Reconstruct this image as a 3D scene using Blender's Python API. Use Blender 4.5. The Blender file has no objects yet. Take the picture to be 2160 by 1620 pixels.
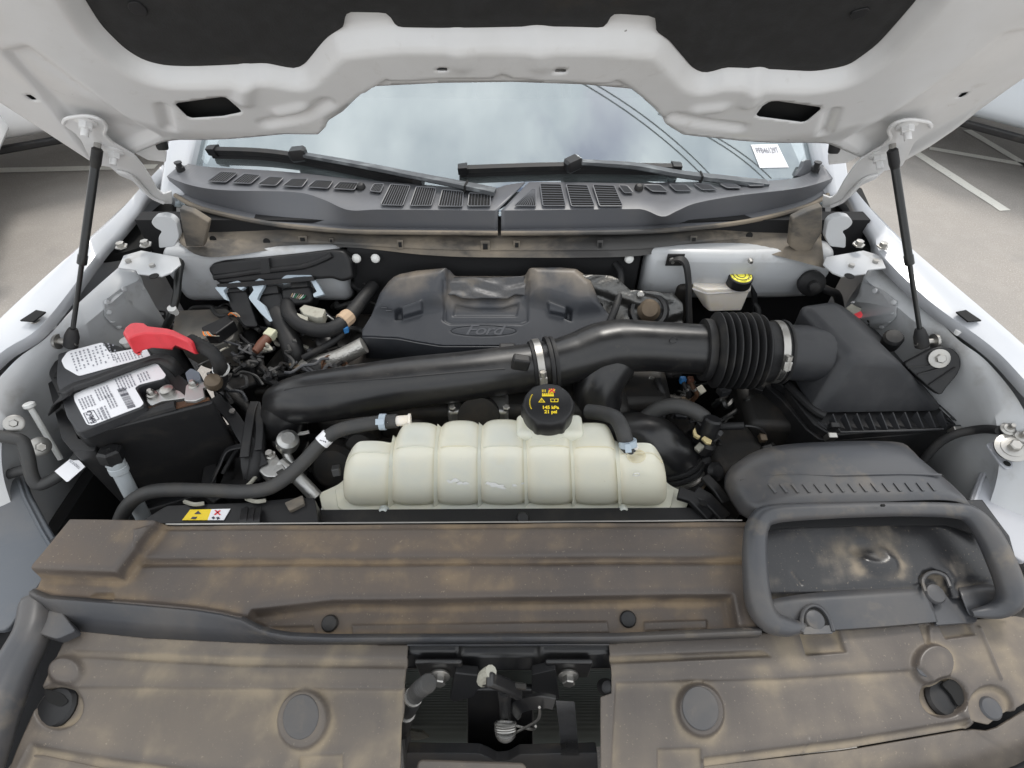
import bpy, bmesh, math, random
import numpy as np
from mathutils import Vector, Matrix
R = math.radians
random.seed(7)
sc = bpy.context.scene
COL = sc.collection

# ---------------------------------------------------------------- camera
FPX, CX, CY = 1150.0, 1080.0, 810.0          # focal length and centre in photograph pixels (2160 wide)
CAM = Vector((0.022, 0.0, 1.95)); PITCH = R(46)
cd = bpy.data.cameras.new('camera'); cam = bpy.data.objects.new('camera', cd); COL.objects.link(cam)
cam.location = CAM; cam.rotation_euler = (R(90) - PITCH, 0, 0)
cd.sensor_width = 36.0; cd.lens = FPX / 2160 * 36.0; cd.clip_start = 0.02; cd.clip_end = 3000
sc.camera = cam

# ---------------------------------------------------------------- sky, sun, exposure
SUN_EL, SUN_AZ = R(60), R(22)                # azimuth clockwise from +Y: sun high behind the truck, so the bonnet shades the bay
w = bpy.data.worlds.new('World'); sc.world = w; w.use_nodes = True
wn, wl = w.node_tree.nodes, w.node_tree.links
bg = wn['Background']; sky = wn.new('ShaderNodeTexSky'); sky.sky_type = 'NISHITA'; sky.sun_disc = False
sky.sun_elevation = SUN_EL; sky.sun_rotation = SUN_AZ; sky.dust_density = 2.0
tc = wn.new('ShaderNodeTexCoord'); nz = wn.new('ShaderNodeTexNoise'); nz.inputs['Scale'].default_value = 3.1
nz.inputs['Detail'].default_value = 7; nz.inputs['Roughness'].default_value = 0.52; nz.inputs['Distortion'].default_value = 0.3
mp = wn.new('ShaderNodeMapping'); mp.inputs['Scale'].default_value = (1.0, 1.0, 2.2); mp.inputs['Location'].default_value = (3.869, -4.025, -3.640)
cr = wn.new('ShaderNodeValToRGB'); cr.color_ramp.elements[0].position = 0.33; cr.color_ramp.elements[1].position = 0.46
cr.color_ramp.elements[0].color = (0, 0, 0, 1); cr.color_ramp.elements[1].color = (1, 1, 1, 1)
n2 = wn.new('ShaderNodeTexNoise'); n2.inputs['Scale'].default_value = 5.0; n2.inputs['Detail'].default_value = 6
cr2 = wn.new('ShaderNodeValToRGB'); cr2.color_ramp.elements[0].position = 0.30; cr2.color_ramp.elements[1].position = 0.68
cr2.color_ramp.elements[0].color = (5.8, 6.2, 6.6, 1); cr2.color_ramp.elements[1].color = (11.5, 11.5, 11.3, 1)
mx = wn.new('ShaderNodeMix'); mx.data_type = 'RGBA'
wl.new(tc.outputs['Generated'], mp.inputs['Vector']); wl.new(mp.outputs['Vector'], nz.inputs['Vector']); wl.new(mp.outputs['Vector'], n2.inputs['Vector'])
wl.new(nz.outputs['Fac'], cr.inputs['Fac']); wl.new(n2.outputs['Fac'], cr2.inputs['Fac'])
wl.new(cr.outputs['Color'], mx.inputs['Factor']); wl.new(sky.outputs['Color'], mx.inputs['A']); wl.new(cr2.outputs['Color'], mx.inputs['B'])
wl.new(mx.outputs['Result'], bg.inputs['Color']); bg.inputs['Strength'].default_value = 0.12
sd = bpy.data.lights.new('sun', 'SUN'); sun = bpy.data.objects.new('sun', sd); COL.objects.link(sun)
sd.energy = 1.5; sd.angle = R(14); sd.color = (1, 0.96, 0.9)
sdir = Vector((math.sin(SUN_AZ) * math.cos(SUN_EL), math.cos(SUN_AZ) * math.cos(SUN_EL), math.sin(SUN_EL)))
sun.rotation_euler = sdir.to_track_quat('Z', 'Y').to_euler(); sun.location = sdir * 30
sc.view_settings.view_transform = 'Standard'; sc.view_settings.look = 'None'
sc.view_settings.exposure = 0.56; sc.view_settings.gamma = 1.0; sc.view_settings.use_curve_mapping = False
sc.render.engine = 'CYCLES'; sc.cycles.max_bounces = 8; sc.cycles.transparent_max_bounces = 10

# ---------------------------------------------------------------- photograph pixel -> point in the place
_c, _s = math.cos(PITCH), math.sin(PITCH)
def ray(px, py):
    u, v = (px - CX) / FPX, (py - CY) / FPX
    return Vector((u, _c - v * _s, -(_s + v * _c)))
def U(px, py, z=None, y=None, x=None, t=None, fr=None, h=0.0):
    d = ray(px, py)
    if fr is not None:
        o = fr.o + fr.n * h; t = (o - CAM).dot(fr.n) / d.dot(fr.n)
    elif z is not None: t = (z - CAM.z) / d.z
    elif y is not None: t = (y - CAM.y) / d.y
    elif x is not None: t = (x - CAM.x) / d.x
    return CAM + d * t
def proj(p):                                    # point in the place -> photograph pixel
    d = Vector(p) - CAM; t = d.y * _c - d.z * _s; return (CX + d.x / t * FPX, CY + (-d.z * _c - d.y * _s) / t * FPX)
def reh(pts, fr, h): return [proj(fr.W(*fr.px(q, h))) for q in pts]   # outline meant for height h above the plane
class Frame:                                  # a plane in the place with its own two axes
    def __init__(s, o, ux, uy):
        s.o = Vector(o); s.ux = Vector(ux).normalized(); s.n = s.ux.cross(Vector(uy)).normalized(); s.uy = s.n.cross(s.ux)
    def W(s, a, b, h=0.0): return s.o + s.ux * a + s.uy * b + s.n * h
    def L(s, p): d = Vector(p) - s.o; return (d.dot(s.ux), d.dot(s.uy))
    def px(s, q, h=0.0): return s.L(U(q[0], q[1], fr=s, h=h))
    def poly(s, pts, h=0.0): return [s.px(q, h) for q in pts]
def frame_z(z, o=(0, 0)): return Frame((o[0], o[1], z), (1, 0, 0), (0, 1, 0))

# ---------------------------------------------------------------- curves and outlines
def crom(pts, n=6, closed=False):
    pts = [Vector(p) for p in pts]; out = []; m = len(pts)
    for i in range(m if closed else m - 1):
        g = (lambda k: pts[k % m]) if closed else (lambda k: pts[min(max(k, 0), m - 1)])
        p0, p1, p2, p3 = g(i - 1), g(i), g(i + 1), g(i + 2)
        for k in range(n):
            t = k / n
            out.append(0.5 * ((2 * p1) + (p2 - p0) * t + (2 * p0 - 5 * p1 + 4 * p2 - p3) * t * t + (3 * p1 - p0 - 3 * p2 + p3) * t ** 3))
    if not closed: out.append(pts[-1].copy())
    return out
def rnd(pts, r, n=4):                         # a polygon with rounded corners
    pts = [Vector(p) for p in pts]; m = len(pts); out = []
    for i in range(m):
        a, b, c = pts[i - 1], pts[i], pts[(i + 1) % m]
        d1, d2 = (a - b), (c - b); l1, l2 = d1.length, d2.length
        k = min(r, l1 * .45, l2 * .45); p, q = b + d1 / max(l1, 1e-9) * k, b + d2 / max(l2, 1e-9) * k
        for j in range(n + 1):
            t = j / n; out.append(p * (1 - t) ** 2 + b * 2 * t * (1 - t) + q * t * t)
    return out
def resamp(pts, n, closed=False):
    pts = [Vector(p) for p in pts]
    if closed: pts = pts + [pts[0]]
    L = [0]
    for i in range(1, len(pts)): L.append(L[-1] + (pts[i] - pts[i - 1]).length)
    out = []; m = n if closed else n - 1; j = 0
    for k in range(n):
        s = L[-1] * k / m
        while j < len(L) - 2 and L[j + 1] < s: j += 1
        t = (s - L[j]) / max(L[j + 1] - L[j], 1e-9); out.append(pts[j].lerp(pts[j + 1], t))
    return out
def ell(c, a, b, n=24, rot=0.0):
    return [(c[0] + a * math.cos(t) * math.cos(rot) - b * math.sin(t) * math.sin(rot), c[1] + a * math.cos(t) * math.sin(rot) + b * math.sin(t) * math.cos(rot)) for t in [2 * math.pi * k / n for k in range(n)]]
def basis(ax):
    ax = Vector(ax).normalized(); u = ax.orthogonal().normalized(); return u, ax.cross(u), ax

WPOS = {}
def empty(name, loc, label, cat, group=None):
    o = bpy.data.objects.new(name, None); COL.objects.link(o); o.location = loc; o.empty_display_size = .05
    WPOS[o.name] = Vector(loc); tag(o, label, cat, group); return o
def tag(o, label=None, cat=None, group=None, kind=None):
    if label: o['label'] = label
    if cat: o['category'] = cat
    if group: o['group'] = group
    if kind: o['kind'] = kind
    return o
def link(name, me, mat, parent=None, ang=35, smooth=True, bev=0, bseg=3, sub=0, solid=0, soff=-1, wn_=False):
    n = len(me.vertices); co = np.empty(n * 3); me.vertices.foreach_get('co', co); co = co.reshape(-1, 3)
    base = Vector(((co[:, 0].min() + co[:, 0].max()) / 2, (co[:, 1].min() + co[:, 1].max()) / 2, co[:, 2].min()))
    co -= np.array(base); me.vertices.foreach_set('co', co.ravel()); me.update()
    if smooth: me.shade_smooth(); me.set_sharp_from_angle(angle=R(ang))
    o = bpy.data.objects.new(name, me); COL.objects.link(o)
    if mat is not None and len(me.materials) == 0: me.materials.append(mat)
    o.location = base - (WPOS[parent.name] if parent else Vector())
    WPOS[o.name] = base
    if parent: o.parent = parent
    if solid: m = o.modifiers.new('s', 'SOLIDIFY'); m.thickness = solid; m.offset = soff; m.use_even_offset = False
    if bev: m = o.modifiers.new('b', 'BEVEL'); m.width = bev; m.segments = bseg; m.limit_method = 'ANGLE'; m.angle_limit = R(30); m.harden_normals = False
    if sub: m = o.modifiers.new('d', 'SUBSURF'); m.levels = sub; m.render_levels = sub
    return o
class G:                                       # collects faces of ONE part
    def __init__(s): s.v = []; s.f = []
    def add(s, v, f):
        b = len(s.v); s.v += [tuple(p) for p in v]; s.f += [tuple(b + i for i in q) for q in f]; return s
    def box(s, c, sz, rot=None):
        c = Vector(c); M_ = rot if rot is not None else Matrix.Identity(3); v = []
        for i in (-1, 1):
            for j in (-1, 1):
                for k in (-1, 1): v.append(c + M_ @ Vector((i * sz[0] / 2, j * sz[1] / 2, k * sz[2] / 2)))
        return s.add(v, [(0, 1, 3, 2), (4, 6, 7, 5), (0, 4, 5, 1), (2, 3, 7, 6), (0, 2, 6, 4), (1, 5, 7, 3)])
    def loft(s, rings, c0=True, c1=True, closed=True):
        n = len(rings[0]); v = [p for r in rings for p in r]; f = []
        for i in range(len(rings) - 1):
            for j in range(n if closed else n - 1):
                a, b = i * n + j, i * n + (j + 1) % n; f.append((a, b, b + n, a + n))
        if c0: f.append(tuple(range(n - 1, -1, -1)))
        if c1: f.append(tuple((len(rings) - 1) * n + j for j in range(n)))
        return s.add(v, f)
    def tube(s, path, r, n=12, closed=False, caps=True, prof=None):
        P = [Vector(p) for p in path]; m = len(P); rings = []
        rr = [r] * m if not hasattr(r, '__len__') else ([r[0] + (r[-1] - r[0]) * i / max(m - 1, 1) for i in range(m)] if len(r) != m else r)
        T = []
        for i in range(m):
            a = P[(i - 1) % m] if (closed or i > 0) else P[i]; b = P[(i + 1) % m] if (closed or i < m - 1) else P[i]
            d = b - a; T.append(d.normalized() if d.length > 1e-9 else (T[-1] if T else Vector((1, 0, 0))))
        u = T[0].orthogonal().normalized() if abs(T[0].z) > .9 else T[0].cross(Vector((0, 0, 1))).normalized()
        for i in range(m):
            u = (u - T[i] * u.dot(T[i])).normalized(); w_ = T[i].cross(u)
            if prof: rings.append([P[i] + (u * q[0] + w_ * q[1]) * rr[i] for q in prof])
            else: rings.append([P[i] + (u * math.cos(2 * math.pi * k / n) + w_ * math.sin(2 * math.pi * k / n)) * rr[i] for k in range(n)])
        if closed: rings.append(rings[0])
        return s.loft(rings, caps and not closed, caps and not closed)
    def lathe(s, prof, o, ax=(0, 0, 1), n=24, caps=True):
        u, w_, a = basis(ax); o = Vector(o)
        return s.loft([[o + a * h + (u * math.cos(2 * math.pi * k / n) + w_ * math.sin(2 * math.pi * k / n)) * r for k in range(n)] for r, h in prof], caps, caps)
    def prism(s, pts, ext):
        pts = [Vector(p) for p in pts]; e = Vector(ext); return s.loft([pts, [p + e for p in pts]])
    def grid(s, rows):                          # an open sheet through rows of points
        return s.loft(rows, False, False, closed=False)
    def build(s, name, mat, parent=None, **k):
        me = bpy.data.meshes.new(name); me.from_pydata(s.v, [], s.f); me.validate()
        bm = bmesh.new(); bm.from_mesh(me)
        if k.pop('weld', False): bmesh.ops.remove_doubles(bm, verts=bm.verts, dist=1e-5)
        if not k.pop('keepn', False): bmesh.ops.recalc_face_normals(bm, faces=bm.faces)
        bm.to_mesh(me); bm.free()
        return link(name, me, mat, parent, **k)
def pxprism(pts, fr, h0, h1, r=0, n=4):         # outline on a plane of the place, given real thickness
    q = [Vector((a, b, 0)) for a, b in fr.poly(pts, h1)]
    if r: q = rnd(q, r, n)
    return G().prism([fr.W(p.x, p.y, h0) for p in q], fr.n * (h1 - h0))
def strip(rows, n=40, sm=True):                 # rows of (px, py, z): sheet through them
    out = []
    for r_ in rows:
        p = [U(a, b, z=c) for a, b, c in r_]
        out.append(resamp(crom(p, 6) if sm else p, n))
    return G().grid(out)
def strip3(rows, n=40, sm=True):
    return G().grid([resamp(crom([Vector(p) for p in r_], 6) if sm else [Vector(p) for p in r_], n) for r_ in rows])

# ---------------------------------------------------------------- pressed panels: outline + relief
def sdist(P, poly):                             # signed distance, negative inside
    poly = np.asarray(poly, float); d = np.full(len(P), 1e9); ins = np.zeros(len(P), bool); near = np.zeros_like(P)
    for i in range(len(poly)):
        a, b = poly[i - 1], poly[i]; e = b - a; L = max(e @ e, 1e-12)
        t = np.clip(((P - a) @ e) / L, 0, 1); q = a + t[:, None] * e; dd = np.hypot(*(P - q).T)
        m = dd < d; d[m] = dd[m]; near[m] = q[m]
        c = ((a[1] > P[:, 1]) != (b[1] > P[:, 1])); xx = a[0] + (P[:, 1] - a[1]) / (b[1] - a[1] if b[1] != a[1] else 1e-12) * e[0]
        ins ^= c & (P[:, 0] < xx)
    return np.where(ins, -d, d), near
def pdist(P, path):
    path = np.asarray(path, float); d = np.full(len(P), 1e9)
    for i in range(1, len(path)):
        a, b = path[i - 1], path[i]; e = b - a; t = np.clip(((P - a) @ e) / max(e @ e, 1e-12), 0, 1)
        d = np.minimum(d, np.hypot(*(P - a - t[:, None] * e).T))
    return d
def sst(x): x = np.clip(x, 0, 1); return x * x * (3 - 2 * x)
def relief(name, fr, outline, feats, mat, parent=None, res=.006, holes=(), thick=.003, base=None, px=True, ang=85):
    """feats: ('pad', poly, height, soft) | ('ridge', path, height, width) — px coordinates on the frame"""
    cv = (lambda q: fr.poly(q)) if px else (lambda q: q)
    OL = np.array(cv(outline)); lo, hi = OL.min(0), OL.max(0)
    nx, ny = int((hi[0] - lo[0]) / res) + 2, int((hi[1] - lo[1]) / res) + 2
    gx, gy = np.linspace(lo[0], hi[0], nx), np.linspace(lo[1], hi[1], ny)
    X, Y = np.meshgrid(gx, gy); P = np.stack([X.ravel(), Y.ravel()], 1)
    cxm, cym = np.meshgrid((gx[1:] + gx[:-1]) / 2, (gy[1:] + gy[:-1]) / 2); C = np.stack([cxm.ravel(), cym.ravel()], 1)
    H = [np.array(cv(h)) for h in holes]
    keep = sdist(C, OL)[0] < 0
    for h in H: keep &= sdist(C, h)[0] > 0
    faces = []; used = np.zeros(len(P), int); K = keep.reshape(ny - 1, nx - 1)
    J, I = np.nonzero(K); q0 = J * nx + I; FA = np.stack([q0, q0 + 1, q0 + nx + 1, q0 + nx], 1)
    np.add.at(used, FA.ravel(), 1)
    bnd = (used > 0) & (used < 4); idx = np.where(bnd)[0]
    if len(idx):
        best = np.full(len(idx), 1e9); tgt = P[idx].copy()
        for pl in [OL] + H:
            sd_, nr = sdist(P[idx], pl); m = np.abs(sd_) < best; best[m] = np.abs(sd_)[m]; tgt[m] = nr[m]
        mv = best < res * 1.3; P[idx[mv]] = tgt[mv]
    Z = np.zeros(len(P))
    if base is not None: Z += base(P)
    for ft in feats:
        if ft[0] == 'pad': Z += ft[2] * sst(.5 - sdist(P, cv(ft[1]))[0] / max(ft[3], 1e-4))
        elif ft[0] == 'ridge': Z += ft[2] * sst(1 - pdist(P, cv(ft[1])) / ft[3])
        elif ft[0] == 'fn': Z += ft[1](P)
    Zg = Z.reshape(ny, nx); kk = max(2, int(.014 / res)); cs = np.pad(Zg, kk + 1, mode='edge').cumsum(0).cumsum(1); w2_ = 2 * kk + 1
    bl = (cs[w2_:, w2_:] - cs[:-w2_, w2_:] - cs[w2_:, :-w2_] + cs[:-w2_, :-w2_])[:ny, :nx] / w2_ ** 2
    cav = np.clip((bl - Zg) / .004, -1, 1).ravel()
    mp_ = -np.ones(len(P), int); ui = np.where(used > 0)[0]; mp_[ui] = np.arange(len(ui))
    o, ux, uy, n_ = (np.array(q) for q in (fr.o, fr.ux, fr.uy, fr.n))
    V = o + P[ui, :1] * ux + P[ui, 1:] * uy + Z[ui, None] * n_
    me = bpy.data.meshes.new(name); me.from_pydata(V.tolist(), [], mp_[FA].tolist())
    me.attributes.new('cav', 'FLOAT', 'POINT').data.foreach_set('value', cav[ui].astype(np.float32))
    return link(name, me, mat, parent, ang=ang, solid=thick, soff=-1)

from mathutils.bvhtree import BVHTree
def bvh(g): return BVHTree.FromPolygons([Vector(p) for p in g.v], g.f)
def UB(px, py, tree, off=0.0, alt=1.2):           # point under a pixel on a surface already built
    d = ray(px, py).normalized(); h = tree.ray_cast(CAM, d)
    if h[0] is None: return U(px, py, z=alt)
    n = h[1] if h[1].dot(d) < 0 else -h[1]; return h[0] + n * off
def quadW(q, lift):                              # (u, v) in 0..1 over a quad given as four points, v upwards from the last edge
    n = (q[1] - q[0]).cross(q[3] - q[0]).normalized(); n = n if n.dot(CAM - q[0]) > 0 else -n
    return lambda u, v: (q[3].lerp(q[2], u)).lerp(q[0].lerp(q[1], u), v) + n * lift

# ---------------------------------------------------------------- lettering
def text(s, size=1.0, bold=0.0, spacing=1.0, shear=0.0):
    c = bpy.data.curves.new('t', 'FONT'); c.body = s; c.size = size; c.align_x = 'CENTER'; c.align_y = 'CENTER'; c.offset = bold; c.space_character = spacing; c.shear = shear
    c.resolution_u = 3
    o = bpy.data.objects.new('t', c); COL.objects.link(o); dg = bpy.context.evaluated_depsgraph_get()
    me = bpy.data.meshes.new_from_object(o.evaluated_get(dg)); v = [tuple(p.co) for p in me.vertices]; f = [tuple(p.vertices) for p in me.polygons]
    bpy.data.objects.remove(o); bpy.data.curves.remove(c); bpy.data.meshes.remove(me); return v, f
def letters(g, s, size, W, **k):                # W(a, b) -> world point
    v, f = text(s, size, **k); g.add([W(p[0], p[1]) for p in v], f); return g

# ---------------------------------------------------------------- materials
def M(name, col, rough=.5, metal=0.0, layers=(), bump=0.0, bscale=200.0, coat=0.0, spec=.5, rvar=0.0, sss=0.0, trans=0.0, stretch=(1, 1, 1), bdist=.001, sheen=0):
    """layers: (colour, noise scale, from, to, strength, roughness or None)"""
    m = bpy.data.materials.new(name); m.use_nodes = True; t = m.node_tree; N, L = t.nodes, t.links
    b = N['Principled BSDF']; g = N.new('ShaderNodeNewGeometry'); mp = N.new('ShaderNodeMapping'); mp.inputs['Scale'].default_value = stretch
    L.new(g.outputs['Position'], mp.inputs['Vector'])
    b.inputs['Base Color'].default_value = (*col, 1); b.inputs['Roughness'].default_value = rough; b.inputs['Metallic'].default_value = metal
    b.inputs['Specular IOR Level'].default_value = spec; b.inputs['Coat Weight'].default_value = coat; b.inputs['Coat Roughness'].default_value = .12
    if sheen: b.inputs['Sheen Weight'].default_value = sheen
    if sss:
        b.inputs['Subsurface Weight'].default_value = sss; b.inputs['Subsurface Radius'].default_value = (.03, .028, .02); b.inputs['Subsurface Scale'].default_value = .6
    if trans: b.inputs['Transmission Weight'].default_value = trans
    last = None; lr = None
    for (c, s, lo, hi, st, rg) in layers:
        nz = N.new('ShaderNodeTexNoise'); nz.inputs['Scale'].default_value = s; nz.inputs['Detail'].default_value = 8; nz.inputs['Roughness'].default_value = .6
        nz.inputs['Distortion'].default_value = .25
        L.new(mp.outputs['Vector'], nz.inputs['Vector'])
        mr = N.new('ShaderNodeMapRange'); mr.inputs['From Min'].default_value = lo; mr.inputs['From Max'].default_value = hi; mr.inputs['To Max'].default_value = st
        L.new(nz.outputs['Fac'], mr.inputs['Value'])
        mx = N.new('ShaderNodeMix'); mx.data_type = 'RGBA'; L.new(mr.outputs['Result'], mx.inputs['Factor']); mx.inputs['B'].default_value = (*c, 1)
        if last: L.new(last, mx.inputs['A'])
        else: mx.inputs['A'].default_value = (*col, 1)
        last = mx.outputs['Result']
        if rg is not None:
            m2 = N.new('ShaderNodeMix'); m2.data_type = 'FLOAT'; L.new(mr.outputs['Result'], m2.inputs['Factor']); m2.inputs['B'].default_value = rg
            if lr: L.new(lr, m2.inputs['A'])
            else: m2.inputs['A'].default_value = rough
            lr = m2.outputs['Result']
    if last: L.new(last, b.inputs['Base Color'])
    if lr: L.new(lr, b.inputs['Roughness'])
    if bump:
        nb = N.new('ShaderNodeTexNoise'); nb.inputs['Scale'].default_value = bscale; nb.inputs['Detail'].default_value = 4; L.new(g.outputs['Position'], nb.inputs['Vector'])
        bp = N.new('ShaderNodeBump'); bp.inputs['Strength'].default_value = bump; bp.inputs['Distance'].default_value = bdist
        L.new(nb.outputs['Fac'], bp.inputs['Height']); L.new(bp.outputs['Normal'], b.inputs['Normal'])
    return m
DUST = (.30, .235, .165); DUST2 = (.20, .165, .13)
m_asph = M('asphalt', (.315, .29, .265), .9, layers=[((.55, .51, .465), 140, .54, .66, .8, None), ((.20, .19, .18), 110, .58, .68, .7, None), ((.25, .235, .22), 2.2, .62, .72, .5, None), ((.28, .265, .25), 1.3, .4, .65, .5, None), ((.38, .355, .33), 7, .5, .7, .4, None)], bump=.7, bscale=420, bdist=.004)
m_line = M('road_paint', (.72, .70, .64), .7, layers=[((.3, .29, .27), 55, .55, .75, .6, None)], bump=.3, bscale=300)
m_white = M('white_paint', (.47, .485, .515), .20, coat=.6, layers=[((.60, .59, .56), 9, .5, .8, .35, .4)])
m_under = M('white_primer_paint', (.70, .70, .70), .30, coat=.25, layers=[((.54, .525, .50), 6, .45, .75, .40, .5), ((.42, .39, .35), 34, .62, .8, .35, .6), ((.10, .08, .07), 95, .735, .75, .8, .8)], bump=.05, bscale=60)
m_apron = M('dirty_white_paint', (.44, .452, .465), .32, coat=.2, layers=[((.36, .35, .335), 5, .45, .7, .5, .55), ((.20, .18, .155), 13, .56, .76, .6, .7), ((.09, .08, .07), 120, .72, .75, .7, .8)], bump=.06, bscale=50)
m_insul = M('insulator_felt', (.018, .018, .018), .9, layers=[((.06, .045, .03), 7, .58, .74, .6, None), ((.03, .03, .032), 40, .4, .7, .6, None)], bump=.5, bscale=350)
m_black = M('black_plastic', (.014, .014, .015), .46, spec=.38, layers=[((.07, .06, .05), 14, .52, .75, .35, .7)], bump=.15, bscale=500, bdist=.0006)
m_blackc = M('clean_black_plastic', (.011, .011, .012), .42, spec=.38, layers=[((.035, .033, .032), 20, .5, .7, .4, .55)], bump=.12, bscale=700, bdist=.0005)
m_gloss = M('gloss_black_tube', (.011, .011, .012), .29, layers=[((.026, .025, .024), 14, .45, .68, .6, .46), ((.075, .066, .055), 45, .62, .78, .5, .65), ((.12, .105, .085), 300, .68, .76, .4, .7)], spec=.55)
m_box = M('grey_black_plastic', (.026, .027, .030), .46, spec=.42, layers=[((.05, .05, .052), 25, .45, .7, .5, .6)], bump=.25, bscale=900, bdist=.0004)
m_rubber = M('black_rubber', (.013, .013, .014), .58, spec=.4, layers=[((.055, .05, .043), 22, .5, .75, .5, .8)], bump=.1, bscale=300)
m_hose = M('grey_rubber_hose', (.034, .034, .034), .55, layers=[((.08, .07, .058), 18, .5, .75, .4, .75)], bump=.12, bscale=400)
m_foam = M('black_foam', (.010, .010, .011), .95, bump=.3, bscale=200)
m_dark = M('dark_engine_metal', (.018, .017, .016), .6, metal=.3, layers=[((.06, .045, .032), 20, .5, .72, .5, .8)], bump=.3, bscale=120)
def dust_mat(name, clean, d1, d2, lo, hi, sc=4.0, seed=0.0, rough=.36):
    """moulded plastic under road dust: dust settles in hollows, is wiped off raised edges, drips and smears in between"""
    m = bpy.data.materials.new(name); m.use_nodes = True; N, L = m.node_tree.nodes, m.node_tree.links; b = N['Principled BSDF']
    g = N.new('ShaderNodeNewGeometry'); at = N.new('ShaderNodeAttribute'); at.attribute_name = 'cav'
    def noise(scale, st=(1, 1, 1), det=8, dist=.25, rgh=.52):
        mp = N.new('ShaderNodeMapping'); mp.inputs['Scale'].default_value = st; mp.inputs['Location'].default_value = (seed, seed * 1.7, seed * .6); L.new(g.outputs['Position'], mp.inputs['Vector'])
        n = N.new('ShaderNodeTexNoise'); n.inputs['Scale'].default_value = scale; n.inputs['Detail'].default_value = det; n.inputs['Distortion'].default_value = dist; n.inputs['Roughness'].default_value = rgh
        L.new(mp.outputs[0], n.inputs['Vector']); return n.outputs['Fac']
    def math_(op, a, c):
        n = N.new('ShaderNodeMath'); n.operation = op
        for k, v in ((0, a), (1, c)):
            if isinstance(v, (int, float)): n.inputs[k].default_value = v
            else: L.new(v, n.inputs[k])
        return n.outputs[0]
    def rng(v, a, c, t0=0.0, t1=1.0):
        n = N.new('ShaderNodeMapRange'); n.interpolation_type = 'SMOOTHSTEP'; n.inputs['From Min'].default_value = a; n.inputs['From Max'].default_value = c; n.inputs['To Min'].default_value = t0; n.inputs['To Max'].default_value = t1; L.new(v, n.inputs['Value']); return n.outputs[0]
    def mix(f, a, c):
        n = N.new('ShaderNodeMix'); n.data_type = 'RGBA'; L.new(f, n.inputs['Factor'])
        for k, v in (('A', a), ('B', c)):
            if isinstance(v, tuple): n.inputs[k].default_value = (*v, 1)
            else: L.new(v, n.inputs[k])
        return n.outputs['Result']
    n1, n2, n3, n4 = noise(sc), noise(sc * 4.2), noise(sc * 2.2, (3.2, .55, 1), 6, .9), noise(260, det=3, dist=0)
    f = math_('ADD', math_('ADD', math_('MULTIPLY', n1, 1.15), math_('MULTIPLY', n2, .26)), math_('ADD', math_('MULTIPLY', n3, .22), math_('MULTIPLY', at.outputs['Fac'], .15)))
    F = rng(f, lo, hi); F2 = rng(math_('ADD', n2, math_('MULTIPLY', at.outputs['Fac'], .13)), .44, .74)
    sp = rng(n4, .64, .76, 0, .38); col = mix(sp, mix(F, clean, mix(F2, d1, d2)), (.36, .30, .22))
    L.new(col, b.inputs['Base Color'])
    r_ = rng(f, lo, hi, rough, .86); L.new(r_, b.inputs['Roughness']); b.inputs['Specular IOR Level'].default_value = .5
    bp = N.new('ShaderNodeBump'); bp.inputs['Strength'].default_value = .22; bp.inputs['Distance'].default_value = .0008; L.new(noise(330, det=4, dist=0), bp.inputs['Height']); L.new(bp.outputs[0], b.inputs['Normal']); return m
m_shield = dust_mat('dusty_shield_plastic', (.080, .068, .060), (.158, .133, .108), (.255, .210, .150), .58, 1.06, 3.0, 2.0, .36)
m_shield2 = dust_mat('dusty_rear_shield_plastic', (.064, .052, .045), (.118, .092, .072), (.205, .152, .098), .58, 1.06, 3.4, 5.0, .36)
m_duct = M('dusty_duct_plastic', (.052, .054, .060), .33, layers=[((.105, .094, .084), 6, .44, .66, .65, .5), ((.20, .165, .12), 15, .56, .75, .5, .85)], bump=.12, bscale=400, bdist=.0005)
m_ductin = dust_mat('dirty_duct_floor', (.022, .022, .024), (.10, .088, .075), (.24, .20, .15), .80, 1.02, 4.2, 9.0, .28)
m_cowl = M('grey_cowl_plastic', (.105, .108, .118), .42, layers=[((.14, .135, .13), 8, .5, .75, .35, .6)], bump=.2, bscale=800, bdist=.0004)
m_beam = M('dusty_support_beam', (.060, .058, .056), .65, layers=[((.26, .215, .16), 7, .42, .62, .75, .9), ((.03, .028, .027), 12, .56, .66, .7, .6)], bump=.25, bscale=150, stretch=(.6, 1, 1.4))
m_cover = M('engine_cover_plastic', (.031, .034, .041), .48, layers=[((.060, .061, .066), 6, .5, .7, .4, .6)], bump=.2, bscale=900, bdist=.0004)
m_coverd = M('engine_cover_dusty', (.052, .052, .056), .5, layers=[((.23, .19, .145), 10, .46, .64, .75, .9)], bump=.25, bscale=300, stretch=(1, 1, 1))
m_foil = M('aluminium_foil', (.13, .13, .128), .38, metal=.85, layers=[((.12, .105, .085), 14, .45, .7, .6, .6)], bump=.9, bscale=34, bdist=.006)
m_wrap = M('silver_heat_wrap', (.5, .49, .46), .35, metal=.8, layers=[((.22, .19, .15), 30, .5, .7, .5, .6)], bump=.8, bscale=260, bdist=.002)
m_milk = M('milky_plastic', (.62, .62, .535), .28, layers=[((.52, .575, .575), 7, .42, .62, .75, None), ((.66, .57, .36), 6, .58, .78, .5, None)], sss=.22, bump=.03, bscale=30, coat=.1)
m_milk2 = M('stained_milky_plastic', (.80, .74, .66), .34, layers=[((.74, .62, .48), 18, .5, .75, .6, None)], sss=.6)
m_milkd = M('amber_stained_plastic', (.80, .70, .42), .34, sss=.6)
m_steel = M('zinc_steel', (.40, .39, .37), .34, metal=.9, layers=[((.36, .33, .28), 60, .5, .75, .5, .55)], bump=.1, bscale=300)
m_alu = M('cast_aluminium', (.48, .48, .47), .38, metal=.85, layers=[((.22, .20, .17), 30, .5, .72, .6, .65)], bump=.25, bscale=160)
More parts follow.
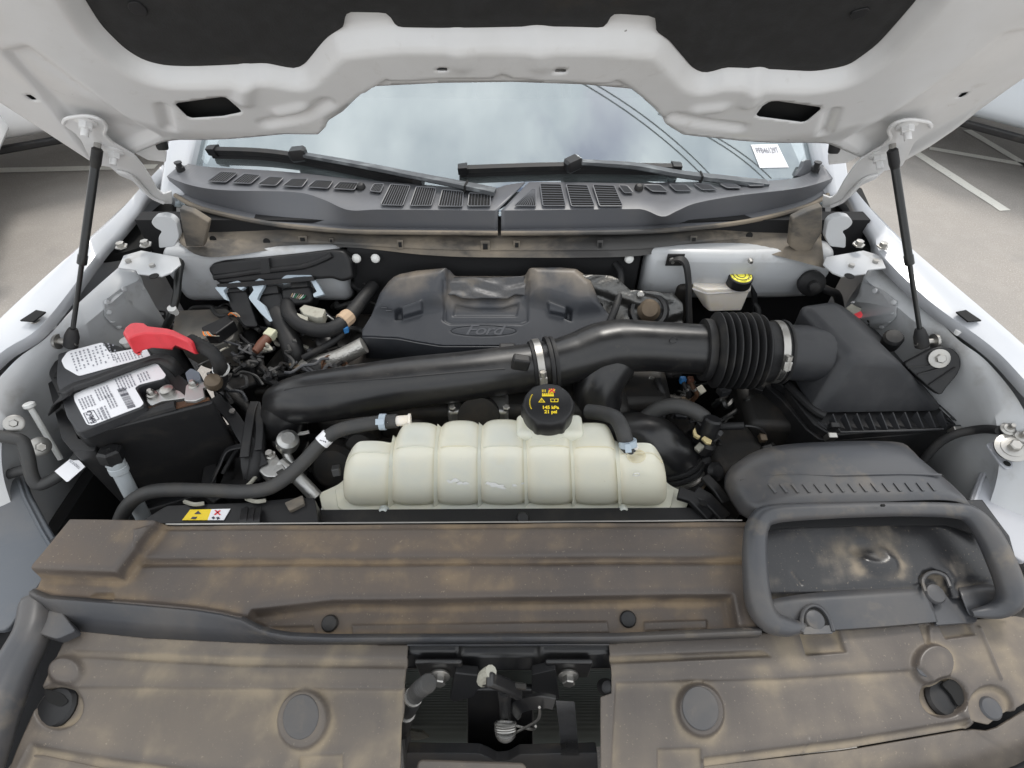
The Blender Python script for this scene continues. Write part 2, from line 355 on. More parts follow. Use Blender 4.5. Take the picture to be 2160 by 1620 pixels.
m_chrome = M('chrome', (.75, .75, .75), .12, metal=1)
m_wht = M('white_plastic', (.72, .72, .70), .5, layers=[((.5, .47, .42), 40, .55, .75, .5, None)])
m_lever = M('pale_blue_lever', (.40, .47, .53), .42)
m_red = M('red_plastic', (.70, .045, .06), .38, layers=[((.45, .03, .035), 30, .5, .7, .4, .5)], bump=.05, bscale=100)
m_paper = M('label_paper', (.80, .80, .82), .35)
m_ink = M('label_ink', (.05, .05, .07), .6)
m_inkl = M('grey_print', (.26, .26, .29), .6)
m_inkr = M('red_print', (.70, .04, .04), .5)
m_yel = M('yellow_print', (.85, .62, .02), .45)
m_yelc = M('yellow_cap_print', (.80, .72, .05), .5)
m_org = M('orange_print', (.85, .22, .03), .5)
m_tan = M('tan_tape', (.46, .33, .22), .7, bump=.3, bscale=200)
m_blue = M('blue_clip', (.03, .17, .42), .5)
m_conn = M('grey_connector', (.34, .33, .28), .55, layers=[((.16, .14, .11), 80, .5, .7, .5, None)])
m_brown = M('brown_boot', (.12, .045, .025), .55)
m_rust = M('rusty_metal', (.09, .045, .025), .75, metal=.2, layers=[((.16, .075, .035), 50, .45, .7, .7, None)], bump=.5, bscale=200)
m_tanm = M('heat_tanned_metal', (.13, .10, .07), .5, metal=.5, layers=[((.08, .06, .045), 20, .45, .7, .6, .7)])
m_gsil = M('silver_car_paint', (.66, .71, .76), .22, metal=.1, coat=.6)
m_carw = M('bright_white_car_paint', (.82, .83, .84), .22, coat=.6)
m_tyre = M('tyre_rubber', (.02, .02, .021), .8, bump=.2, bscale=100)
m_strut = M('strut_black', (.012, .013, .013), .3, layers=[((.05, .045, .035), 30, .55, .75, .5, .6)])
m_fin = M('condenser_fins', (.20, .225, .21), .45, metal=.5)
m_hollow = M('hollow_black', (.006, .006, .006), .9)
m_panelb = M('blue_grey_plastic', (.080, .090, .105), .5, layers=[((.15, .14, .13), 9, .5, .75, .4, .65)], bump=.1, bscale=300)
m_panelg = M('grey_painted_bracket', (.40, .41, .44), .4, layers=[((.3, .29, .28), 8, .5, .7, .4, .5)])
m_dash = M('dashboard_vinyl', (.10, .105, .11), .7, bump=.2, bscale=500)
m_frit = M('frit_black', (.02, .02, .022), .3)
def glass_mat():
    m = bpy.data.materials.new('windshield_glass'); m.use_nodes = True; t = m.node_tree; N, L = t.nodes, t.links; N.remove(N['Principled BSDF'])
    out = N['Material Output']; tr = N.new('ShaderNodeBsdfTransparent'); tr.inputs['Color'].default_value = (.74, .82, .82, 1)
    gl = N.new('ShaderNodeBsdfGlossy'); gl.inputs['Roughness'].default_value = .015; gl.inputs['Color'].default_value = (.86, .95, 1, 1)
    df = N.new('ShaderNodeBsdfDiffuse'); df.inputs['Color'].default_value = (.55, .62, .62, 1)
    fr = N.new('ShaderNodeFresnel'); fr.inputs['IOR'].default_value = 3.6; m1 = N.new('ShaderNodeMixShader'); m2 = N.new('ShaderNodeMixShader')
    m2.inputs[0].default_value = .12
    L.new(tr.outputs[0], m2.inputs[1]); L.new(df.outputs[0], m2.inputs[2]); L.new(fr.outputs[0], m1.inputs[0]); L.new(m2.outputs[0], m1.inputs[1]); L.new(gl.outputs[0], m1.inputs[2]); L.new(m1.outputs[0], out.inputs['Surface'])
    return m
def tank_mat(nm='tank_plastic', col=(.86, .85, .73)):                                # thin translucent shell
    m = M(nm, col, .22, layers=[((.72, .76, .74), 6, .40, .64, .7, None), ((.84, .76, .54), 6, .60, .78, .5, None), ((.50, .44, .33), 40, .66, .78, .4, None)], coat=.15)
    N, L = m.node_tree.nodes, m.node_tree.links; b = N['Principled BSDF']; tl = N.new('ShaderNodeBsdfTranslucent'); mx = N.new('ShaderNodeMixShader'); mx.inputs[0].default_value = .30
    at = N.new('ShaderNodeAttribute'); at.attribute_name = 'warm_light'; wm = N.new('ShaderNodeMix'); wm.data_type = 'RGBA'; L.new(at.outputs['Fac'], wm.inputs['Factor']); L.new(b.inputs['Base Color'].links[0].from_socket, wm.inputs['A']); wm.inputs['B'].default_value = (.95, .90, .74, 1)  # yellowish tint per vertex paints light seen through the tank's double wall
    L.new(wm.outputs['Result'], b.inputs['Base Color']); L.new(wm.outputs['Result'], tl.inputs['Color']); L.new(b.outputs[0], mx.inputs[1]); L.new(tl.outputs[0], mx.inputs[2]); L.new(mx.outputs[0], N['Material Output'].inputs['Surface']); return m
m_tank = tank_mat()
m_tanklit = tank_mat('through_lit_tank_plastic', (.86, .80, .60))  # yellow cast paints light coming through the double wall
m_cool = M('coolant', (.42, .40, .22), .3)
def cover_mat():                               # dust lies on the rear of the cover only
    m = M('engine_cover_moulded', (.030, .033, .040), .46, layers=[((.045, .046, .051), 6, .5, .7, .4, .6)], bump=.2, bscale=900, bdist=.0004)
    N, L = m.node_tree.nodes, m.node_tree.links; b = N['Principled BSDF']; g = N.new('ShaderNodeNewGeometry'); sx = N.new('ShaderNodeSeparateXYZ'); L.new(g.outputs['Position'], sx.inputs[0])
    mr = N.new('ShaderNodeMapRange'); mr.inputs['From Min'].default_value = 1.0; mr.inputs['From Max'].default_value = 1.055; L.new(sx.outputs['Y'], mr.inputs['Value'])
    nz = N.new('ShaderNodeTexNoise'); nz.inputs['Scale'].default_value = 13; nz.inputs['Detail'].default_value = 8; L.new(g.outputs['Position'], nz.inputs['Vector'])
    m3 = N.new('ShaderNodeMapRange'); m3.inputs['From Min'].default_value = .38; m3.inputs['From Max'].default_value = .62; L.new(nz.outputs['Fac'], m3.inputs['Value'])
    ml = N.new('ShaderNodeMath'); ml.operation = 'MULTIPLY'; L.new(mr.outputs[0], ml.inputs[0]); L.new(m3.outputs[0], ml.inputs[1])
    m4 = N.new('ShaderNodeMath'); m4.operation = 'MULTIPLY'; L.new(ml.outputs[0], m4.inputs[0]); m4.inputs[1].default_value = .75
    mx = N.new('ShaderNodeMix'); mx.data_type = 'RGBA'; L.new(m4.outputs[0], mx.inputs['Factor']); L.new(b.inputs['Base Color'].links[0].from_socket, mx.inputs['A']); mx.inputs['B'].default_value = (.21, .175, .135, 1); L.new(mx.outputs['Result'], b.inputs['Base Color'])
    return m
m_cover2 = cover_mat()
m_glass = glass_mat()
m_glassin = bpy.data.materials.new('glass_inner_face'); m_glassin.use_nodes = True
_t = m_glassin.node_tree; _b = _t.nodes.new('ShaderNodeBsdfTransparent'); _t.links.new(_b.outputs[0], _t.nodes['Material Output'].inputs['Surface'])

# ================================================================ GROUND
def sheet(name, pts, z, mat, parent=None):
    return G().add([(p[0], p[1], z) for p in pts], [tuple(range(len(pts)))]).build(name, mat, parent, smooth=False)
ground = tag(sheet('asphalt_ground', [(-300, -300), (300, -300), (300, 300), (-300, 300)], 0, m_asph), kind='structure')
ground['label'] = 'sunlit grey asphalt of the parking lot'
def pline(a, b, wd):
    p, q = U(*a, z=0), U(*b, z=0); n = (q - p).cross(Vector((0, 0, 1))).normalized() * wd / 2
    N = 14; L_, R_ = [], []
    for i in range(N + 1):
        c = p.lerp(q, i / N); L_.append(c + n * random.uniform(.93, 1.06)); R_.append(c - n * random.uniform(.93, 1.06))
    g = G().grid([[(v.x, v.y, .004) for v in L_], [(v.x, v.y, .004) for v in R_]])
    return g.build('parking_line', m_line, ground, smooth=False)
pline((-420, 370), (330, 352), .085); pline((1900, 302), (2120, 445), .085); pline((1960, 313), (2600, 425), .07); pline((2040, 275), (2420, 500), .075)

# ================================================================ PARKED CARS
def car(name, label, loc, rz, paint, L=4.7, W=1.86, H=1.62, suv=True, group='parked cars behind the open bonnet'):
    e = empty(name, loc, label, 'car', group); e.rotation_euler.z = rz; o0 = WPOS[e.name].copy(); WPOS[e.name] = Vector()
    hw = W / 2; hl = L / 2
    st = [(-hl, .45, .72, .66), (-hl + .08, .32, .95, .86), (-hl + .6, .32, 1.02, .94), (-.55 * hl, .32, 1.04, .97), (0, .32, 1.04, 1.0), (.5 * hl, .32, 1.0, 1.0), (hl - .6, .32, .98, .97), (hl - .1, .3, .92, .9), (hl, .45, .72, .72)]
    rings = []
    for x, z0, z1, k in st:
        w_ = hw * k
        rings.append([Vector((x, y * w_, z)) for y, z in [(-.9, z0), (-1, z0 + .12), (-1.0, (z0 + z1) / 2 + .05), (-.97, z1 - .08), (-.88, z1), (.88, z1), (.97, z1 - .08), (1.0, (z0 + z1) / 2 + .05), (1, z0 + .12), (.9, z0)]])
    body = G().loft(rings).build('body', paint, e, sub=2, ang=60)
    cab = [(-hl * .75, 1.0, .80), (-hl * .62, H - .06, .70), (-.1 * hl, H, .72), (.2 * hl, H - .03, .72), (.52 * hl, 1.0, .84)]
    g = G(); g.loft([[Vector((x, -k * hw, 1.0)), Vector((x, -k * hw * .92, z)), Vector((x, k * hw * .92, z)), Vector((x, k * hw, 1.0))] for x, z, k in cab], closed=True); rf = g.build('roof', paint, e, bev=.05, bseg=3)
    for sy in (-1, 1):
        for x0, x1, t0, t1 in ((-hl * .60, -.12 * hl, -.54 * hl, -.12 * hl), (-.08 * hl, .40 * hl, -.08 * hl, .2 * hl)):
            yy = sy * hw * .845
            q = [Vector((x0, yy, 1.04)), Vector((x1, yy, 1.04)), Vector((t1, yy * .86, H - .12)), Vector((t0, yy * .86, H - .12))]
            G().prism(q, (0, sy * .006, 0)).build('side_window', m_frit, e, bev=.004)
        for x in (-.12 * hl, .33 * hl, -.55 * hl): G().box((x, sy * hw * 1.0, .66), (.008, .02, .62)).build('door_seam', m_hollow, body, smooth=False)
        G().box((-.05 * hl, sy * (hw * .985), .345), (L * .56, .05, .05)).build('rocker_trim', m_black, e, bev=.015)
        for hx in (-.2 * hl, .24 * hl): G().box((hx, sy * (hw + .012), .86), (.2, .03, .035)).build('door_handle', paint, body, bev=.012)
        G().box((.42 * hl, sy * (hw + .09), 1.06), (.12, .2, .15)).build('door_mirror', paint, e, bev=.035)
        for x in (-hl * .62, hl * .62):
            c = Vector((x, sy * (hw - .10), .34))
            t = G().lathe([(.21, -.11), (.33, -.11), (.345, -.06), (.345, .06), (.33, .11), (.21, .11)], c, (0, sy, 0), 28).build('tyre', m_tyre, e)
            g = G().lathe([(.06, .085), (.19, .07), (.215, .10), (.215, -.02)], c, (0, sy, 0), 20)
            for k in range(5): a = 2 * math.pi * k / 5; g.box(c + Vector((math.cos(a) * .12, sy * .09, math.sin(a) * .12)), (.19, .03, .045), Matrix.Rotation(-a, 3, 'Y'))
            g.build('rim', m_alu, t)
            G().lathe([(.30, -.12), (.385, .082), (.40, .086), (.40, -.12)], c, (0, sy, 0), 28).build('wheel_arch', m_black, e)
        G().box((hl - .05, sy * hw * .62, .74), (.12, .34, .13)).build('headlight', m_chrome, e, bev=.03)
        G().box((-hl + .05, sy * hw * .70, .86), (.10, .22, .2)).build('tail_light', m_red, e, bev=.02)
    G().box((hl - .02, 0, .42), (.12, W * .8, .16)).build('bumper', m_black, e, bev=.04)
    WPOS[e.name] = o0; return e
def place(p, d, along):                          # rocker point p, heading d, rocker seen at 'along' from the car's middle; car lies beyond
    d = Vector((d[0], d[1], 0)).normalized(); n = Vector((-d.y, d.x, 0)); 
    if n.y < 0: n = -n
    c = Vector((p[0], p[1], 0)) - d * along + n * .93
    return (c.x, c.y, 0), math.atan2(d.y, d.x)
l_, r_ = place(U(55, 297, z=.38), (-.86, -.5), .1)
car('parked_suv', 'white car parked on the left behind the open bonnet', l_, r_, m_carw)
l_, r_ = place(U(2110, 277, z=.36), (-.65, .76), .3)
car('parked_sedan', 'silver car with dark rocker trim parked on the right', l_, r_, m_gsil, H=1.48)
# corner of a third vehicle at the left edge: white pickup with a chrome step bumper
pk = U(4, 300, z=.55); bx = Vector((pk.x - .06, pk.y, 0))
pt = empty('parked_pickup', bx, 'white pickup corner with a chrome step bumper at the left edge', 'pickup', 'parked cars behind the open bonnet')
Mz = Matrix.Rotation(R(25), 3, 'Z')
def PB(c, s): c = Vector(c); return (bx + Mz @ Vector((c.x, c.y, c.z)), s, Mz)
G().box(*PB((-1.15, .0, .98), (2.2, 1.8, .72))).build('cargo_bed', m_carw, pt, bev=.06)
G().box(*PB((-.10, -.1, .55), (.16, 1.7, .20))).build('bumper', m_carw, pt, bev=.03)
G().box(*PB((-.005, -.55, .62), (.10, .34, .13))).build('bumper_step', m_steel, pt, bev=.02)
G().box(*PB((.0, -.68, .5), (.09, .12, .22))).build('hitch_bracket', m_alu, pt, bev=.015)
G().box(*PB((-.03, -.80, 1.02), (.05, .14, .42))).build('tail_light', m_red, pt, bev=.02)
for yy in (-.75, .75): G().lathe([(.2, -.12), (.36, -.12), (.38, 0), (.36, .12), (.2, .12)], bx + Mz @ Vector((-1.0, yy, .38)), Mz @ Vector((0, 1, 0)), 24).build('tyre', m_tyre, pt)

# ================================================================ TRUCK BODY
body = empty('truck_body', (0, 1.0, .5), 'white pickup truck body around the engine bay, bonnet open', 'pickup truck')
def mir(p, s): p = Vector(p); return p if s < 0 else Vector((-p.x, p.y, p.z))
def zg(x, y): return 1.355 + .60 * (y - 1.27 - .10 * x * x)
def UG(px, py, off=0.0):                          # point on the windshield under a pixel
    d = ray(px, py); t = 1.3
    for _ in range(25):
        p = CAM + d * t; t += (p.z - (zg(p.x, p.y) + off)) / 1.0 * .9
    return CAM + d * t
FO = [(345, 350, 1.325), (298, 400, 1.31), (252, 443, 1.302), (205, 487, 1.294), (148, 537, 1.285), (0, 672, 1.255), (-150, 830, 1.21), (-240, 1000, 1.13), (-230, 1160, 1.04)]
FI = [(350, 362, 1.322), (308, 405, 1.306), (284, 445, 1.296), (248, 488, 1.285), (212, 526, 1.277), (133, 632, 1.262), (72, 700, 1.252), (-5, 750, 1.242), (-105, 870, 1.20), (-150, 1010, 1.12)]
FOR = [(1765, 358, 1.325), (1802, 403, 1.31), (1848, 450, 1.302), (1892, 495, 1.294), (1942, 541, 1.285), (2160, 728, 1.252), (2290, 860, 1.21), (2370, 1010, 1.13), (2370, 1165, 1.04)]
FIR = [(1760, 368, 1.322), (1793, 410, 1.306), (1815, 450, 1.296), (1845, 495, 1.285), (1858, 535, 1.277), (1962, 636, 1.262), (2088, 728, 1.25), (2165, 806, 1.24), (2255, 910, 1.20), (2295, 1030, 1.12)]
for s in (-1, 1):
    o = [U(a, b, z=c) for a, b, c in (FO if s < 0 else FOR)]; i_ = [U(a, b, z=c) for a, b, c in (FI if s < 0 else FIR)]
    md = [a.lerp(b, .45) + Vector((0, 0, .010)) for a, b in zip(o, i_)]
    dn = [a + Vector((s * .035, 0, -.12)) for a in o]; dn2 = [a + Vector((s * .05, 0, -.55)) for a in o]
    fl = [a + Vector((-s * .002, 0, -.022)) for a in i_]
    strip3([dn2, dn, [a + Vector((s * .006, 0, -.012)) for a in o], o, md, i_, fl], 60).build('fender', m_white, body, solid=.002, ang=50)
    # inner apron wall
    T = [(272, 545, 1.250), (165, 640, 1.238), (98, 712, 1.228), (28, 765, 1.218), (-50, 865, 1.19), (-95, 1000, 1.11), (-80, 1130, 1.03)]
    top = [mir(U(a, b, z=c), s) for a, b, c in T]
    S1 = [(298, 585, 1.225), (200, 668, 1.212), (112, 738, 1.20), (44, 806, 1.185), (8, 900, 1.15), (8, 1010, 1.08), (55, 1140, 1.0)]
    sh = [mir(U(a, b, z=c), s) for a, b, c in S1]
    lip = [p.lerp(q, .25) + Vector((0, 0, .004)) for p, q in zip(top, sh)]
    lo1 = [p + Vector((s * .005, .0, -.10)) for p in sh]; lo2 = [p + Vector((s * .0, .0, -.34)) for p in sh]
    ga = strip3([[p + Vector((s * .01, 0, -.05)) for p in top], top, lip, sh, [p.lerp(q, .5) + Vector((s * .008, 0, .004)) for p, q in zip(sh, lo1)], lo1, lo2], 60); tra = bvh(ga); ga.build('inner_apron', m_apron, body, solid=.003, ang=50)
    # black sheet painting the shade of the hollow beside the hinge, between fender and cowl
    hp = [mir(U(a, b, z=1.24), s) for a, b in ((310, 395), (366, 408), (364, 450), (350, 478), (330, 502), (302, 520), (262, 532), (205, 540), (240, 505), (280, 455))]
    G().prism(rnd(hp, .01), (0, 0, -.02)).build('hinge_shade_sheet', m_hollow, body)
    # hinge mounting plate with its hole, bolts and slot tabs on the fender
    fr = frame_z(1.268); P = [(262, 542), (300, 531), (378, 545), (383, 560), (362, 578), (342, 586), (292, 580), (288, 572), (250, 568)]
    pts = [fr.W(a, b) for a, b in fr.poly(P)]; pts = [mir(p, s) for p in pts]
    pl = G().prism(pts, (0, 0, .004)).build('hinge_mount_plate', m_apron, body, bev=.0015)
    for (a, b, r, m_) in ((325, 583, .010, m_hollow), (322, 562, .006, m_steel), (272, 553, .006, m_steel)):
        c = mir(U(a, b, z=1.272), s); G().lathe([(r, 0), (r, .0015 if m_ is m_hollow else .006)], c, (0, 0, 1), 14).build('plate_hole' if m_ is m_hollow else 'rivet', m_, pl)
    for a, b in ((257, 521), (308, 517)):
        c = mir(U(a, b, z=1.29), s)
        bo = G().lathe([(.013, 0), (.013, .003), (.0085, .004), (.0085, .011), (.006, .012)], c, (0, 0, 1), 6).build('fender_bolt', m_steel, body, ang=20)
    # hook shaped bump stop bracket
    f2 = Frame(mir(U(335, 500, z=1.30), s), (1, 0, 0), (0, .25, 1)); 
    hk = [(318, 470), (325, 458), (345, 455), (362, 460), (372, 470), (378, 500), (368, 520), (335, 524), (334, 500), (342, 488), (328, 482)]
    fh = Frame(U(340, 500, z=1.30), (1, 0, 0), (0, .25, 1)); q = [mir(fh.W(a, b), s) for a, b in fh.poly(hk)]
    G().prism(rnd(q, .006), (0, .018, 0)).build('bump_stop_bracket', m_apron, body, bev=.003)
    # square slot and washer bolts on the fender flange
    sl = [mir(U(a, b, z=1.267), s) for a, b in ((44, 678), (78, 656), (98, 660), (72, 680))]
    G().prism(sl, (0, 0, .003)).build('flange_slot', m_hollow, body)
    ear = [mir(U(a, b, z=1.243), s) for a, b in ((60, 700), (110, 662), (113, 680), (92, 698), (70, 706))]
    G().prism(ear, (0, 0, -.012)).build('flange_tab', m_under, body, bev=.002)
    c = mir(U(82, 686, z=1.246), s); G().lathe([(.016, 0), (.015, .003), (.009, .004), (.009, .012), (.006, .013)], c, (0, 0, 1), 12).build('fender_bolt', m_steel, body, ang=20)
    # stamped plate with spot welds on the apron
    mpx = (lambda a: a) if s < 0 else (lambda a: 2111 - a)
    q0 = [(218, 636), (250, 612), (292, 592), (318, 630), (345, 690), (300, 700), (240, 690), (218, 668)]
    qq = [UB(mpx(p.x), p.y, tra, .002, 1.15) for p in resamp([Vector((a, b, 0)) for a, b in q0], 40, True)]
    nn = Vector((-s, -.2, .4)).normalized()
    ap = G().prism(qq, nn * .003).build('apron_plate', m_apron, body, ang=80)
    for a, b in ((226, 640), (226, 657), (233, 675), (248, 688), (262, 612), (296, 606), (310, 640)):
        p = UB(mpx(a), b, tra, .0045, 1.15); G().lathe([(.0065, 0), (.005, .0025), (.001, .003)], p, nn, 12).build('spot_weld', m_apron, ap)
    # cab: A pillar, door skin, mirror
    a0 = mir(UG(395, 345), s); path = [a0 + Vector((s * .02, -.08, -.06)), a0 + Vector((s * .015, 0, .0)), a0 + Vector((-s * .03, .5, .30)), a0 + Vector((-s * .10, .95, .57))]
    G().tube(path, .035, 10, prof=[(1.1, -.8), (1.1, .5), (.4, 1.0), (-.8, .9), (-1, -.4), (-.4, -1)]).build('a_pillar', m_white, body, bev=.01)
    G().loft([[Vector((s * .90, yy, .35)), Vector((s * 1.0, yy, .40)), Vector((s * 1.01, yy, .95)), Vector((s * .94, yy, 1.27)), Vector((s * .84, yy, 1.27))] for yy in (1.42, 1.6, 2.2, 2.7)]).build('door', m_white, body, bev=.02)
    mrr = G().loft([[Vector((s * 1.02 + dx * s, 1.78 + dy, zz)) for dx, dy in ((-.09 * k, -.05), (.11 * k, -.03), (.12 * k, .05), (-.09 * k, .06))] for zz, k in ((1.17, .8), (1.20, 1), (1.36, 1), (1.40, .85))]).build('door_mirror', m_white, body, bev=.025, bseg=4)
    G().box((s * .95, 1.76, 1.20), (.16, .05, .05)).build('mirror_arm', m_black, mrr, bev=.012)
    # cowl corner sheet between hinge and glass
    cs = [mir(U(a, b, z=1.335), s) for a, b in ((352, 345), (392, 312), (425, 318), (440, 350), (380, 372))]
    G().prism(cs, (0, 0, -.06)).build('cowl_corner', m_under, body, bev=.006)
    # battery-side / filter-side white post and headlamp bracket panel
    hb = [(-60, 930), (8, 938), (32, 955), (62, 1040), (100, 1110), (128, 1158), (95, 1215), (60, 1262), (15, 1330), (-60, 1330)]
    fr = frame_z(1.05); q = [mir(fr.W(a, b), s) for a, b in fr.poly(hb)]
    if s > 0: q = [mir(fr.W(a, b), s) for a, b in fr.poly([(-60, 930), (8, 938), (32, 955), (52, 1020), (70, 1075), (40, 1130), (-60, 1190)])]
    pb = G().prism(rnd(q, .012), (0, 0, -.012)).build('headlamp_bracket', m_panelb if s < 0 else m_panelg, body, bev=.003)
    # outline rib on the bracket
    rb = [(8, 950), (25, 968), (44, 1020), (58, 1065)] if s > 0 else [(8, 950), (25, 968), (52, 1050), (88, 1120), (112, 1160)]
    G().tube([mir(U(a, b, z=1.052), s) for a, b in rb], .0035, 6).build('bracket_rib', m_panelb if s < 0 else m_panelg, pb)
# nose below the shields: grille, bumper, headlamps, front wheels
G().box((0, .13, .60), (1.52, .04, .28)).build('grille_back', m_foam, body, bev=.01)
gfr = G().box((0, .075, .90), (1.56, .11, .05)).build('grille_frame', m_duct, body, bev=.012)
for k in range(4): G().box((0, .085, .60 + k * .075), (1.44, .06, .028)).build('grille_bar', m_duct, body, bev=.008)
G().loft([[Vector((x, .06 + .10 * (x / .98) ** 4 + dy, z)) for dy, z in ((-.10, .34), (-.13, .42), (-.13, .50), (-.06, .55), (.08, .55), (.08, .34))] for x in np.linspace(-.98, .98, 17)]).build('front_bumper', m_chrome if 0 else m_white, body, bev=.01)
for s in (-1, 1):
    G().box((s * .86, .16, .74), (.20, .16, .30)).build('headlamp', m_panelb, body, bev=.03)
    wh = G().lathe([(.24, -.13), (.39, -.13), (.405, -.06), (.405, .06), (.39, .13), (.24, .13)], (s * .87, .76, .405), (s, 0, 0), 32).build('front_wheel', m_tyre, body)
    G().lathe([(.05, .10), (.22, .09), (.25, .12), (.25, -.05)], (s * .87, .76, .405), (s, 0, 0), 24).build('rim', m_alu, wh)
# dark headlamp housings under the shield ends
for s in (-1, 1): G().box((s * .80, .20, .86), (.34, .36, .12)).build('headlamp_housing', m_foam, body, bev=.02)
# windshield, frit band, dashboard
rows = []
for j in range(14):
    rows.append([Vector((x, 1.17 + .1 * x * x + j * .075, zg(x, 1.17 + .1 * x * x + j * .075))) for x in np.linspace(-.80, .80, 41)])
ws = G().grid(rows).build('windshield', m_glass, body, solid=.005, ang=60); ws.data.materials.append(m_glassin); ws.modifiers['s'].material_offset = 1
rows = []
for j in range(4): rows.append([Vector((x, 1.16 + .1 * x * x + j * .042, zg(x, 1.16 + .1 * x * x + j * .042) - .012)) for x in np.linspace(-.79, .79, 41)])
G().grid(rows).build('frit_band', m_frit, ws, solid=.001)
G().grid([[Vector((x, y + .05 * x * x, z)) for x in np.linspace(-.78, .78, 21)] for y, z in ((1.30, 1.30), (1.45, 1.335), (1.6, 1.36), (1.75, 1.37), (1.84, 1.34), (1.88, 1.22), (1.9, .9))]).build('dashboard', m_dash, body, solid=.01, ang=60)
G().tube([Vector((.38 + .185 * math.cos(a), 1.98 + .185 * math.sin(a) * .45, 1.36 + .185 * math.sin(a) * .89)) for a in np.linspace(0, 2 * math.pi, 36)[:-1]], .015, 10, closed=True).build('steering_wheel', m_black, body)
for s in (-1, 1):
    q = [Vector((s * .38 + dx, 2.35 + dz * .2, .75 + dz)) for dx, dz in ((-.25, 0), (.25, 0), (.25, .55), (.12, .72), (-.12, .72), (-.25, .55))]
    G().prism(rnd(q, .08), (0, .14, 0)).build('seat', m_dash, body, bev=.03)
G().loft([[Vector((x * k, y, z)) for x in (-.76, -.3, .3, .76)] + [Vector((x * k, y + .05, z + .03)) for x in (.76, .3, -.3, -.76)] for y, z, k in ((2.13, 1.86, .86), (2.7, 1.92, .9), (3.2, 1.9, .88))]).build('roof', m_white, body)
G().grid([[Vector((-.9, 3.3, .5)), Vector((.9, 3.3, .5))], [Vector((-.75, 3.3, 1.9)), Vector((.75, 3.3, 1.9))]]).build('cab_back', m_dash, body, solid=.02)
# firewall, bay floor, radiator support
G().loft([[Vector((-.86, 1.16, z)), Vector((.86, 1.16, z)), Vector((.86, 1.20, z)), Vector((-.86, 1.20, z))] for z in (.55, 1.0, 1.30)]).build('firewall', m_foam, body)
G().box((0, .83, .50), (1.56, .86, .02)).build('bay_undertray', m_foam, body)
for s in (-1, 1): G().box((s * .93, .75, .74), (.03, .8, .38)).build('wheel_liner', m_foam, body)
bulge = [[(1365, 552, 1.20), (1420, 560, 1.18), (1470, 560, 1.17), (1560, 545, 1.185), (1640, 555, 1.18), (1720, 600, 1.15)], [(1360, 585, 1.10), (1420, 600, 1.07), (1480, 590, 1.08), (1560, 580, 1.09), (1640, 630, 1.05), (1700, 680, 1.0)]]
G().loft([[Vector((x, 1.10 - dy, 1.255)), Vector((x, 1.085 - dy, 1.20)), Vector((x, 1.10 - dy, 1.13)), Vector((x, 1.16, 1.08)), Vector((x, 1.16, 1.255))] for x, dy in ((.34, 0), (.40, .01), (.55, .015), (.7, .01), (.78, 0))]).build('firewall_bulge', m_apron, body, bev=.02, bseg=4)
G().loft([[Vector((x, 1.10, 1.255)), Vector((x, 1.085, 1.20)), Vector((x, 1.10, 1.11)), Vector((x, 1.16, 1.08)), Vector((x, 1.16, 1.255))] for x in (-.80, -.66, -.50, -.38)]).build('firewall_bulge', m_apron, body, bev=.02, bseg=4)
fp = G().box((-.02, 1.135, 1.10), (.70, .04, .30)).build('firewall_pad', m_foam, body, bev=.01)
for a, b in ((752, 545), (792, 545), (1327, 546)):
    p = U(a, b, y=1.105); G().lathe([(.004, -.02), (.004, 0), (.011, .001), (.009, .006), (.003, .009)], p, (0, -1, .3), 14).build('push_pin', m_wht, fp)

# ================================================================ HOOD (open)
PH = R(52)
HF = Frame((0, 1.0, 1.578), (1, 0, 0), (0, -math.cos(PH), math.sin(PH)))    # normal faces the engine bay
hood = empty('hood', HF.W(0, -.1), 'open white bonnet seen from below with its black felt liner', 'bonnet')
INN = [(-60, 178), (0, 214), (90, 272), (200, 344), (232, 351), (262, 338), (284, 322), (340, 299), (382, 289), (500, 276), (600, 264), (672, 263), (692, 262), (722, 244), (760, 208), (790, 191), (930, 184), (1080, 182), (1230, 187), (1330, 196), (1362, 218), (1400, 258), (1418, 270), (1440, 263), (1560, 280), (1700, 293), (1745, 300), (1810, 328), (1850, 345), (1885, 350), (1960, 308), (2060, 240), (2160, 176), (2230, 130), (2230, -700), (-60, -700)]
INS = [(120, -700), (140, -80), (165, -22), (190, 22), (215, 62), (262, 108), (300, 131), (345, 142), (400, 143), (560, 136), (592, 144), (622, 149), (642, 141), (662, 118), (690, 85), (722, 64), (725, 60), (729, 30), (820, 31), (834, 60), (1080, 62), (1278, 64), (1290, 33), (1386, 38), (1381, 68), (1410, 84), (1438, 118), (1462, 148), (1486, 158), (1508, 153), (1530, 146), (1720, 155), (1790, 142), (1850, 97), (1900, 42), (1946, -10), (1990, -80), (2010, -700)]
HOLE_L = [(369, 221), (375, 217), (470, 204), (478, 206), (509, 233), (508, 238), (470, 246), (405, 250), (395, 247)]
HOLE_R = [(1594, 243), (1608, 224), (1624, 214), (1640, 213), (1730, 226), (1732, 231), (1702, 256), (1694, 259), (1600, 247)]
SLOTS = [rnd([Vector((a, b, 0)) for a, b in q], 4) for q in ([(921, 135), (946, 135), (946, 142), (921, 142)], [(1170, 138), (1195, 138), (1195, 145), (1170, 145)], [(52, 198), (66, 197), (80, 209), (68, 210)], [(2018, 216), (2032, 204), (2046, 205), (2030, 216)])]
SLOTS = [[(p.x, p.y) for p in q] for q in SLOTS]
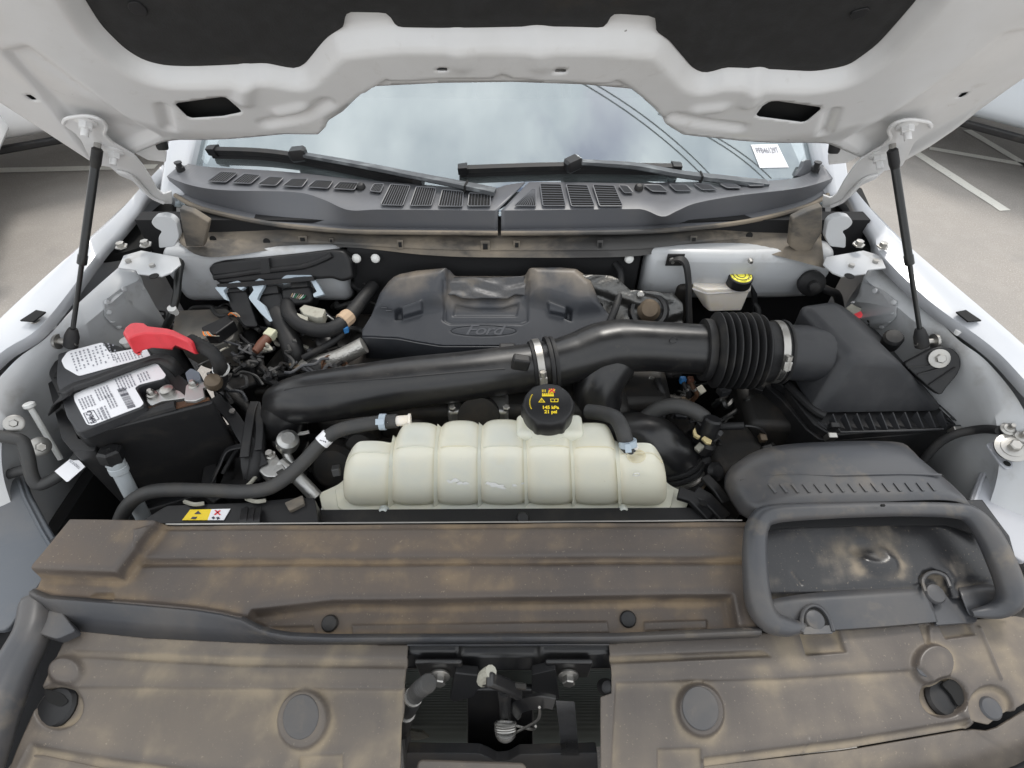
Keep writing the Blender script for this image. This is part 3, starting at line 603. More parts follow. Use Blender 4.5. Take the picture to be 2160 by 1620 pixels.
INN = [proj(HF.W(*HF.px(q, .030 if 690 < q[0] < 1420 and q[1] < 275 else .012))) for q in INN]; OUT = [proj(HF.W(*HF.px(q, 0))) for q in []]; INS = reh([(p.x, p.y) for p in rnd([Vector((a, b, 0)) for a, b in INS], 22, 3)], HF, .010); HOLE_L0, HOLE_R0, SLOTS0 = HOLE_L, HOLE_R, SLOTS
HOLE_L, HOLE_R = reh(HOLE_L, HF, .030), reh(HOLE_R, HF, .030); SLOTS = [reh(q, HF, .024) for q in SLOTS[:2]] + [reh(q, HF, .012) for q in SLOTS[2:]]
INSM = [q for q in INS if not (718 < q[0] < 840 or 1270 < q[0] < 1392)]
def frame_h(P):
    d = sdist(P, HF.poly(INSM))[0]; return .030 * sst((d + .008) / .030) - .016 * sst((d - .13) / .10)
feats = [('fn', frame_h),
         ('ridge', [(345, 214), (357, 262)], -.010, .014), ('ridge', [(1755, 224), (1738, 272)], -.010, .014),
         ('ridge', [(962, 76), (972, 122)], .004, .026), ('ridge', [(1132, 76), (1140, 122)], .004, .026),
         ('ridge', [(520, 160), (515, 200)], .008, .02), ('ridge', [(1600, 165), (1580, 205)], .008, .02),
         ('pad', [(10, 100), (60, 88), (330, 290), (200, 345)], -.010, .02), ('pad', [(2060, 110), (2120, 60), (2400, 60), (1880, 350), (1790, 300)], -.010, .02),
         ('pad', [(690, 240), (760, 192), (800, 168), (815, 158), (828, 162), (930, 157), (1040, 155), (1060, 146), (1080, 156), (1190, 163), (1285, 167), (1302, 158), (1330, 176), (1400, 240), (1400, 330), (690, 330)], -.007, .005),
         ('ridge', [(560, 250), (640, 235), (690, 205)], -.010, .016), ('ridge', [(1420, 235), (1480, 248), (1560, 258)], -.010, .016),
         ('ridge', [(590, 225), (640, 215)], .006, .018), ('ridge', [(1470, 220), (1520, 215)], .006, .018)]
feats = [feats[0]] + [(k, reh(q, HF, .020), *r_) for k, q, *r_ in feats[1:]]
inner = relief('inner_panel', HF, INN, feats, m_under, hood, res=.0055, holes=[HOLE_L, HOLE_R] + SLOTS, thick=.0015)
relief('insulation_pad', HF, INS, [('fn', lambda P: .007 + .006 * sst(-sdist(P, HF.poly(INS))[0] / .03) + .002 * np.sin(P[:, 0] * 19) * np.sin(P[:, 1] * 23))], m_insul, hood, res=.009, thick=.004)
for q in ([(268, 6), (290, 4), (312, 22), (310, 34), (284, 32), (270, 20)], [(1792, 32), (1802, 24), (1830, 17), (1836, 22), (1824, 36), (1800, 44)]):
    pxprism(q, HF, .010, .0155, .006).build('liner_clip', m_black, hood, bev=.001)
# outer skin and hem
OUT = [(-90, 190), (0, 228), (90, 288), (196, 352), (222, 360), (240, 358), (262, 344), (284, 325), (342, 302), (500, 280), (690, 266), (722, 249), (790, 193), (1080, 184), (1332, 199), (1418, 273), (1700, 297), (1745, 304), (1815, 334), (1868, 358), (1892, 360), (1975, 312), (2075, 246), (2160, 192), (2250, 132), (2250, -700), (-90, -700)]
g = G(); q = HF.poly(OUT)
g.prism([HF.W(a, b, -.030) for a, b in q], HF.n * -.004); g.build('outer_skin', m_white, hood, smooth=False)
hem = [HF.W(*HF.px(p), .004) for p in INN[:6]]; hem2 = [HF.W(*HF.px(p), -.030) for p in OUT[:6]]
for n_, (A, B) in enumerate(((INN[:6], OUT[:6]), (INN[-9:-2], OUT[-9:-2]))):
    ra = resamp([HF.W(*HF.px(p), .000) for p in A], 30); rb = resamp([HF.W(*HF.px(p), -.0295) for p in B], 30)
    mid = [a.lerp(b, .5) + HF.n * .004 for a, b in zip(ra, rb)]
    strip3([ra, mid, rb], 40).build('hem_edge', m_under, hood, solid=.002, ang=60)
G().grid([resamp([HF.W(*HF.px(p), .0) for p in INN[6:27]], 60), resamp([HF.W(*HF.px(p), -.0295) for p in OUT[7:18]], 60)]).build('rear_hem', m_under, hood, solid=.002, ang=60)
for q in (HOLE_L0, HOLE_R0): pxprism([((a - sum(p[0] for p in q) / len(q)) * 1.22 + sum(p[0] for p in q) / len(q), (b - sum(p[1] for p in q) / len(q)) * 1.6 + sum(p[1] for p in q) / len(q)) for a, b in q], HF, .006, .010).build('opening_shade_pad', m_hollow, hood)  # black pads behind the holes paint the dark inside the hood
for q in SLOTS0: 
    cx_, cy_ = sum(p[0] for p in q) / len(q), sum(p[1] for p in q) / len(q)
    pxprism([((a - cx_) * 1.3 + cx_, (b - cy_) * 1.4 + cy_) for a, b in q], HF, -.002, .003).build('slot_shade_pad', m_hollow, hood)  # black pads paint the shade inside the slots
# hinges, bolts, rubber bumpers
HG = [(133, 260), (136, 250), (146, 246), (180, 242), (205, 247), (219, 256), (224, 266), (220, 277), (223, 285), (235, 297), (262, 313), (285, 327), (300, 345), (318, 372), (332, 398), (345, 408), (362, 402), (364, 428), (345, 428), (322, 420), (300, 402), (280, 380), (252, 368), (232, 350), (205, 345), (195, 340), (180, 312), (172, 295), (160, 280), (140, 266)]
for s in (-1, 1):
    pts = HG if s < 0 else [(2098 - a, b + 8) for a, b in HG]
    q = rnd([Vector((*HF.px(p, .022), 0)) for p in pts], .004, 2)
    hg = G().prism([HF.W(p.x, p.y, .0205) for p in q], HF.n * .004).build('hinge', m_under, hood, bev=.0012)
    r_ = [(134, 258), (137, 250), (147, 246), (180, 242), (205, 247), (219, 256), (224, 266), (220, 277), (223, 285), (235, 297)] if s < 0 else [(2098 - a, b + 8) for a, b in [(134, 258), (137, 250), (147, 246), (180, 242), (205, 247), (219, 256), (224, 266), (220, 277), (223, 285), (235, 297)]]
    G().tube(crom([HF.W(*HF.px(p, .024), .026) for p in r_], 3), .003, 8).build('hinge_rim', m_under, hg)
    r_ = [(246, 357), (275, 366), (300, 390), (320, 412), (345, 424)]; r_ = r_ if s < 0 else [(2098 - a, b + 8) for a, b in r_]
    G().tube(crom([HF.W(*HF.px(p, .024), .028) for p in r_], 3), .004, 8).build('hinge_rim', m_under, hg)
    for a, b in ((181, 257), (240, 320)):
        a, b = (a, b) if s < 0 else (2094 - a, b + 8)
        c = HF.W(*HF.px((a, b), .025), .024)
        bo = G().lathe([(.0165, 0), (.0165, .002), (.013, .004)], c, HF.n, 20).build('hinge_bolt', m_under, hood)
        G().lathe([(.0105, .003), (.0105, .013), (.0095, .0145)], c, HF.n, 6).build('nut', m_under, bo, ang=20)
        G().lathe([(.006, .014), (.006, .026), (.005, .0275)], c, HF.n, 12).build('stud', m_under, bo)
    a, b = (338, 299) if s < 0 else (1763, 307)
    c = HF.W(*HF.px((a, b - 6), .0), .0)
    G().lathe([(.013, -.01), (.011, .004), (.010, .016), (.008, .019)], c, (HF.n + Vector((0, .3, -.8))).normalized(), 16).build('rubber_bumper', m_rubber, hood)
    # tab in the rear corner above the cowl
    q = [(284, 323), (330, 302), (352, 322), (350, 342), (312, 338)]; q = q if s < 0 else [(2098 - a, b + 6) for a, b in q]
    pxprism(q, HF, -.028, -.024, .004).build('corner_tab', m_under, hood, bev=.001)

# ================================================================ GAS STRUTS
for s in (-1, 1):
    tp = HF.W(*HF.px((204, 326) if s < 0 else (1884, 328), .045), .045)
    bt = U(150, 722, z=1.205) if s < 0 else U(1944, 722, z=1.205)
    d = (bt - tp).normalized(); L = (bt - tp).length
    st = empty('gas_strut', bt, 'black gas strut holding the bonnet on the %s side' % ('battery' if s < 0 else 'air filter box'), 'gas strut', 'bonnet gas struts')
    G().lathe([(.006, .02), (.0072, .022), (.0072, .50 * L), (.0084, .505 * L), (.0084, .55 * L), (.006, .555 * L)], tp, d, 18).build('cylinder', m_strut, st)
    G().lathe([(.0045, .54 * L), (.0045, L - .03)], tp, d, 12).build('piston_rod', m_strut, st)
    for c, k in ((tp, 1), (bt, -1)):
        kk = .62 if k > 0 else .9; G().lathe([(.010 * kk, -.012), (.0145 * kk, -.009), (.0145 * kk, .014), (.011 * kk, .026), (.0085 * kk, .032)], c, d * k, 14).build('end_socket', m_rubber, st)
    ax = Vector((s, 0, 0.1)); bs = G().lathe([(.007, -.012), (.007, .022), (.016, .023), (.016, .028)], bt, ax, 14).build('ball_stud', m_steel, st)
    ax = -HF.n; G().lathe([(.006, 0), (.006, .03)], tp, ax, 10).build('ball_stud', m_steel, st)

# ================================================================ COWL PANELS
def gz(a, b, k=.012): return (a, b, UG(a, b).z + k)
cowls = {}
CW = {'left': ([gz(385, 342), gz(440, 352), gz(600, 362), gz(760, 379), gz(900, 390), gz(1000, 399), gz(1036, 400), gz(1066, 391), gz(1108, 384)],
               [(352, 372, 1.358), (400, 390, 1.358), (470, 401, 1.355), (620, 405, 1.35), (680, 420, 1.343), (735, 443, 1.334), (800, 442, 1.334), (930, 443, 1.332), (1050, 444, 1.331)],
               [(362, 392, 1.33), (420, 422, 1.315), (560, 456, 1.298), (700, 475, 1.290), (850, 480, 1.286), (1050, 483, 1.285)],
               [(370, 412, 1.32), (425, 440, 1.31), (560, 470, 1.298), (720, 487, 1.291), (850, 490, 1.289), (1050, 492, 1.288)]),
      'right': ([gz(1116, 384), gz(1160, 384), gz(1330, 386), gz(1480, 383), gz(1620, 381), gz(1690, 372), gz(1735, 346)],
                [(1057, 444, 1.331), (1320, 441, 1.333), (1360, 443, 1.334), (1398, 457, 1.333), (1430, 444, 1.338), (1470, 428, 1.345), (1560, 412, 1.351), (1690, 396, 1.357), (1757, 376, 1.358)],
                [(1057, 483, 1.285), (1250, 480, 1.286), (1400, 474, 1.290), (1560, 455, 1.299), (1690, 424, 1.315), (1750, 392, 1.33)],
                [(1057, 492, 1.288), (1250, 491, 1.289), (1400, 486, 1.291), (1570, 468, 1.298), (1700, 436, 1.311), (1750, 408, 1.32)])}
VL = [[(440, 386), (468, 366), (503, 368), (478, 388)], [(491, 389), (518, 370), (551, 373), (530, 391)], [(545, 393), (570, 376), (600, 378), (583, 395)], [(597, 396), (618, 380), (651, 381), (638, 398)], [(650, 398), (668, 383), (704, 385), (693, 401)], [(704, 401), (718, 387), (757, 389), (748, 404)], [(781, 406), (790, 391), (811, 391), (803, 409)],
      [(804, 435), (825, 392), (866, 395), (850, 437)], [(865, 437), (879, 397), (921, 400), (910, 437)], [(925, 438), (934, 403), (978, 407), (975, 439)], [(987, 438), (990, 410), (1035, 413), (1034, 438)]]
VR = [[(1085, 437), (1123, 402), (1130, 403), (1130, 438)], [(1139, 391), (1183, 392), (1193, 437), (1145, 437)], [(1194, 392), (1238, 394), (1254, 438), (1205, 438)], [(1250, 393), (1295, 395), (1313, 438), (1264, 438)], [(1304, 394), (1322, 395), (1335, 410), (1316, 410)],
      [(1357, 393), (1392, 394), (1408, 408), (1375, 407)], [(1410, 392), (1445, 393), (1458, 406), (1425, 406)], [(1460, 390), (1494, 392), (1511, 404), (1480, 404)], [(1516, 391), (1548, 392), (1562, 400), (1532, 400)], [(1575, 391), (1603, 391), (1611, 395), (1580, 396)]]
for side, rows in CW.items():
    g = strip(rows, 90); tree = bvh(g)
    c = empty('cowl_panel', U(700 if side == 'left' else 1400, 440, z=1.28), 'grey cowl panel with slotted air vents on the %s of the centre seam' % side, 'cowl panel', 'cowl panel halves')
    pn = g.build('panel', m_cowl, c, solid=.003, ang=28)
    sl = crom([U(a, b, z=z + .001) for a, b, z in rows[3]], 6); G().tube(sl, .0055, 8).build('lip_seal', m_beam, c)
    for q in (VL if side == 'left' else VR):
        big = abs(q[0][1] - q[1][1]) > 34 or abs(q[2][1] - q[1][1]) > 30
        P = [UB(a, b, tree, .0028, 1.34) for a, b in q]
        v = G().prism(rnd(P, .004, 2), (0, -.0004, .0008)).build('vent', m_hollow, c, smooth=False)
        small = not big; n = 7 if small else 9; g2 = G()
        for i in range(1, n):
            t = i / n; a_ = P[1].lerp(P[2], t); b_ = P[0].lerp(P[3], t); up = Vector((0, -.0005, .0018)); g2.tube([a_ + up, b_ + up], .0006 if small else .0009, 4)
        tag(g2.build('vent_slats', m_cowl, v, smooth=False), kind='stuff')
        G().tube([p + Vector((0, -.0008, .002)) for p in rnd(P, .004, 2)], .0014, 5, closed=True).build('vent_rim', m_cowl, v)
    for a, b in (((762, 396),) if side == 'left' else ((1347, 398),)):
        p = UB(a, b, tree, 0, 1.34); G().lathe([(.011, -.004), (.010, .006), (.006, .011), (.001, .012)], p, (0, -.3, 1), 14).build('washer_nozzle', m_black, c)
    # corner upstand and clip
    a, b = ((405, 330) if side == 'left' else (1702, 352))
    q = [(-18, 22), (-8, -16), (4, -14), (10, 2), (24, 20)]; q = [(a + (x if side == 'left' else -x), b + y) for x, y in q]
    fr = Frame(U(a, b, z=1.36), (1, 0, 0), (0, .5, 1)); pxprism(q, fr, -.01, .01, .004).build('corner_upstand', m_cowl, c, bev=.002)
    p = U(379 if side == 'left' else 1722, 352, z=1.372); G().lathe([(.010, -.01), (.010, 0), (.007, .001), (.007, .008), (.009, .009), (.009, .012)], p, (0, 0, 1), 12).build('push_clip', m_black, c)
# ---------------- dusty support beam under the lip
bt_ = [(385, 448, 1.28), (560, 482, 1.275), (740, 498, 1.27), (1050, 503, 1.268), (1350, 500, 1.27), (1560, 480, 1.275), (1725, 440, 1.28)]
bb = [(378, 512, 1.262), (440, 543, 1.25), (600, 524, 1.252), (740, 522, 1.25), (900, 538, 1.244), (1052, 543, 1.242), (1330, 541, 1.243), (1440, 522, 1.25), (1560, 522, 1.25), (1640, 540, 1.25), (1740, 566, 1.248)]
T_ = resamp(crom([U(a, b, z=z) for a, b, z in bt_], 6), 80); B_ = resamp(crom([U(a, b, z=z) for a, b, z in bb], 6), 80)
gb = G().grid([[p + Vector((0, .03, .004)) for p in T_], T_, [p.lerp(q, .3) + Vector((0, -.010, -.002)) for p, q in zip(T_, B_)], [p.lerp(q, .42) + Vector((0, -.010, -.004)) for p, q in zip(T_, B_)], [p.lerp(q, .5) for p, q in zip(T_, B_)], B_, [q + Vector((0, .05, -.01)) for q in B_]])
trb = bvh(gb); bm_ = gb.build('cowl_support_beam', m_beam, None, solid=.002, ang=30)
tag(bm_, 'dusty dark beam running below the cowl lip across the bay', 'beam')
for a, b, w_, h_ in ((1024, 520, .022, .026), (1090, 517, .016, .020), (845, 516, .014, .022), (1265, 517, .014, .022), (640, 505, .020, .016), (1462, 505, .016, .016), (700, 508, .01, .012)):
    p = UB(a, b, trb, .002, 1.25); k = G().box(p, (w_, .006, h_), Matrix.Rotation(R(-18), 3, 'X')).build('beam_clip', m_beam, bm_, bev=.0012)
    G().box(p + Vector((0, -.004, .001)), (w_ * .5, .003, h_ * .5), Matrix.Rotation(R(-18), 3, 'X')).build('clip_window', m_hollow, k)
for a, b in ((450, 505), (563, 510), (1680, 507), (1580, 497)):
    G().lathe([(.008, 0), (.008, .0012)], UB(a, b, trb, .001, 1.25), (0, -.9, .3), 12).build('beam_hole', m_hollow, bm_)
# side cheeks closing the beam ends
for q in ([(378, 440), (405, 448), (440, 470), (430, 520), (392, 520), (383, 480)], [(1735, 436), (1705, 446), (1672, 462), (1665, 520), (1700, 545), (1735, 490)]):
    P = [U(a, b, y=1.10) for a, b in q]; G().prism(P, (0, .02, 0)).build('beam_cheek', m_beam, bm_, bev=.003)

# ================================================================ WIPERS
def blade_prof(g, A, B, w_, h_, n=24, bow=.006):
    P = [A.lerp(B, i / n) + Vector((0, 0, bow * math.sin(math.pi * i / n))) for i in range(n + 1)]
    g.tube(P, 1.0, prof=[(-w_, -h_ * .6), (-w_ * .9, h_ * .2), (-w_ * .2, h_), (w_ * .5, h_ * .5), (w_, -h_ * .6), (0, -h_)]); return P
for side, bl, arm, hd, capp in (('left', [(444, 318), (606, 328), (890, 384)], [(610, 326), (640, 327), (760, 348), (880, 372), (962, 388), (1010, 398), (1044, 406)], (628, 327), (444, 318)),
                                ('right', [(970, 358), (1200, 351), (1432, 354)], [(1196, 346), (1215, 342), (1290, 346), (1345, 351), (1440, 368), (1540, 380), (1618, 389)], (1208, 348), (976, 358))):
    wp = empty('windshield_wiper', UG(*hd), 'black windshield wiper %s' % ('resting on the left half of the glass' if side == 'left' else 'resting on the right half of the glass'), 'wiper', 'windshield wipers')
    p = [UG(a, b, .022) for a, b in bl]
    g = G(); P = crom(p, 10); g.tube(P, 1.0, prof=[(-.011, -.006), (-.010, .003), (-.002, .011), (.006, .006), (.011, -.006), (0, -.010)]); g.build('blade', m_rubber, wp)
    g = G(); g.tube([q + Vector((0, 0, -.012)) for q in P], 1.0, prof=[(-.003, -.010), (-.003, .006), (.003, .006), (.003, -.010)]); g.build('rubber_edge', m_foam, wp)
    A = crom([UG(a, b, .040) for a, b in arm], 8); n = len(A)
    g = G(); g.tube(A, [.55 + .5 * (i / n) for i in range(n)], prof=[(-.012, -.006), (-.013, .003), (-.008, .008), (.008, .008), (.013, .003), (.012, -.006)]); ar = g.build('arm', M('wiper_arm_grey_' + side, (.055, .06, .066), .4, layers=[((.24, .26, .27), 45, .5, .68, .55, .6)], stretch=(.4, 1, 1)), wp)
    k = int(n * .72); d = (A[k + 1] - A[k]).normalized(); u = d.cross(Vector((0, -.4, 1))).normalized()
    G().tube([A[k] - d * .002, A[k] + d * .002], 1.0, prof=[(-.0145, -.008), (-.0145, .010), (.0145, .010), (.0145, -.008)]).build('arm_joint', m_hollow, ar)
    p = UG(*hd, .036); d = (A[4] - A[0]).normalized()
    G().tube([p - d * .018, p - d * .012, p + d * .016, p + d * .022], [.7, 1, 1, .7], prof=[(-.014, -.016), (-.014, .008), (-.006, .015), (.006, .015), (.014, .008), (.014, -.016)]).build('blade_adapter', m_blackc, wp, bev=.001)
    for e, f in ((P[0], P[2]), (P[-1], P[-3])):
        d = (f - e).normalized(); G().tube([e - d * .004, e + d * .018], [1.0, 1.15], prof=[(-.013, -.009), (-.012, .005), (-.002, .014), (.008, .008), (.013, -.009), (0, -.012)]).build('end_cap', m_blackc, wp)
# paper tag behind the glass
q = [UG(a, b, .002) for a, b in ((1584, 305), (1640, 304), (1664, 353), (1603, 354))]
stk = G().prism(q, (0, .0003, -.0006)).build('stock_tag', m_paper, None, smooth=False); tag(stk, 'white paper stock tag on the lower right windshield', 'paper tag')
W_ = quadW(q, .0012); letters(G(), 'PFB46129T', .34, lambda a, b: W_(.5 + a * .52, .72 + b * 1.0), bold=.006).build('printed_number', m_inkl, stk, smooth=False)

# ================================================================ RADIATOR SHIELDS
pA, pB = U(1055, 1340, z=1.052), U(1055, 1105, z=1.085)
SF = Frame(pA, (1, 0, 0), pB - pA)               # rear shield plane
RS = [(172, 1108), (345, 1110), (700, 1107), (1200, 1104), (1590, 1101), (1600, 1200), (1596, 1331), (1300, 1344), (700, 1346), (610, 1342), (560, 1332), (515, 1309), (470, 1298), (420, 1290), (300, 1279), (110, 1264), (74, 1250), (95, 1200)]
rs = empty('rear_radiator_shield', pA, 'dusty brown plastic shield directly in front of the coolant tank', 'radiator shield', 'radiator shields')
ft = [('pad', [(150, 1060), (372, 1060), (350, 1112), (268, 1222), (60, 1213), (90, 1150)], .030, .012),
      ('ridge', [(305, 1187), (1700, 1181)], -.007, .010), ('pad', [(305, 1130), (345, 1120), (1700, 1112), (1700, 1178), (305, 1183)], .005, .006),
      ('pad', [(505, 1330), (530, 1290), (600, 1282), (700, 1270), (1545, 1257), (1562, 1360), (560, 1370)], -.026, .010),
      ('ridge', [(60, 1246), (110, 1262), (300, 1277), (420, 1288), (470, 1296), (515, 1307), (560, 1330), (610, 1340), (700, 1344), (1300, 1342), (1600, 1329)], .010, .009),
      ('pad', [(735, 1312), (1285, 1305), (1290, 1330), (735, 1334)], .004, .003), ('pad', [(1365, 1306), (1500, 1302), (1500, 1322), (1365, 1326)], .004, .003), ('pad', [(545, 1317), (650, 1314), (655, 1332), (560, 1334)], -.004, .003),
      ('pad', [(185, 1262), (200, 1252), (238, 1252), (243, 1268), (200, 1270)], -.006, .005),
      ('fn', lambda P: .0012 * np.sin(P[:, 0] * 9) + .001 * np.sin(P[:, 0] * 23 + P[:, 1] * 30))]
relief('panel', SF, RS, ft, m_shield2, rs, res=.0020, thick=.003)
def plug(px, py, fr, h, r, par, ax=None, mat=m_black, dome=.004, name='push_pin'):
    c = fr.W(*fr.px((px, py), h), h); return G().lathe([(r, -.004), (r, 0), (r * .85, dome * .7), (r * .4, dome), (.0005, dome * 1.05)], c, ax or fr.n, 20).build(name, mat, par)
plug(695, 1315, SF, -.022, .0135, rs, (0, -.35, 1)); plug(1325, 1306, SF, -.022, .0135, rs, (0, -.35, 1))
# thin pale seam at the rear edge
G().tube([U(a, b, z=1.088) for a, b in ((350, 1106), (700, 1103), (1200, 1100), (1565, 1097))], .0014, 6).build('edge_trim', m_steel, rs)
# step wall down to the front shield
LT = [(74, 1250), (110, 1264), (300, 1279), (420, 1290), (470, 1298), (515, 1309), (560, 1332), (610, 1342), (700, 1346), (1300, 1344), (1600, 1331)]
LB = [(128, 1322), (150, 1330), (310, 1346), (430, 1352), (490, 1355), (540, 1357), (590, 1359), (640, 1360), (720, 1360), (1300, 1358), (1600, 1345)]
pC, pD = U(1055, 1358, z=1.022), U(1055, 1615, z=.992)
FF = Frame(pC, (1, 0, 0), pC - pD)
ta = resamp([SF.W(*SF.px(p), .0115) for p in LT], 70); tb = resamp([FF.W(*FF.px(p), .001) for p in LB], 70)
G().grid([[p + Vector((0, .006, -.004)) for p in ta], [p + Vector((0, -.002, .001)) for p in ta], [p + Vector((0, -.006, -.004)) for p in ta], [p.lerp(q, .5) + Vector((0, -.001, 0)) for p, q in zip(ta, tb)], tb]).build('step_lip', m_duct, rs, solid=.002, ang=60)
# front shield
FSO = [(146, 1327), (310, 1346), (560, 1357), (861, 1360), (858, 1400), (852, 1470), (846, 1530), (838, 1760), (-40, 1760), (30, 1580), (75, 1480), (120, 1385)]
FSR = [(1284, 1358), (1600, 1335), (1750, 1330), (2140, 1300), (2300, 1330), (2280, 1420), (2200, 1460), (2120, 1508), (2095, 1528), (2060, 1520), (2045, 1540), (2050, 1535), (1800, 1578), (1490, 1618), (1470, 1760), (1268, 1760), (1267, 1470), (1290, 1462), (1290, 1420)]
fs = empty('front_radiator_shield', U(1055, 1600, z=.98), 'dusty tan plastic shield nearest the camera, open round the latch', 'radiator shield', 'radiator shields')
fL = [('pad', [(150, 1372), (500, 1385), (856, 1392), (856, 1408), (500, 1404), (160, 1385)], -.004, .006), ('pad', [(60, 1452), (220, 1450), (850, 1455), (850, 1800), (-60, 1800)], -.006, .006),
      ('pad', ell((640, 1518), 54, 64, 28, .25), .014, .009), ('pad', ell((142, 1415), 36, 30, 20), .010, .010), ('pad', ell((118, 1490), 48, 46, 20), -.012, .008),
      ('pad', [(630, 1596), (720, 1592), (720, 1700), (625, 1700)], -.005, .004), ('pad', [(60, 1575), (220, 1602), (500, 1640), (840, 1652), (840, 1800), (-60, 1800)], -.012, .010),
      ('fn', lambda P: .0015 * np.sin(P[:, 0] * 11 + 1) * np.sin(P[:, 1] * 17))]
relief('left_panel', FF, FSO, fL, m_shield, fs, res=.0020, thick=.003)
fR = [('pad', [(1285, 1385), (1610, 1372), (1625, 1383), (1285, 1398)], -.007, .005), ('pad', [(1300, 1440), (1640, 1432), (1935, 1412), (2000, 1480), (2080, 1545), (2060, 1800), (1280, 1800)], -.006, .006),
      ('pad', ell((1478, 1498), 48, 58, 28, -.3), .014, .009), ('pad', ell((1965, 1402), 40, 42, 24), .013, .008), ('pad', ell((1995, 1470), 46, 40, 24), -.016, .008), ('pad', ell((2092, 1492), 46, 46, 24), -.010, .006),
      ('pad', [(1688, 1330), (1768, 1325), (1785, 1374), (1702, 1380)], -.009, .005), ('pad', [(1972, 1300), (2030, 1290), (2055, 1338), (1995, 1346)], -.008, .005), ('pad', [(1940, 1318), (1958, 1316), (1962, 1358), (1955, 1362)], -.006, .004),
      ('pad', [(1390, 1580), (1480, 1578), (1492, 1700), (1390, 1700)], -.006, .004), ('pad', [(1490, 1600), (1800, 1560), (2050, 1518), (2060, 1800), (1470, 1800)], -.010, .008), ('ridge', [(1712, 1560), (1700, 1600)], .002, .003),
      ('ridge', [(2065, 1325), (2110, 1430)], .004, .005), ('fn', lambda P: .0015 * np.sin(P[:, 0] * 9) * np.sin(P[:, 1] * 21 + 1))]
relief('right_panel', FF, FSR, fR, m_shield, fs, res=.0020, thick=.003)
for c_, rx, ry, ro in (((634, 1512), 38, 49, .2), ((1478, 1494), 38, 48, -.3), ((1958, 1398), 25, 30, .2)):
    pxprism(ell(c_, rx, ry, 30, ro), FF, .006, .0105 if c_[0] < 1900 else .0085).build('boss_cap', m_duct, fs, bev=.002)
br = [(858, 1358), (1286, 1357), (1286, 1361), (858, 1362)]
pxprism(br, FF, -.010, .002).build('bridge', m_duct, fs, bev=.002)
plug(118, 1492, FF, -.014, .030, fs, None, m_black, .006); plug(1992, 1474, FF, -.018, .028, fs, None, m_black, .006); plug(2090, 1494, FF, -.010, .0165, fs, None, m_duct, .004)
pxprism([(92, 1452), (130, 1462), (145, 1480), (128, 1492), (98, 1480)], FF, -.012, -.007, .006).build('pin_hole', m_hollow, fs)
pxprism([(1985, 1442), (2010, 1430), (2030, 1452), (2035, 1480), (2022, 1492), (2005, 1462)], FF, -.010, -.006, .006).build('pin_hole', m_hollow, fs)
# rolled left edge
sp = [(78, 1270, 1.045), (70, 1330, 1.04), (25, 1420, 1.03), (-20, 1530, 1.02), (-60, 1640, 1.01)]
G().tube(crom([U(a, b, z=z) for a, b, z in sp], 6), [.024 + .010 * min(1, i / 20) for i in range(25)], 14).build('rolled_edge', m_duct, fs)
q = [(40, 1262), (75, 1248), (112, 1266), (160, 1330), (120, 1348), (60, 1330)]
pxprism(q, frame_z(1.052), -.02, .0, .006).build('corner_gusset', m_duct, fs, bev=.004)
lw = [[FF.W(*FF.px(p), -.016) for p in ((1440, 1625), (1800, 1585), (2060, 1540), (2110, 1545), (2180, 1500))], [U(a, b, z=.93) for a, b in ((1440, 1700), (1800, 1680), (2060, 1640), (2130, 1620), (2250, 1560))]]
G().grid([resamp(r_, 30) for r_ in lw]).build('lower_lip', m_shield, fs, solid=.004)
lw = [[FF.W(*FF.px(p), -.016) for p in ((20, 1592), (70, 1595), (210, 1625), (500, 1680))], [U(a, b, z=.93) for a, b in ((-10, 1660), (40, 1680), (200, 1720), (500, 1780))]]
G().grid([resamp(r_, 30) for r_ in lw]).build('lower_lip', m_shield, fs, solid=.004)
gr = [[U(a, b, z=z) for a, b in q] for z, q in ((.93, [(2290, 1520), (2200, 1530), (2060, 1605), (1950, 1650)]), (.90, [(2290, 1640), (2200, 1650), (2080, 1720), (1950, 1760)]))]
gt = G().grid([resamp(r_, 24) for r_ in gr]).build('grille_trim', m_shield, None, solid=.006); tag(gt, 'dusty pale trim edge at the bottom right corner', 'trim')

# ================================================================ LATCH BAY
beam = G(); prof = lambda x, k: [Vector((x, .292, .955)), Vector((x, .285, .985 - k)), Vector((x, .300, 1.012 - k)), Vector((x, .33, 1.018 - k)), Vector((x, .335, .955))]
xs = [(-.19, 0), (-.075, 0), (-.066, .0), (-.060, .012), (-.045, .012), (.045, .012), (.062, .012), (.070, 0), (.19, 0)]
crossb = beam.loft([prof(x, k) for x, k in xs]).build('latch_crossbeam', m_gloss, None, bev=.006, ang=40); tag(crossb, 'glossy black steel crossbeam behind the bonnet latch', 'crossbeam')
for s, (a, b) in ((-1, (927, 1441)), (1, (1199, 1441))):
    p = U(a, b, y=.262); bo = G().lathe([(.017, 0), (.017, .003), (.012, .005)], p + Vector((0, .012, 0)), (0, -1, .25), 20).build('washer_bolt', m_steel, crossb)
    G().lathe([(.0105, .004), (.0105, .014), (.009, .016)], p + Vector((0, .012, 0)), (0, -1, .25), 6).build('hex_head', m_steel, bo, ang=20)
    G().box(p + Vector((-s * .0, .022, .0)), (.075, .008, .075)).build('mount_tab', m_gloss, crossb, bev=.003)
lt = empty('hood_latch', U(1065, 1500, y=.25), 'black bonnet latch with spring and release lever in the shield opening', 'latch')
bk = [(960, 1420), (1008, 1425), (1012, 1450), (1000, 1470), (958, 1482), (948, 1475)]
fl_ = Frame(U(1065, 1450, y=.262), (1, 0, 0), (0, .25, 1))
pxprism(bk, fl_, -.012, .004, .003).build('bracket', m_black, lt, bev=.002)
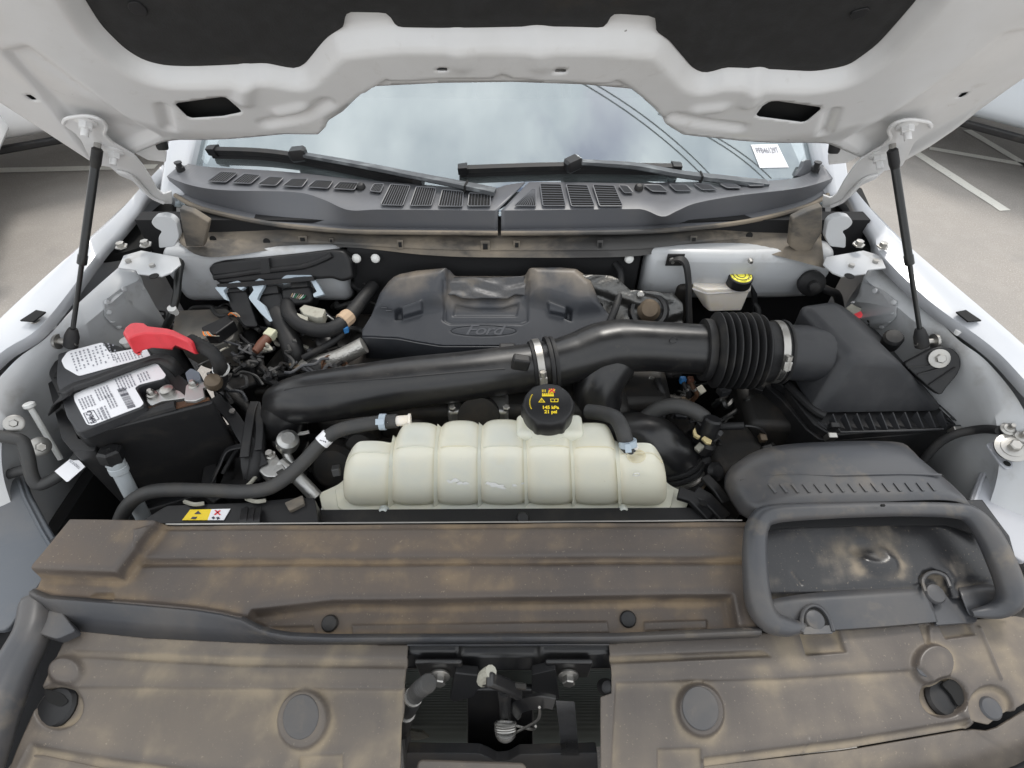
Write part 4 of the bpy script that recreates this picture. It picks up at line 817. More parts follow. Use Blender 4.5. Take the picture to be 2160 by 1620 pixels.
pxprism([(1122, 1424), (1172, 1412), (1180, 1475), (1122, 1458)], fl_, -.012, .004, .003).build('bracket', m_black, lt, bev=.002)
pxprism([(985, 1455), (1125, 1455), (1125, 1600), (985, 1600)], fl_, -.03, -.018, .006).build('base_plate', m_gloss, lt, bev=.004)
G().tube([U(1030, 1432, y=.235), U(1070, 1448, y=.235), U(1096, 1462, y=.235)], 1, prof=[(-.010, -.006), (-.010, .006), (.010, .006), (.010, -.006)]).build('catch_hook', m_gloss, lt, bev=.004)
G().tube(crom([U(1018, 1436, y=.245), U(1022, 1425, y=.245), U(1036, 1416, y=.245)], 4), .009, 10).build('catch_tip', m_conn, lt)
G().tube([U(1018, 1440, y=.240), U(1108, 1448, y=.240)], .0050, 10).build('pivot_bar', m_dark, lt)
G().tube([U(1064, 1455, y=.235), U(1066, 1490, y=.24), U(1066, 1520, y=.24)], .010, 10).build('striker_post', m_black, lt)
g = G(); c0 = U(1066, 1524, y=.225)
g.tube([c0 + Vector((.016 * math.cos(a), -.004 * math.sin(a), .016 * math.sin(a) * .2)) + Vector((0, -.002 * a / 6.28, -.0062 * a / 6.28)) for a in np.linspace(0, 2 * math.pi * 4, 72)], .0032, 6); g.build('coil_spring', m_steel, lt)
G().lathe([(.016, 0), (.018, -.003), (.018, -.010), (.014, -.015)], c0 + Vector((0, -.004, -.026)), (0, .25, 1), 20).build('spring_cap', m_alu, lt)
G().tube(crom([U(1086, 1530, y=.222), U(1122, 1538, y=.215), U(1130, 1532, y=.215)], 4), .0022, 6).build('spring_wire', m_steel, lt)
G().tube(crom([U(1088, 1545, y=.216), U(1130, 1522, y=.212), U(1138, 1508, y=.212), U(1138, 1492, y=.215)], 4), .0022, 6).build('spring_wire', m_steel, lt)
lv = [(1086, 1505, .235), (1090, 1492, .233), (1105, 1484, .23), (1145, 1478, .225), (1170, 1482, .222)]
G().tube(crom([U(a, b, y=z) for a, b, z in lv], 5), 1, prof=[(-.004, -.011), (-.004, .011), (.004, .011), (.004, -.011)]).build('lever_arm', m_gloss, lt, bev=.0015)
G().loft([[U(a, b, y=.222 - k) for a, b in q] for k, q in ((0, [(1172, 1478), (1212, 1480), (1212, 1500), (1178, 1500)]), (.02, [(1180, 1540), (1217, 1540), (1216, 1546), (1180, 1546)]), (.03, [(1184, 1600), (1222, 1600), (1222, 1606), (1184, 1606)]), (.04, [(1186, 1690), (1226, 1690), (1226, 1696), (1186, 1696)]))]).build('release_lever', M('polished_black_steel', (.30, .30, .31), .20, metal=.9, layers=[((.05, .05, .05), 25, .5, .65, .6, .35)]), lt, bev=.002)
cn = empty('condenser', (0, .30, .70), 'black finned condenser behind the bonnet latch', 'condenser')
G().box((0, .345, .58), (.60, .02, .82)).build('core', m_dark, cn)
for k in range(62): G().tube([Vector((-.30, .322, .965 - k * .0125)), Vector((.30, .322, .965 - k * .0125))], 1, prof=[(-.002, -.0022), (-.002, .0022), (.002, .0022), (.002, -.0022)]).build('fin_row', m_fin, cn, smooth=False)
gz_ = [(858, 1588), (1010, 1590), (1030, 1598), (1048, 1608), (1072, 1606), (1096, 1592), (1260, 1588), (1266, 1760), (840, 1760)]
gg = pxprism(gz_, Frame(U(1060, 1600, y=.19), (1, 0, 0), (0, .5, 1)), -.02, 0, .004).build('grille_bar', m_duct, None, bev=.004); tag(gg, 'grey grille bar along the bottom of the latch opening', 'grille bar')
q = [U(a, b, z=.965) for a, b in ((880, 1600), (1110, 1608), (1120, 1720), (870, 1720))]; G().prism(rnd(q, .01), (0, 0, -.02)).build('bar_pad', m_milk2 if 0 else m_shield, gg, bev=.004)
hr = [(905, 1440), (893, 1448), (878, 1462), (868, 1485), (856, 1510), (850, 1545)]
P = crom([U(a, b, y=.24) for a, b in hr], 6); P = P
hs = empty('latch_cable', P[-1], 'ribbed grey cable conduit at the left of the latch opening', 'cable')
G().tube(P, [.012 + .0018 * (i % 2) for i in range(len(P))], 12).build('conduit', m_hose, hs)
for a, b in ((872, 1470), (858, 1504)): p = U(a, b, y=.238); G().lathe([(.0145, -.003), (.0145, .003)], p, (.4, 0, 1), 14).build('band', m_steel, hs)
G().tube(crom([U(850, 1510, y=.24), U(858, 1570, y=.235), U(862, 1640, y=.23)], 5), .009, 10).build('lower_tube', m_duct, hs)
pxprism([(858, 1540), (892, 1546), (905, 1556), (880, 1562), (860, 1560)], Frame(U(880, 1550, y=.30), (1, 0, 0), (0, .3, 1)), -.006, 0).build('paper_tab', m_conn, hs)
G().lathe([(.012, -.03), (.013, 0), (.010, .014), (.004, .018)], U(1280, 1450, y=.255), (0, -.3, 1), 16).build('rubber_stop', m_rubber, None)
tag(bpy.data.objects['rubber_stop'], 'small black rubber bump stop right of the latch', 'bump stop')

# ================================================================ AIR INLET SNORKEL
sn = empty('air_inlet_duct', U(1850, 1200, z=1.05), 'large grey plastic air inlet duct with a dusty open mouth', 'air duct')
ZM = 1.125
RIM = [(1700, 1322, 1.052), (1660, 1322, 1.058), (1622, 1308, 1.066), (1602, 1275, 1.08), (1594, 1220, 1.10), (1592, 1150, 1.12), (1600, 1105, 1.13), (1632, 1084, 1.138), (1760, 1077, 1.143), (1900, 1074, 1.143), (2010, 1077, 1.142), (2050, 1088, 1.138), (2084, 1128, 1.128), (2112, 1185, 1.112), (2130, 1235, 1.095), (2128, 1268, 1.078), (2100, 1288, 1.062), (2050, 1294, 1.054)]
RR = [.006, .015, .020, .021, .020, .019, .018, .016, .013, .012, .013, .016, .019, .020, .020, .018, .013, .005]
P = crom([U(a, b, z=z) for a, b, z in RIM], 6); G().tube(P, list(np.interp(np.linspace(0, len(RR) - 1, len(P)), range(len(RR)), RR)), 16).build('mouth_rim', m_duct, sn, ang=70)
fl0, fl1 = U(1850, 1240, z=1.062), U(1850, 1090, z=1.092); NF = Frame(fl0, (1, 0, 0), fl1 - fl0)
NFO = [(1585, 1300), (1572, 1190), (1588, 1110), (1630, 1060), (2070, 1055), (2130, 1130), (2160, 1230), (2130, 1258), (1960, 1262), (1800, 1272), (1650, 1285)]
fN = [('pad', [(1600, 1256), (1960, 1236), (2080, 1225), (2180, 1235), (2180, 1400), (1560, 1400)], -.008, .016), ('pad', ell((1852, 1186), 42, 24, 20, .3), .010, .024), ('pad', ell((1830, 1166), 34, 14, 18, .3), -.006, .016),
      ('ridge', [(1670, 1207), (1690, 1232)], -.003, .004), ('pad', [(1942, 1222), (1950, 1208), (1970, 1202), (1996, 1212), (2010, 1240), (2050, 1330), (1990, 1330), (1968, 1262), (1952, 1244)], -.020, .010),
      ('fn', lambda P: .003 * np.sin(P[:, 0] * 22) * np.sin(P[:, 1] * 28))]
relief('mouth_floor', NF, NFO, fN, m_ductin, sn, res=.003, thick=.003)
FLG = [[(1610, 1268, 1.070), (1700, 1252, 1.060), (1850, 1242, 1.058), (1950, 1236, 1.056)], [(1620, 1292, 1.064), (1700, 1272, 1.059), (1850, 1262, 1.057), (1960, 1255, 1.055)], [(1630, 1315, 1.058), (1700, 1305, 1.054), (1850, 1292, 1.052), (1970, 1284, 1.050)], [(1640, 1336, 1.046), (1700, 1332, 1.043), (1850, 1322, 1.042), (1978, 1311, 1.042)], [(1640, 1340, 1.034), (1700, 1335, 1.031), (1850, 1325, 1.030), (1980, 1313, 1.030)]]
strip(FLG, 40).build('front_flange', m_duct, sn, solid=.002, ang=60)
FLR = [[(2022, 1240, 1.056), (2080, 1232, 1.060), (2130, 1240, 1.075)], [(2030, 1262, 1.055), (2085, 1252, 1.058), (2130, 1262, 1.068)], [(2042, 1292, 1.048), (2090, 1288, 1.050), (2125, 1290, 1.056)], [(2050, 1304, 1.036), (2090, 1302, 1.036), (2130, 1300, 1.040)]]
strip(FLR, 24).build('front_flange', m_duct, sn, solid=.002, ang=60)
pxprism([(1960, 1225), (2015, 1215), (2062, 1300), (2060, 1312), (1975, 1318)], frame_z(1.040), -.006, 0, .004).build('recess_floor', m_duct, sn)
nt = pxprism([(1690, 1336), (1690, 1300), (1698, 1284), (1714, 1276), (1732, 1282), (1748, 1302), (1757, 1334)], frame_z(1.057), -.004, .002, .006).build('clip_recess', m_hollow, sn, bev=.001)
G().tube(crom([U(a, b, z=1.060) for a, b in ((1691, 1334), (1691, 1302), (1699, 1285), (1714, 1277), (1732, 1283), (1748, 1303), (1757, 1332))], 4), .0035, 8).build('recess_rim', m_duct, sn)
G().tube(crom([U(a, b, z=1.066) for a, b in ((1952, 1248), (1946, 1226), (1956, 1211), (1974, 1207), (1994, 1216), (2004, 1238))], 4), .003, 8).build('recess_rim', m_duct, sn)
bk_ = [[U(a, b, z=1.096) for a, b in ((1605, 1120), (1650, 1112), (1800, 1108), (2000, 1106), (2090, 1140))], [U(a, b, z=1.14) for a, b in ((1620, 1085), (1650, 1078), (1800, 1074), (2000, 1072), (2070, 1090))]]
G().grid([[p + Vector((0, .10, 0)) for p in resamp(bk_[0], 30)], [p + Vector((0, .10, -.02)) for p in resamp(bk_[1], 30)]]).build('throat', m_hollow, sn, solid=.003)
G().grid([resamp(bk_[0], 30), [p + Vector((0, .11, -.005)) for p in resamp(bk_[0], 30)]]).build('throat_floor', m_foam, sn, solid=.003)
# rear hump of the duct
def hump(py, pts): return pts
rows = [[(1590, 1100, 1.10), (1612, 1076, 1.14), (1700, 1064, 1.148), (1850, 1058, 1.15), (1990, 1054, 1.148), (2042, 1066, 1.14), (2060, 1085, 1.115)],
        [(1560, 1085, 1.08), (1585, 1058, 1.13), (1690, 1042, 1.146), (1850, 1036, 1.148), (1985, 1034, 1.146), (2030, 1044, 1.135), (2040, 1060, 1.10)],
        [(1540, 1055, 1.07), (1562, 1030, 1.125), (1670, 1012, 1.148), (1830, 1007, 1.15), (1965, 1006, 1.148), (2005, 1020, 1.13), (2020, 1036, 1.09)],
        [(1528, 1030, 1.07), (1545, 1005, 1.125), (1640, 985, 1.15), (1800, 978, 1.152), (1935, 978, 1.15), (1975, 995, 1.13), (1990, 1012, 1.09)],
        [(1528, 1008, 1.06), (1548, 980, 1.12), (1620, 955, 1.148), (1760, 942, 1.15), (1895, 943, 1.148), (1935, 962, 1.13), (1952, 985, 1.08)],
        [(1540, 1000, 1.04), (1562, 970, 1.10), (1625, 942, 1.125), (1760, 931, 1.13), (1890, 932, 1.128), (1922, 948, 1.11), (1940, 968, 1.06)],
        [(1560, 1000, .98), (1580, 968, 1.02), (1640, 945, 1.04), (1760, 940, 1.05), (1880, 940, 1.05), (1905, 952, 1.03), (1920, 968, 1.0)]]
hg_ = strip(rows, 44); th = bvh(hg_); hmp = hg_.build('rear_hump', m_duct, sn, solid=.003, ang=60)
for k in range(15):
    a = 1622 + k * 24; p, q = UB(a, 1022 - k * .3, th, .001, 1.148), UB(a + 14, 1040 - k * .3, th, .001, 1.146)
    G().tube([p, q], 1, prof=[(-.0025, -.001), (-.0015, .0018), (.0015, .0018), (.0025, -.001)]).build('hump_rib', m_duct, hmp)
G().tube([UB(a, b, th, .001, 1.15) for a, b in ((1560, 1012), (1640, 1000), (1760, 1003), (1900, 1000), (1985, 1002))], .002, 6).build('hump_bead', m_duct, hmp)
plug(1718, 1308, frame_z(1.060), 0, .0165, sn, (0, -.2, 1), m_duct, .005); plug(1972, 1252, frame_z(1.056), 0, .0165, sn, (0, -.2, 1), m_duct, .005)
pxprism([(1693, 1322), (1757, 1318), (1757, 1336), (1695, 1338)], frame_z(1.0605), -.003, 0, .002).build('clip_tab', m_duct, sn, bev=.001)
p = U(1862, 1066, z=1.165); G().box(p, (.006, .003, .004)).build('mark', m_hollow, sn)

# ================================================================ ENGINE COVER
c0, c1 = U(1010, 712, z=1.128), U(1010, 578, z=1.205)
EF = Frame(c0, (1, 0, 0), c1 - c0)
ec = empty('engine_cover', U(1010, 740, z=1.06), 'dark grey moulded engine cover with an oval script emblem', 'engine cover')
ECO = [(764, 696), (790, 655), (806, 622), (822, 600), (846, 583), (880, 575), (950, 572), (958, 580), (1108, 580), (1114, 573), (1180, 570), (1215, 575), (1240, 590), (1252, 615), (1262, 640), (1290, 668), (1312, 690), (1330, 735), (1180, 745), (1100, 728), (930, 728), (880, 720), (840, 712), (764, 708)]
OV = ell((1020, 697), 70, 11, 32)
ef = [('pad', [(945, 560), (1115, 560), (1110, 620), (1112, 676), (1095, 682), (950, 682), (934, 675), (942, 620)], -.006, .006),
      ('pad', [(960, 640), (1000, 648), (1060, 648), (1095, 638), (1090, 664), (955, 664)], -.006, .006),
      ('ridge', [(938, 600), (938, 676), (950, 682), (1100, 682), (1112, 676), (1114, 600)], -.004, .005),
      ('pad', [(848, 655), (892, 640), (892, 660), (850, 672)], .012, .006), ('pad', [(836, 660), (850, 655), (850, 672), (834, 674)], -.014, .006),
      ('pad', [(1154, 640), (1196, 655), (1194, 668), (1158, 660)], .012, .006), ('pad', [(1194, 652), (1206, 658), (1205, 676), (1192, 670)], -.014, .006),
      ('pad', [(830, 585), (950, 565), (946, 600), (935, 640), (880, 645), (830, 660), (795, 655), (800, 625)], .024, .045), ('pad', [(1112, 565), (1215, 568), (1250, 600), (1262, 650), (1220, 655), (1150, 635), (1116, 630)], .024, .045),
      ('fn', lambda P: -.0012 * sst(1 - np.abs(sdist(P, EF.poly(OV))[0]) / .0028)),
      ('fn', lambda P: -.05 * sst((.020 - P[:, 1]) / .02) * 0)]
relief('top_shell', EF, ECO, ef, m_cover2, ec, res=.0026, thick=.003)
relief('centre_foil', EF, [(948, 584), (1108, 584), (1110, 622), (1085, 622), (1070, 630), (975, 630), (958, 622), (942, 622)], [('fn', lambda P: .001 + .0025 * np.sin(P[:, 1] * 190 + 2 * np.sin(P[:, 0] * 30)) * np.sin(P[:, 0] * 40 + 1))], M('dark_foil', (.07, .07, .073), .42, metal=.3, layers=[((.2, .17, .13), 20, .5, .7, .5, .7)], bump=.4, bscale=80, bdist=.003), ec, res=.0035, thick=.001)
FT = [(764, 708), (840, 712), (880, 720), (930, 728), (1100, 728), (1180, 745), (1330, 735)]; FBm = [(768, 748), (800, 750), (880, 757), (930, 765), (1100, 775), (1180, 785), (1330, 775)]
ta = resamp([EF.W(*EF.px(p), 0) for p in FT], 40); tb = [Vector((p.x, p.y - .012, p.z - .075)) for p in ta]
G().grid([[p + Vector((0, .004, -.001)) for p in ta], [p + Vector((0, -.003, -.003)) for p in ta], tb]).build('front_skirt', m_cover, ec, solid=.003, ang=50)
lt_ = resamp([EF.W(*EF.px(p), 0) for p in ECO[0:6]], 14); G().grid([lt_, [p + Vector((-.01, -.004, -.08)) for p in lt_]]).build('side_skirt', m_cover, ec, solid=.003)
W_ = lambda a, b: EF.W(*[u + v for u, v in zip(EF.px((1020, 697)), (a, b))], .0002)
em = G(); v, f = text('Ford', .036, shear=.35, spacing=.9, bold=.0002); em.add([W_(p[0] * 1.35, p[1] * .95) for p in v], f); em.build('script_emblem', M('emblem_grey', (.075, .078, .088), .42), ec, solid=.0008, soff=1, smooth=False)
G().tube([EF.W(*EF.px(p), .0002) for p in ell((1020, 697), 69, 10.6, 40)], .0009, 6, closed=True).build('oval_ring', m_cover, ec)
for a, b in ((836, 604), (842, 612), (826, 616), (832, 626), (818, 630), (826, 640), (810, 650), (820, 656)):
    G().box(EF.W(*EF.px((a, b), .018), .0185), (.013, .003, .003), Matrix.Rotation(R(24), 3, 'X')).build('cover_tab', m_cover2, ec, bev=.001)
for a, b in ((1226, 614), (1232, 628), (1238, 642)):
    G().box(EF.W(*EF.px((a, b), .014), .0145), (.018, .003, .003), Matrix.Rotation(R(24), 3, 'X')).build('cover_tab', m_cover2, ec, bev=.001)
# ================================================================ HEAT SHIELDS behind
hs1 = Frame(U(1300, 630, z=1.17), (1, 0, .05), (0, .5, .8))
q = [(1215, 578), (1290, 582), (1306, 590), (1330, 612), (1420, 618), (1440, 640), (1440, 700), (1300, 700), (1258, 650), (1240, 592)]
hsd = relief('heat_shield', hs1, q, [('fn', lambda P: .004 * np.sin(P[:, 0] * 70 + 3 * np.sin(P[:, 1] * 60)) + .003 * np.sin(P[:, 1] * 110 + P[:, 0] * 40))], m_foil, None, res=.0045, thick=.0015); tag(hsd, 'crumpled silver foil heat shield right of the engine cover', 'heat shield')
p = U(1265, 645, fr=hs1, h=.004); G().lathe([(.008, 0), (.008, .0012)], p, hs1.n, 14).build('shield_hole', m_hollow, hsd)
tb_ = empty('turbo_hose_mount', U(1368, 660, z=1.1), 'dark round rubber mount beside the brake fluid tank', 'mount')
ctr = U(1368, 655, z=1.15); axm = Vector((-.1, -.65, .75)).normalized()
G().lathe([(.048, -.05), (.048, 0), (.042, .006), (.034, .007), (.034, -.01), (.026, -.012)], ctr, axm, 26).build('flange', m_gloss, tb_)
G().lathe([(.024, -.012), (.027, .004), (.022, .008), (.024, .014), (.018, .020), (.002, .022)], ctr, axm, 22).build('plug', m_tanm, tb_)
u, w_, a_ = basis(axm)
for k in (1.1, 3.6): G().lathe([(.008, 0), (.008, .008), (.005, .010)], ctr + (u * math.cos(k) + w_ * math.sin(k)) * .041 + axm * .005, axm, 10).build('flange_bolt', m_steel, tb_)
G().box(U(1436, 640, y=1.08), (.04, .03, .12)).build('booster_shell', m_dark, tb_, bev=.012)

# ================================================================ INTAKE PIPES
ip = empty('intake_pipe', U(900, 850, z=1.08), 'long glossy black intake pipe lying across the engine on the left', 'intake pipe')
pth = [(580, 852, 1.10), (612, 846, 1.115), (660, 838, 1.125), (760, 824, 1.13), (860, 808, 1.132), (980, 794, 1.136), (1080, 780, 1.138), (1138, 772, 1.14)]
rad = [.034, .047, .053, .055, .0545, .0525, .051, .050]
C_ = crom([U(a, b, z=z) for a, b, z in pth], 8); rr = list(np.interp(np.linspace(0, 7, len(C_)), range(8), rad)); rr[0] = .020
endp = C_[0] + (C_[0] - C_[1]).normalized() * .006
tube_g = G().tube([endp] + C_, [.006] + rr, 28); tip = bvh(tube_g); tube_g.build('main_tube', m_gloss, ip, ang=60)
G().tube(crom([U(612, 846, z=1.11), U(600, 880, z=1.07), U(600, 920, z=1.0), U(610, 950, z=.92)], 6), .048, 20).build('down_elbow', m_gloss, ip)
G().tube([UB(a, b, tip, .0004, 1.15) for a, b in ((600, 823), (640, 815), (720, 806), (840, 797), (960, 786), (1065, 778))], .0016, 6).build('mould_seam', m_blackc, ip)
bkx = [(1078, 764), (1092, 742), (1110, 744), (1120, 770), (1112, 782), (1082, 788)]
pc = UB(1098, 766, tip, .004, 1.17); G().box(pc, (.036, .022, .030), Matrix.Rotation(R(12), 3, 'Y')).build('pipe_clip', m_black, ip, bev=.005)
G().box(U(1070, 735, y=C_[-8].y + .03) , (.034, .02, .016)).build('pipe_clip', m_black, ip, bev=.004)
ax = (C_[-1] - C_[-9]).normalized()
def ring(c, ax_, r, w_, name, mat, par, n=36): return G().lathe([(r - .004, -w_), (r, -w_), (r + .0012, 0), (r, w_), (r - .004, w_)], c, ax_, n).build(name, mat, par)
cl0 = C_[-1]; ring(cl0 + ax * -.006, ax, .0555, .012, 'cuff', m_rubber, ip); 
def clamp(c, ax_, r, par, scr):                    # worm drive clamp: band with slots, housing and screw
    cl = G().lathe([(r, -.007), (r + .0016, -.007), (r + .0016, .007), (r, .007)], c, ax_, 40).build('clamp_band', m_steel, par)
    d = ax_.normalized(); u = (scr - c); u = (u - d * u.dot(d)).normalized(); t_ = d.cross(u)
    for k in range(7):
        a = .30 + k * .055; p = c + (u * math.cos(a) + t_ * math.sin(a)) * (r + .002); n_ = (u * math.cos(a) + t_ * math.sin(a)); tt = d.cross(n_)
        G().box(p, (.009, .0016, .0012), Matrix((d, tt, n_)).transposed()).build('band_slot', m_hollow, cl)
    n_ = u; p = c + u * (r + .007); G().box(p, (.016, .020, .011), Matrix((d, t_, n_)).transposed()).build('screw_housing', m_steel, cl, bev=.002)
    G().lathe([(.0055, -.018), (.0055, .004), (.007, .005), (.007, .014)], p + n_ * .001 - t_ * .008, t_ * -1, 10).build('clamp_screw', m_steel, cl)
    return cl
d2s = U(1140, 803, y=cl0.y - .06)
clamp(cl0 + ax * -.004, ax, .0575, ip, U(1146, 800, y=cl0.y - .055))
ring(cl0 + ax * .020, ax, .0605, .004, 'bead', m_rubber, ip); ring(cl0 + ax * .030, ax, .059, .004, 'bead', m_rubber, ip)
yp = empty('intake_y_pipe', U(1290, 800, z=1.05), 'glossy black forked intake pipe joining the corrugated bellows', 'intake pipe')
yt = [(1142, 771, 1.14), (1180, 764, 1.145), (1220, 752, 1.15), (1262, 738, 1.155), (1310, 730, 1.158), (1380, 731, 1.16), (1440, 735, 1.16), (1495, 738, 1.16)]
yr = [.050, .051, .053, .058, .058, .054, .054, .054]
Y_ = crom([U(a, b, z=z) for a, b, z in yt], 8); G().tube(Y_, list(np.interp(np.linspace(0, 7, len(Y_)), range(8), yr)), 28).build('main_tube', m_gloss, yp, ang=60)
bt2 = [(1305, 735, 1.135), (1285, 762, 1.125), (1266, 797, 1.105), (1260, 838, 1.07), (1275, 880, 1.02), (1310, 905, .99), (1350, 915, .97)]
B2 = crom([U(a, b, z=z) for a, b, z in bt2], 8); G().tube(B2, list(np.interp(np.linspace(0, 6, len(B2)), range(7), [.050, .060, .056, .051, .050, .055, .058])), 26).build('branch_tube', m_gloss, yp, ang=60)
# lower swollen elbow beside the tank with its clamps
el = [(1290, 900, 1.02), (1330, 912, 1.03), (1370, 928, 1.03), (1410, 960, 1.0), (1425, 1000, .96)]
E_ = crom([U(a, b, z=z) for a, b, z in el], 8); G().tube(E_, list(np.interp(np.linspace(0, 4, len(E_)), range(5), [.03, .046, .056, .058, .056])), 26).build('lower_elbow', m_gloss, yp, ang=60)
axe = (E_[-1] - E_[-6]).normalized()
for k, r, m_ in ((-.012, .061, m_rubber), (.0, .064, m_rubber), (.012, .066, m_steel), (.024, .066, m_rubber), (.036, .062, m_tanm)): ring(E_[-4] + axe * k, axe, r, .005, 'elbow_band', m_, yp)
for a, b in ((1420, 718),):
    p = U(a, b, y=Y_[-16].y - .045); G().tube([p + Vector((.008 * math.cos(t), 0, .008 * math.sin(t))) for t in np.linspace(0, 5.8, 16)], .0008, 5, closed=False).build('mould_mark', m_blackc, yp)
# bellows
be = empty('intake_bellows', U(1560, 790, z=1.1), 'black corrugated rubber bellows clamped to the air filter box', 'bellows')
b0, b1 = U(1487, 738, z=1.16), U(1626, 742, z=1.162); axb = (b1 - b0).normalized(); LB_ = (b1 - b0).length
pr = [(.050, -.006), (.0665, -.006), (.0665, .008), (.060, .012)]
nr = 7
for k in range(nr):
    x = .014 + (LB_ - .034) * k / nr; st_ = (LB_ - .034) / nr; R0 = .082 if k < nr - 1 else .078
    pr += [(.066, x), (R0 - .006, x + st_ * .22), (R0, x + st_ * .42), (R0, x + st_ * .56), (R0 - .006, x + st_ * .76), (.066, x + st_)]
pr += [(.064, LB_ - .018), (.064, LB_ + .02), (.05, LB_ + .02)]
G().lathe(pr, b0, axb, 48).build('corrugated_sleeve', m_rubber, be, ang=60)
clamp(b0 + axb * (LB_ + .006), axb, .0655, be, U(1636, 770, y=b1.y - .065))
ring(b0 + axb * (LB_ + .022), axb, .0675, .003, 'bead', m_rubber, be)
bf = empty('air_filter_box', U(1850, 900, z=1.0), 'matt dark grey air filter box with ribbed flange on the right', 'air filter box')
o0 = b0 + axb * (LB_ + .018); o1 = U(1765, 748, z=1.15)
G().tube(crom([o0, o0.lerp(o1, .5), o1], 6), [.0585, .0585, .059, .059, .060, .060, .060, .061, .061, .062, .062, .063, .063], 28).build('outlet_tube', m_box, bf, ang=60)
A, B, C, D = U(1685, 640, z=1.235), U(1757, 628, z=1.235), U(1903, 766, z=1.20), U(1795, 752, z=1.205)
zb = 1.085; Cb, Db = U(1990, 866, z=zb), U(1716, 870, z=zb); Ab = Vector((Db.x - .01, A.y + .01, zb)); Bb = Vector((Cb.x + .0, B.y + .03, zb))
mid = lambda p, q, t, o=Vector(): p.lerp(q, t) + o
g = G(); g.add([A, B, C, D, Ab, Bb, Cb, Db], [(0, 1, 2, 3), (0, 4, 5, 1), (1, 5, 6, 2), (2, 6, 7, 3), (3, 7, 4, 0)])
g.build('lid', m_box, bf, bev=.018, bseg=5, ang=80)
FLG = [(1630, 800), (1655, 815), (1690, 862), (1715, 892), (1745, 912), (1765, 918), (1900, 906), (2020, 897), (2044, 890), (2042, 880), (1985, 830), (1930, 770), (1880, 740), (1700, 740)]
FZ = frame_z(1.075); fb = pxprism(FLG, FZ, -.02, .0, .004).build('flange', m_black, bf, bev=.003)
G().tube(crom([U(a, b, z=1.083) for a, b in ((1662, 812), (1700, 850), (1722, 868), (1740, 878))], 5), .009, 10).build('flange_bead', m_black, bf)
lw = [(1612, 812), (1650, 845), (1700, 905), (1730, 928), (1760, 930), (1905, 918), (2030, 905), (2050, 895), (1985, 800), (1800, 760)]
pxprism(lw, frame_z(1.055), -.17, .0, .006).build('lower_case', m_black, bf, bev=.004)
for k in range(10):
    t = k / 9; a = 1768 + 228 * t; b1_ = 875 - 6 * t; p0 = U(a - 12 + 0 * t, b1_ - 2, z=1.108); p1 = U(a + 2, b1_ + 34 - 2 * t, z=1.080)
    G().add([p0, p0 + Vector((.0022, 0, 0)), p1 + Vector((.0022, 0, 0)), p1, p0 - Vector((0, 0, .02)), p0 + Vector((.0022, 0, -.02)), p1 + Vector((.0022, 0, -.012)), p1 - Vector((0, 0, .012))], [(0, 1, 2, 3), (4, 7, 6, 5), (0, 4, 5, 1), (1, 5, 6, 2), (2, 6, 7, 3), (3, 7, 4, 0)]).build('flange_rib', m_box, bf, smooth=False)
G().tube([U(a, b, z=1.079) for a, b in ((1772, 912), (1850, 910), (1990, 905))], .0022, 6).build('flange_edge', m_box, bf)
G().tube([U(a, b, z=1.080) for a, b in ((1912, 766), (1960, 812), (2030, 876), (2043, 888), (2040, 897), (2010, 900))], .0028, 6).build('flange_edge', m_box, bf)
G().tube([U(a, b, z=1.081) for a, b in ((1905, 780), (1950, 824), (2018, 888))], .002, 6).build('flange_edge', m_box, bf)
for a, b in ((1752, 922), (2015, 909), (1757, 900)):
    G().box(U(a, b, z=1.082), (.018, .012, .022), Matrix.Rotation(R(15), 3, 'X')).build('lid_clip', m_steel if b != 900 else m_black, bf, bev=.002)
for (x0, y0, x1, y1) in ((1725, 890, 1738, 902), (1732, 892, 1744, 905), (1740, 893, 1751, 906), (1990, 884, 2003, 894), (1998, 882, 2011, 892), (2006, 880, 2018, 890)):
    G().tube([U(x0, y0, z=1.082), U(x1, y1, z=1.076)], .0018, 5).build('corner_rib', m_box, bf)
# mounting bracket with bolt
BK = [(1905, 768), (1940, 750), (1968, 735), (1985, 730), (2010, 735), (2025, 750), (2028, 772), (2020, 790), (1995, 820), (1985, 835), (1965, 822)]
fbk = Frame(U(1960, 780, z=1.175), (1, -.4, 0), (.2, .6, .8)); bkt = pxprism(BK, fbk, -.02, .0, .008).build('mount_bracket', m_blackc, bf, bev=.004)
for (x0, y0, x1, y1) in ((1915, 776, 1980, 770), (1935, 790, 2000, 772), (1960, 812, 2015, 775)):
    G().tube([U(x0, y0, fr=fbk, h=.002), U(x1, y1, fr=fbk, h=.002)], .002, 5).build('bracket_rib', m_black, bkt)
c = U(1980, 756, fr=fbk, h=.002); nb = fbk.n if fbk.n.dot(CAM - c) > 0 else -fbk.n
w1 = G().lathe([(.019, 0), (.019, .004), (.012, .006)], c, nb, 22).build('mount_bolt', m_steel, bf); G().lathe([(.0095, .005), (.0095, .013), (.008, .0145)], c, nb, 6).build('hex_head', m_steel, w1, ang=20)
p = U(1885, 712, z=1.185); G().lathe([(.018, -.03), (.020, 0), (.016, .006), (.004, .008)], p, (-.3, -.3, 1), 18).build('rubber_mount', m_rubber, bf)

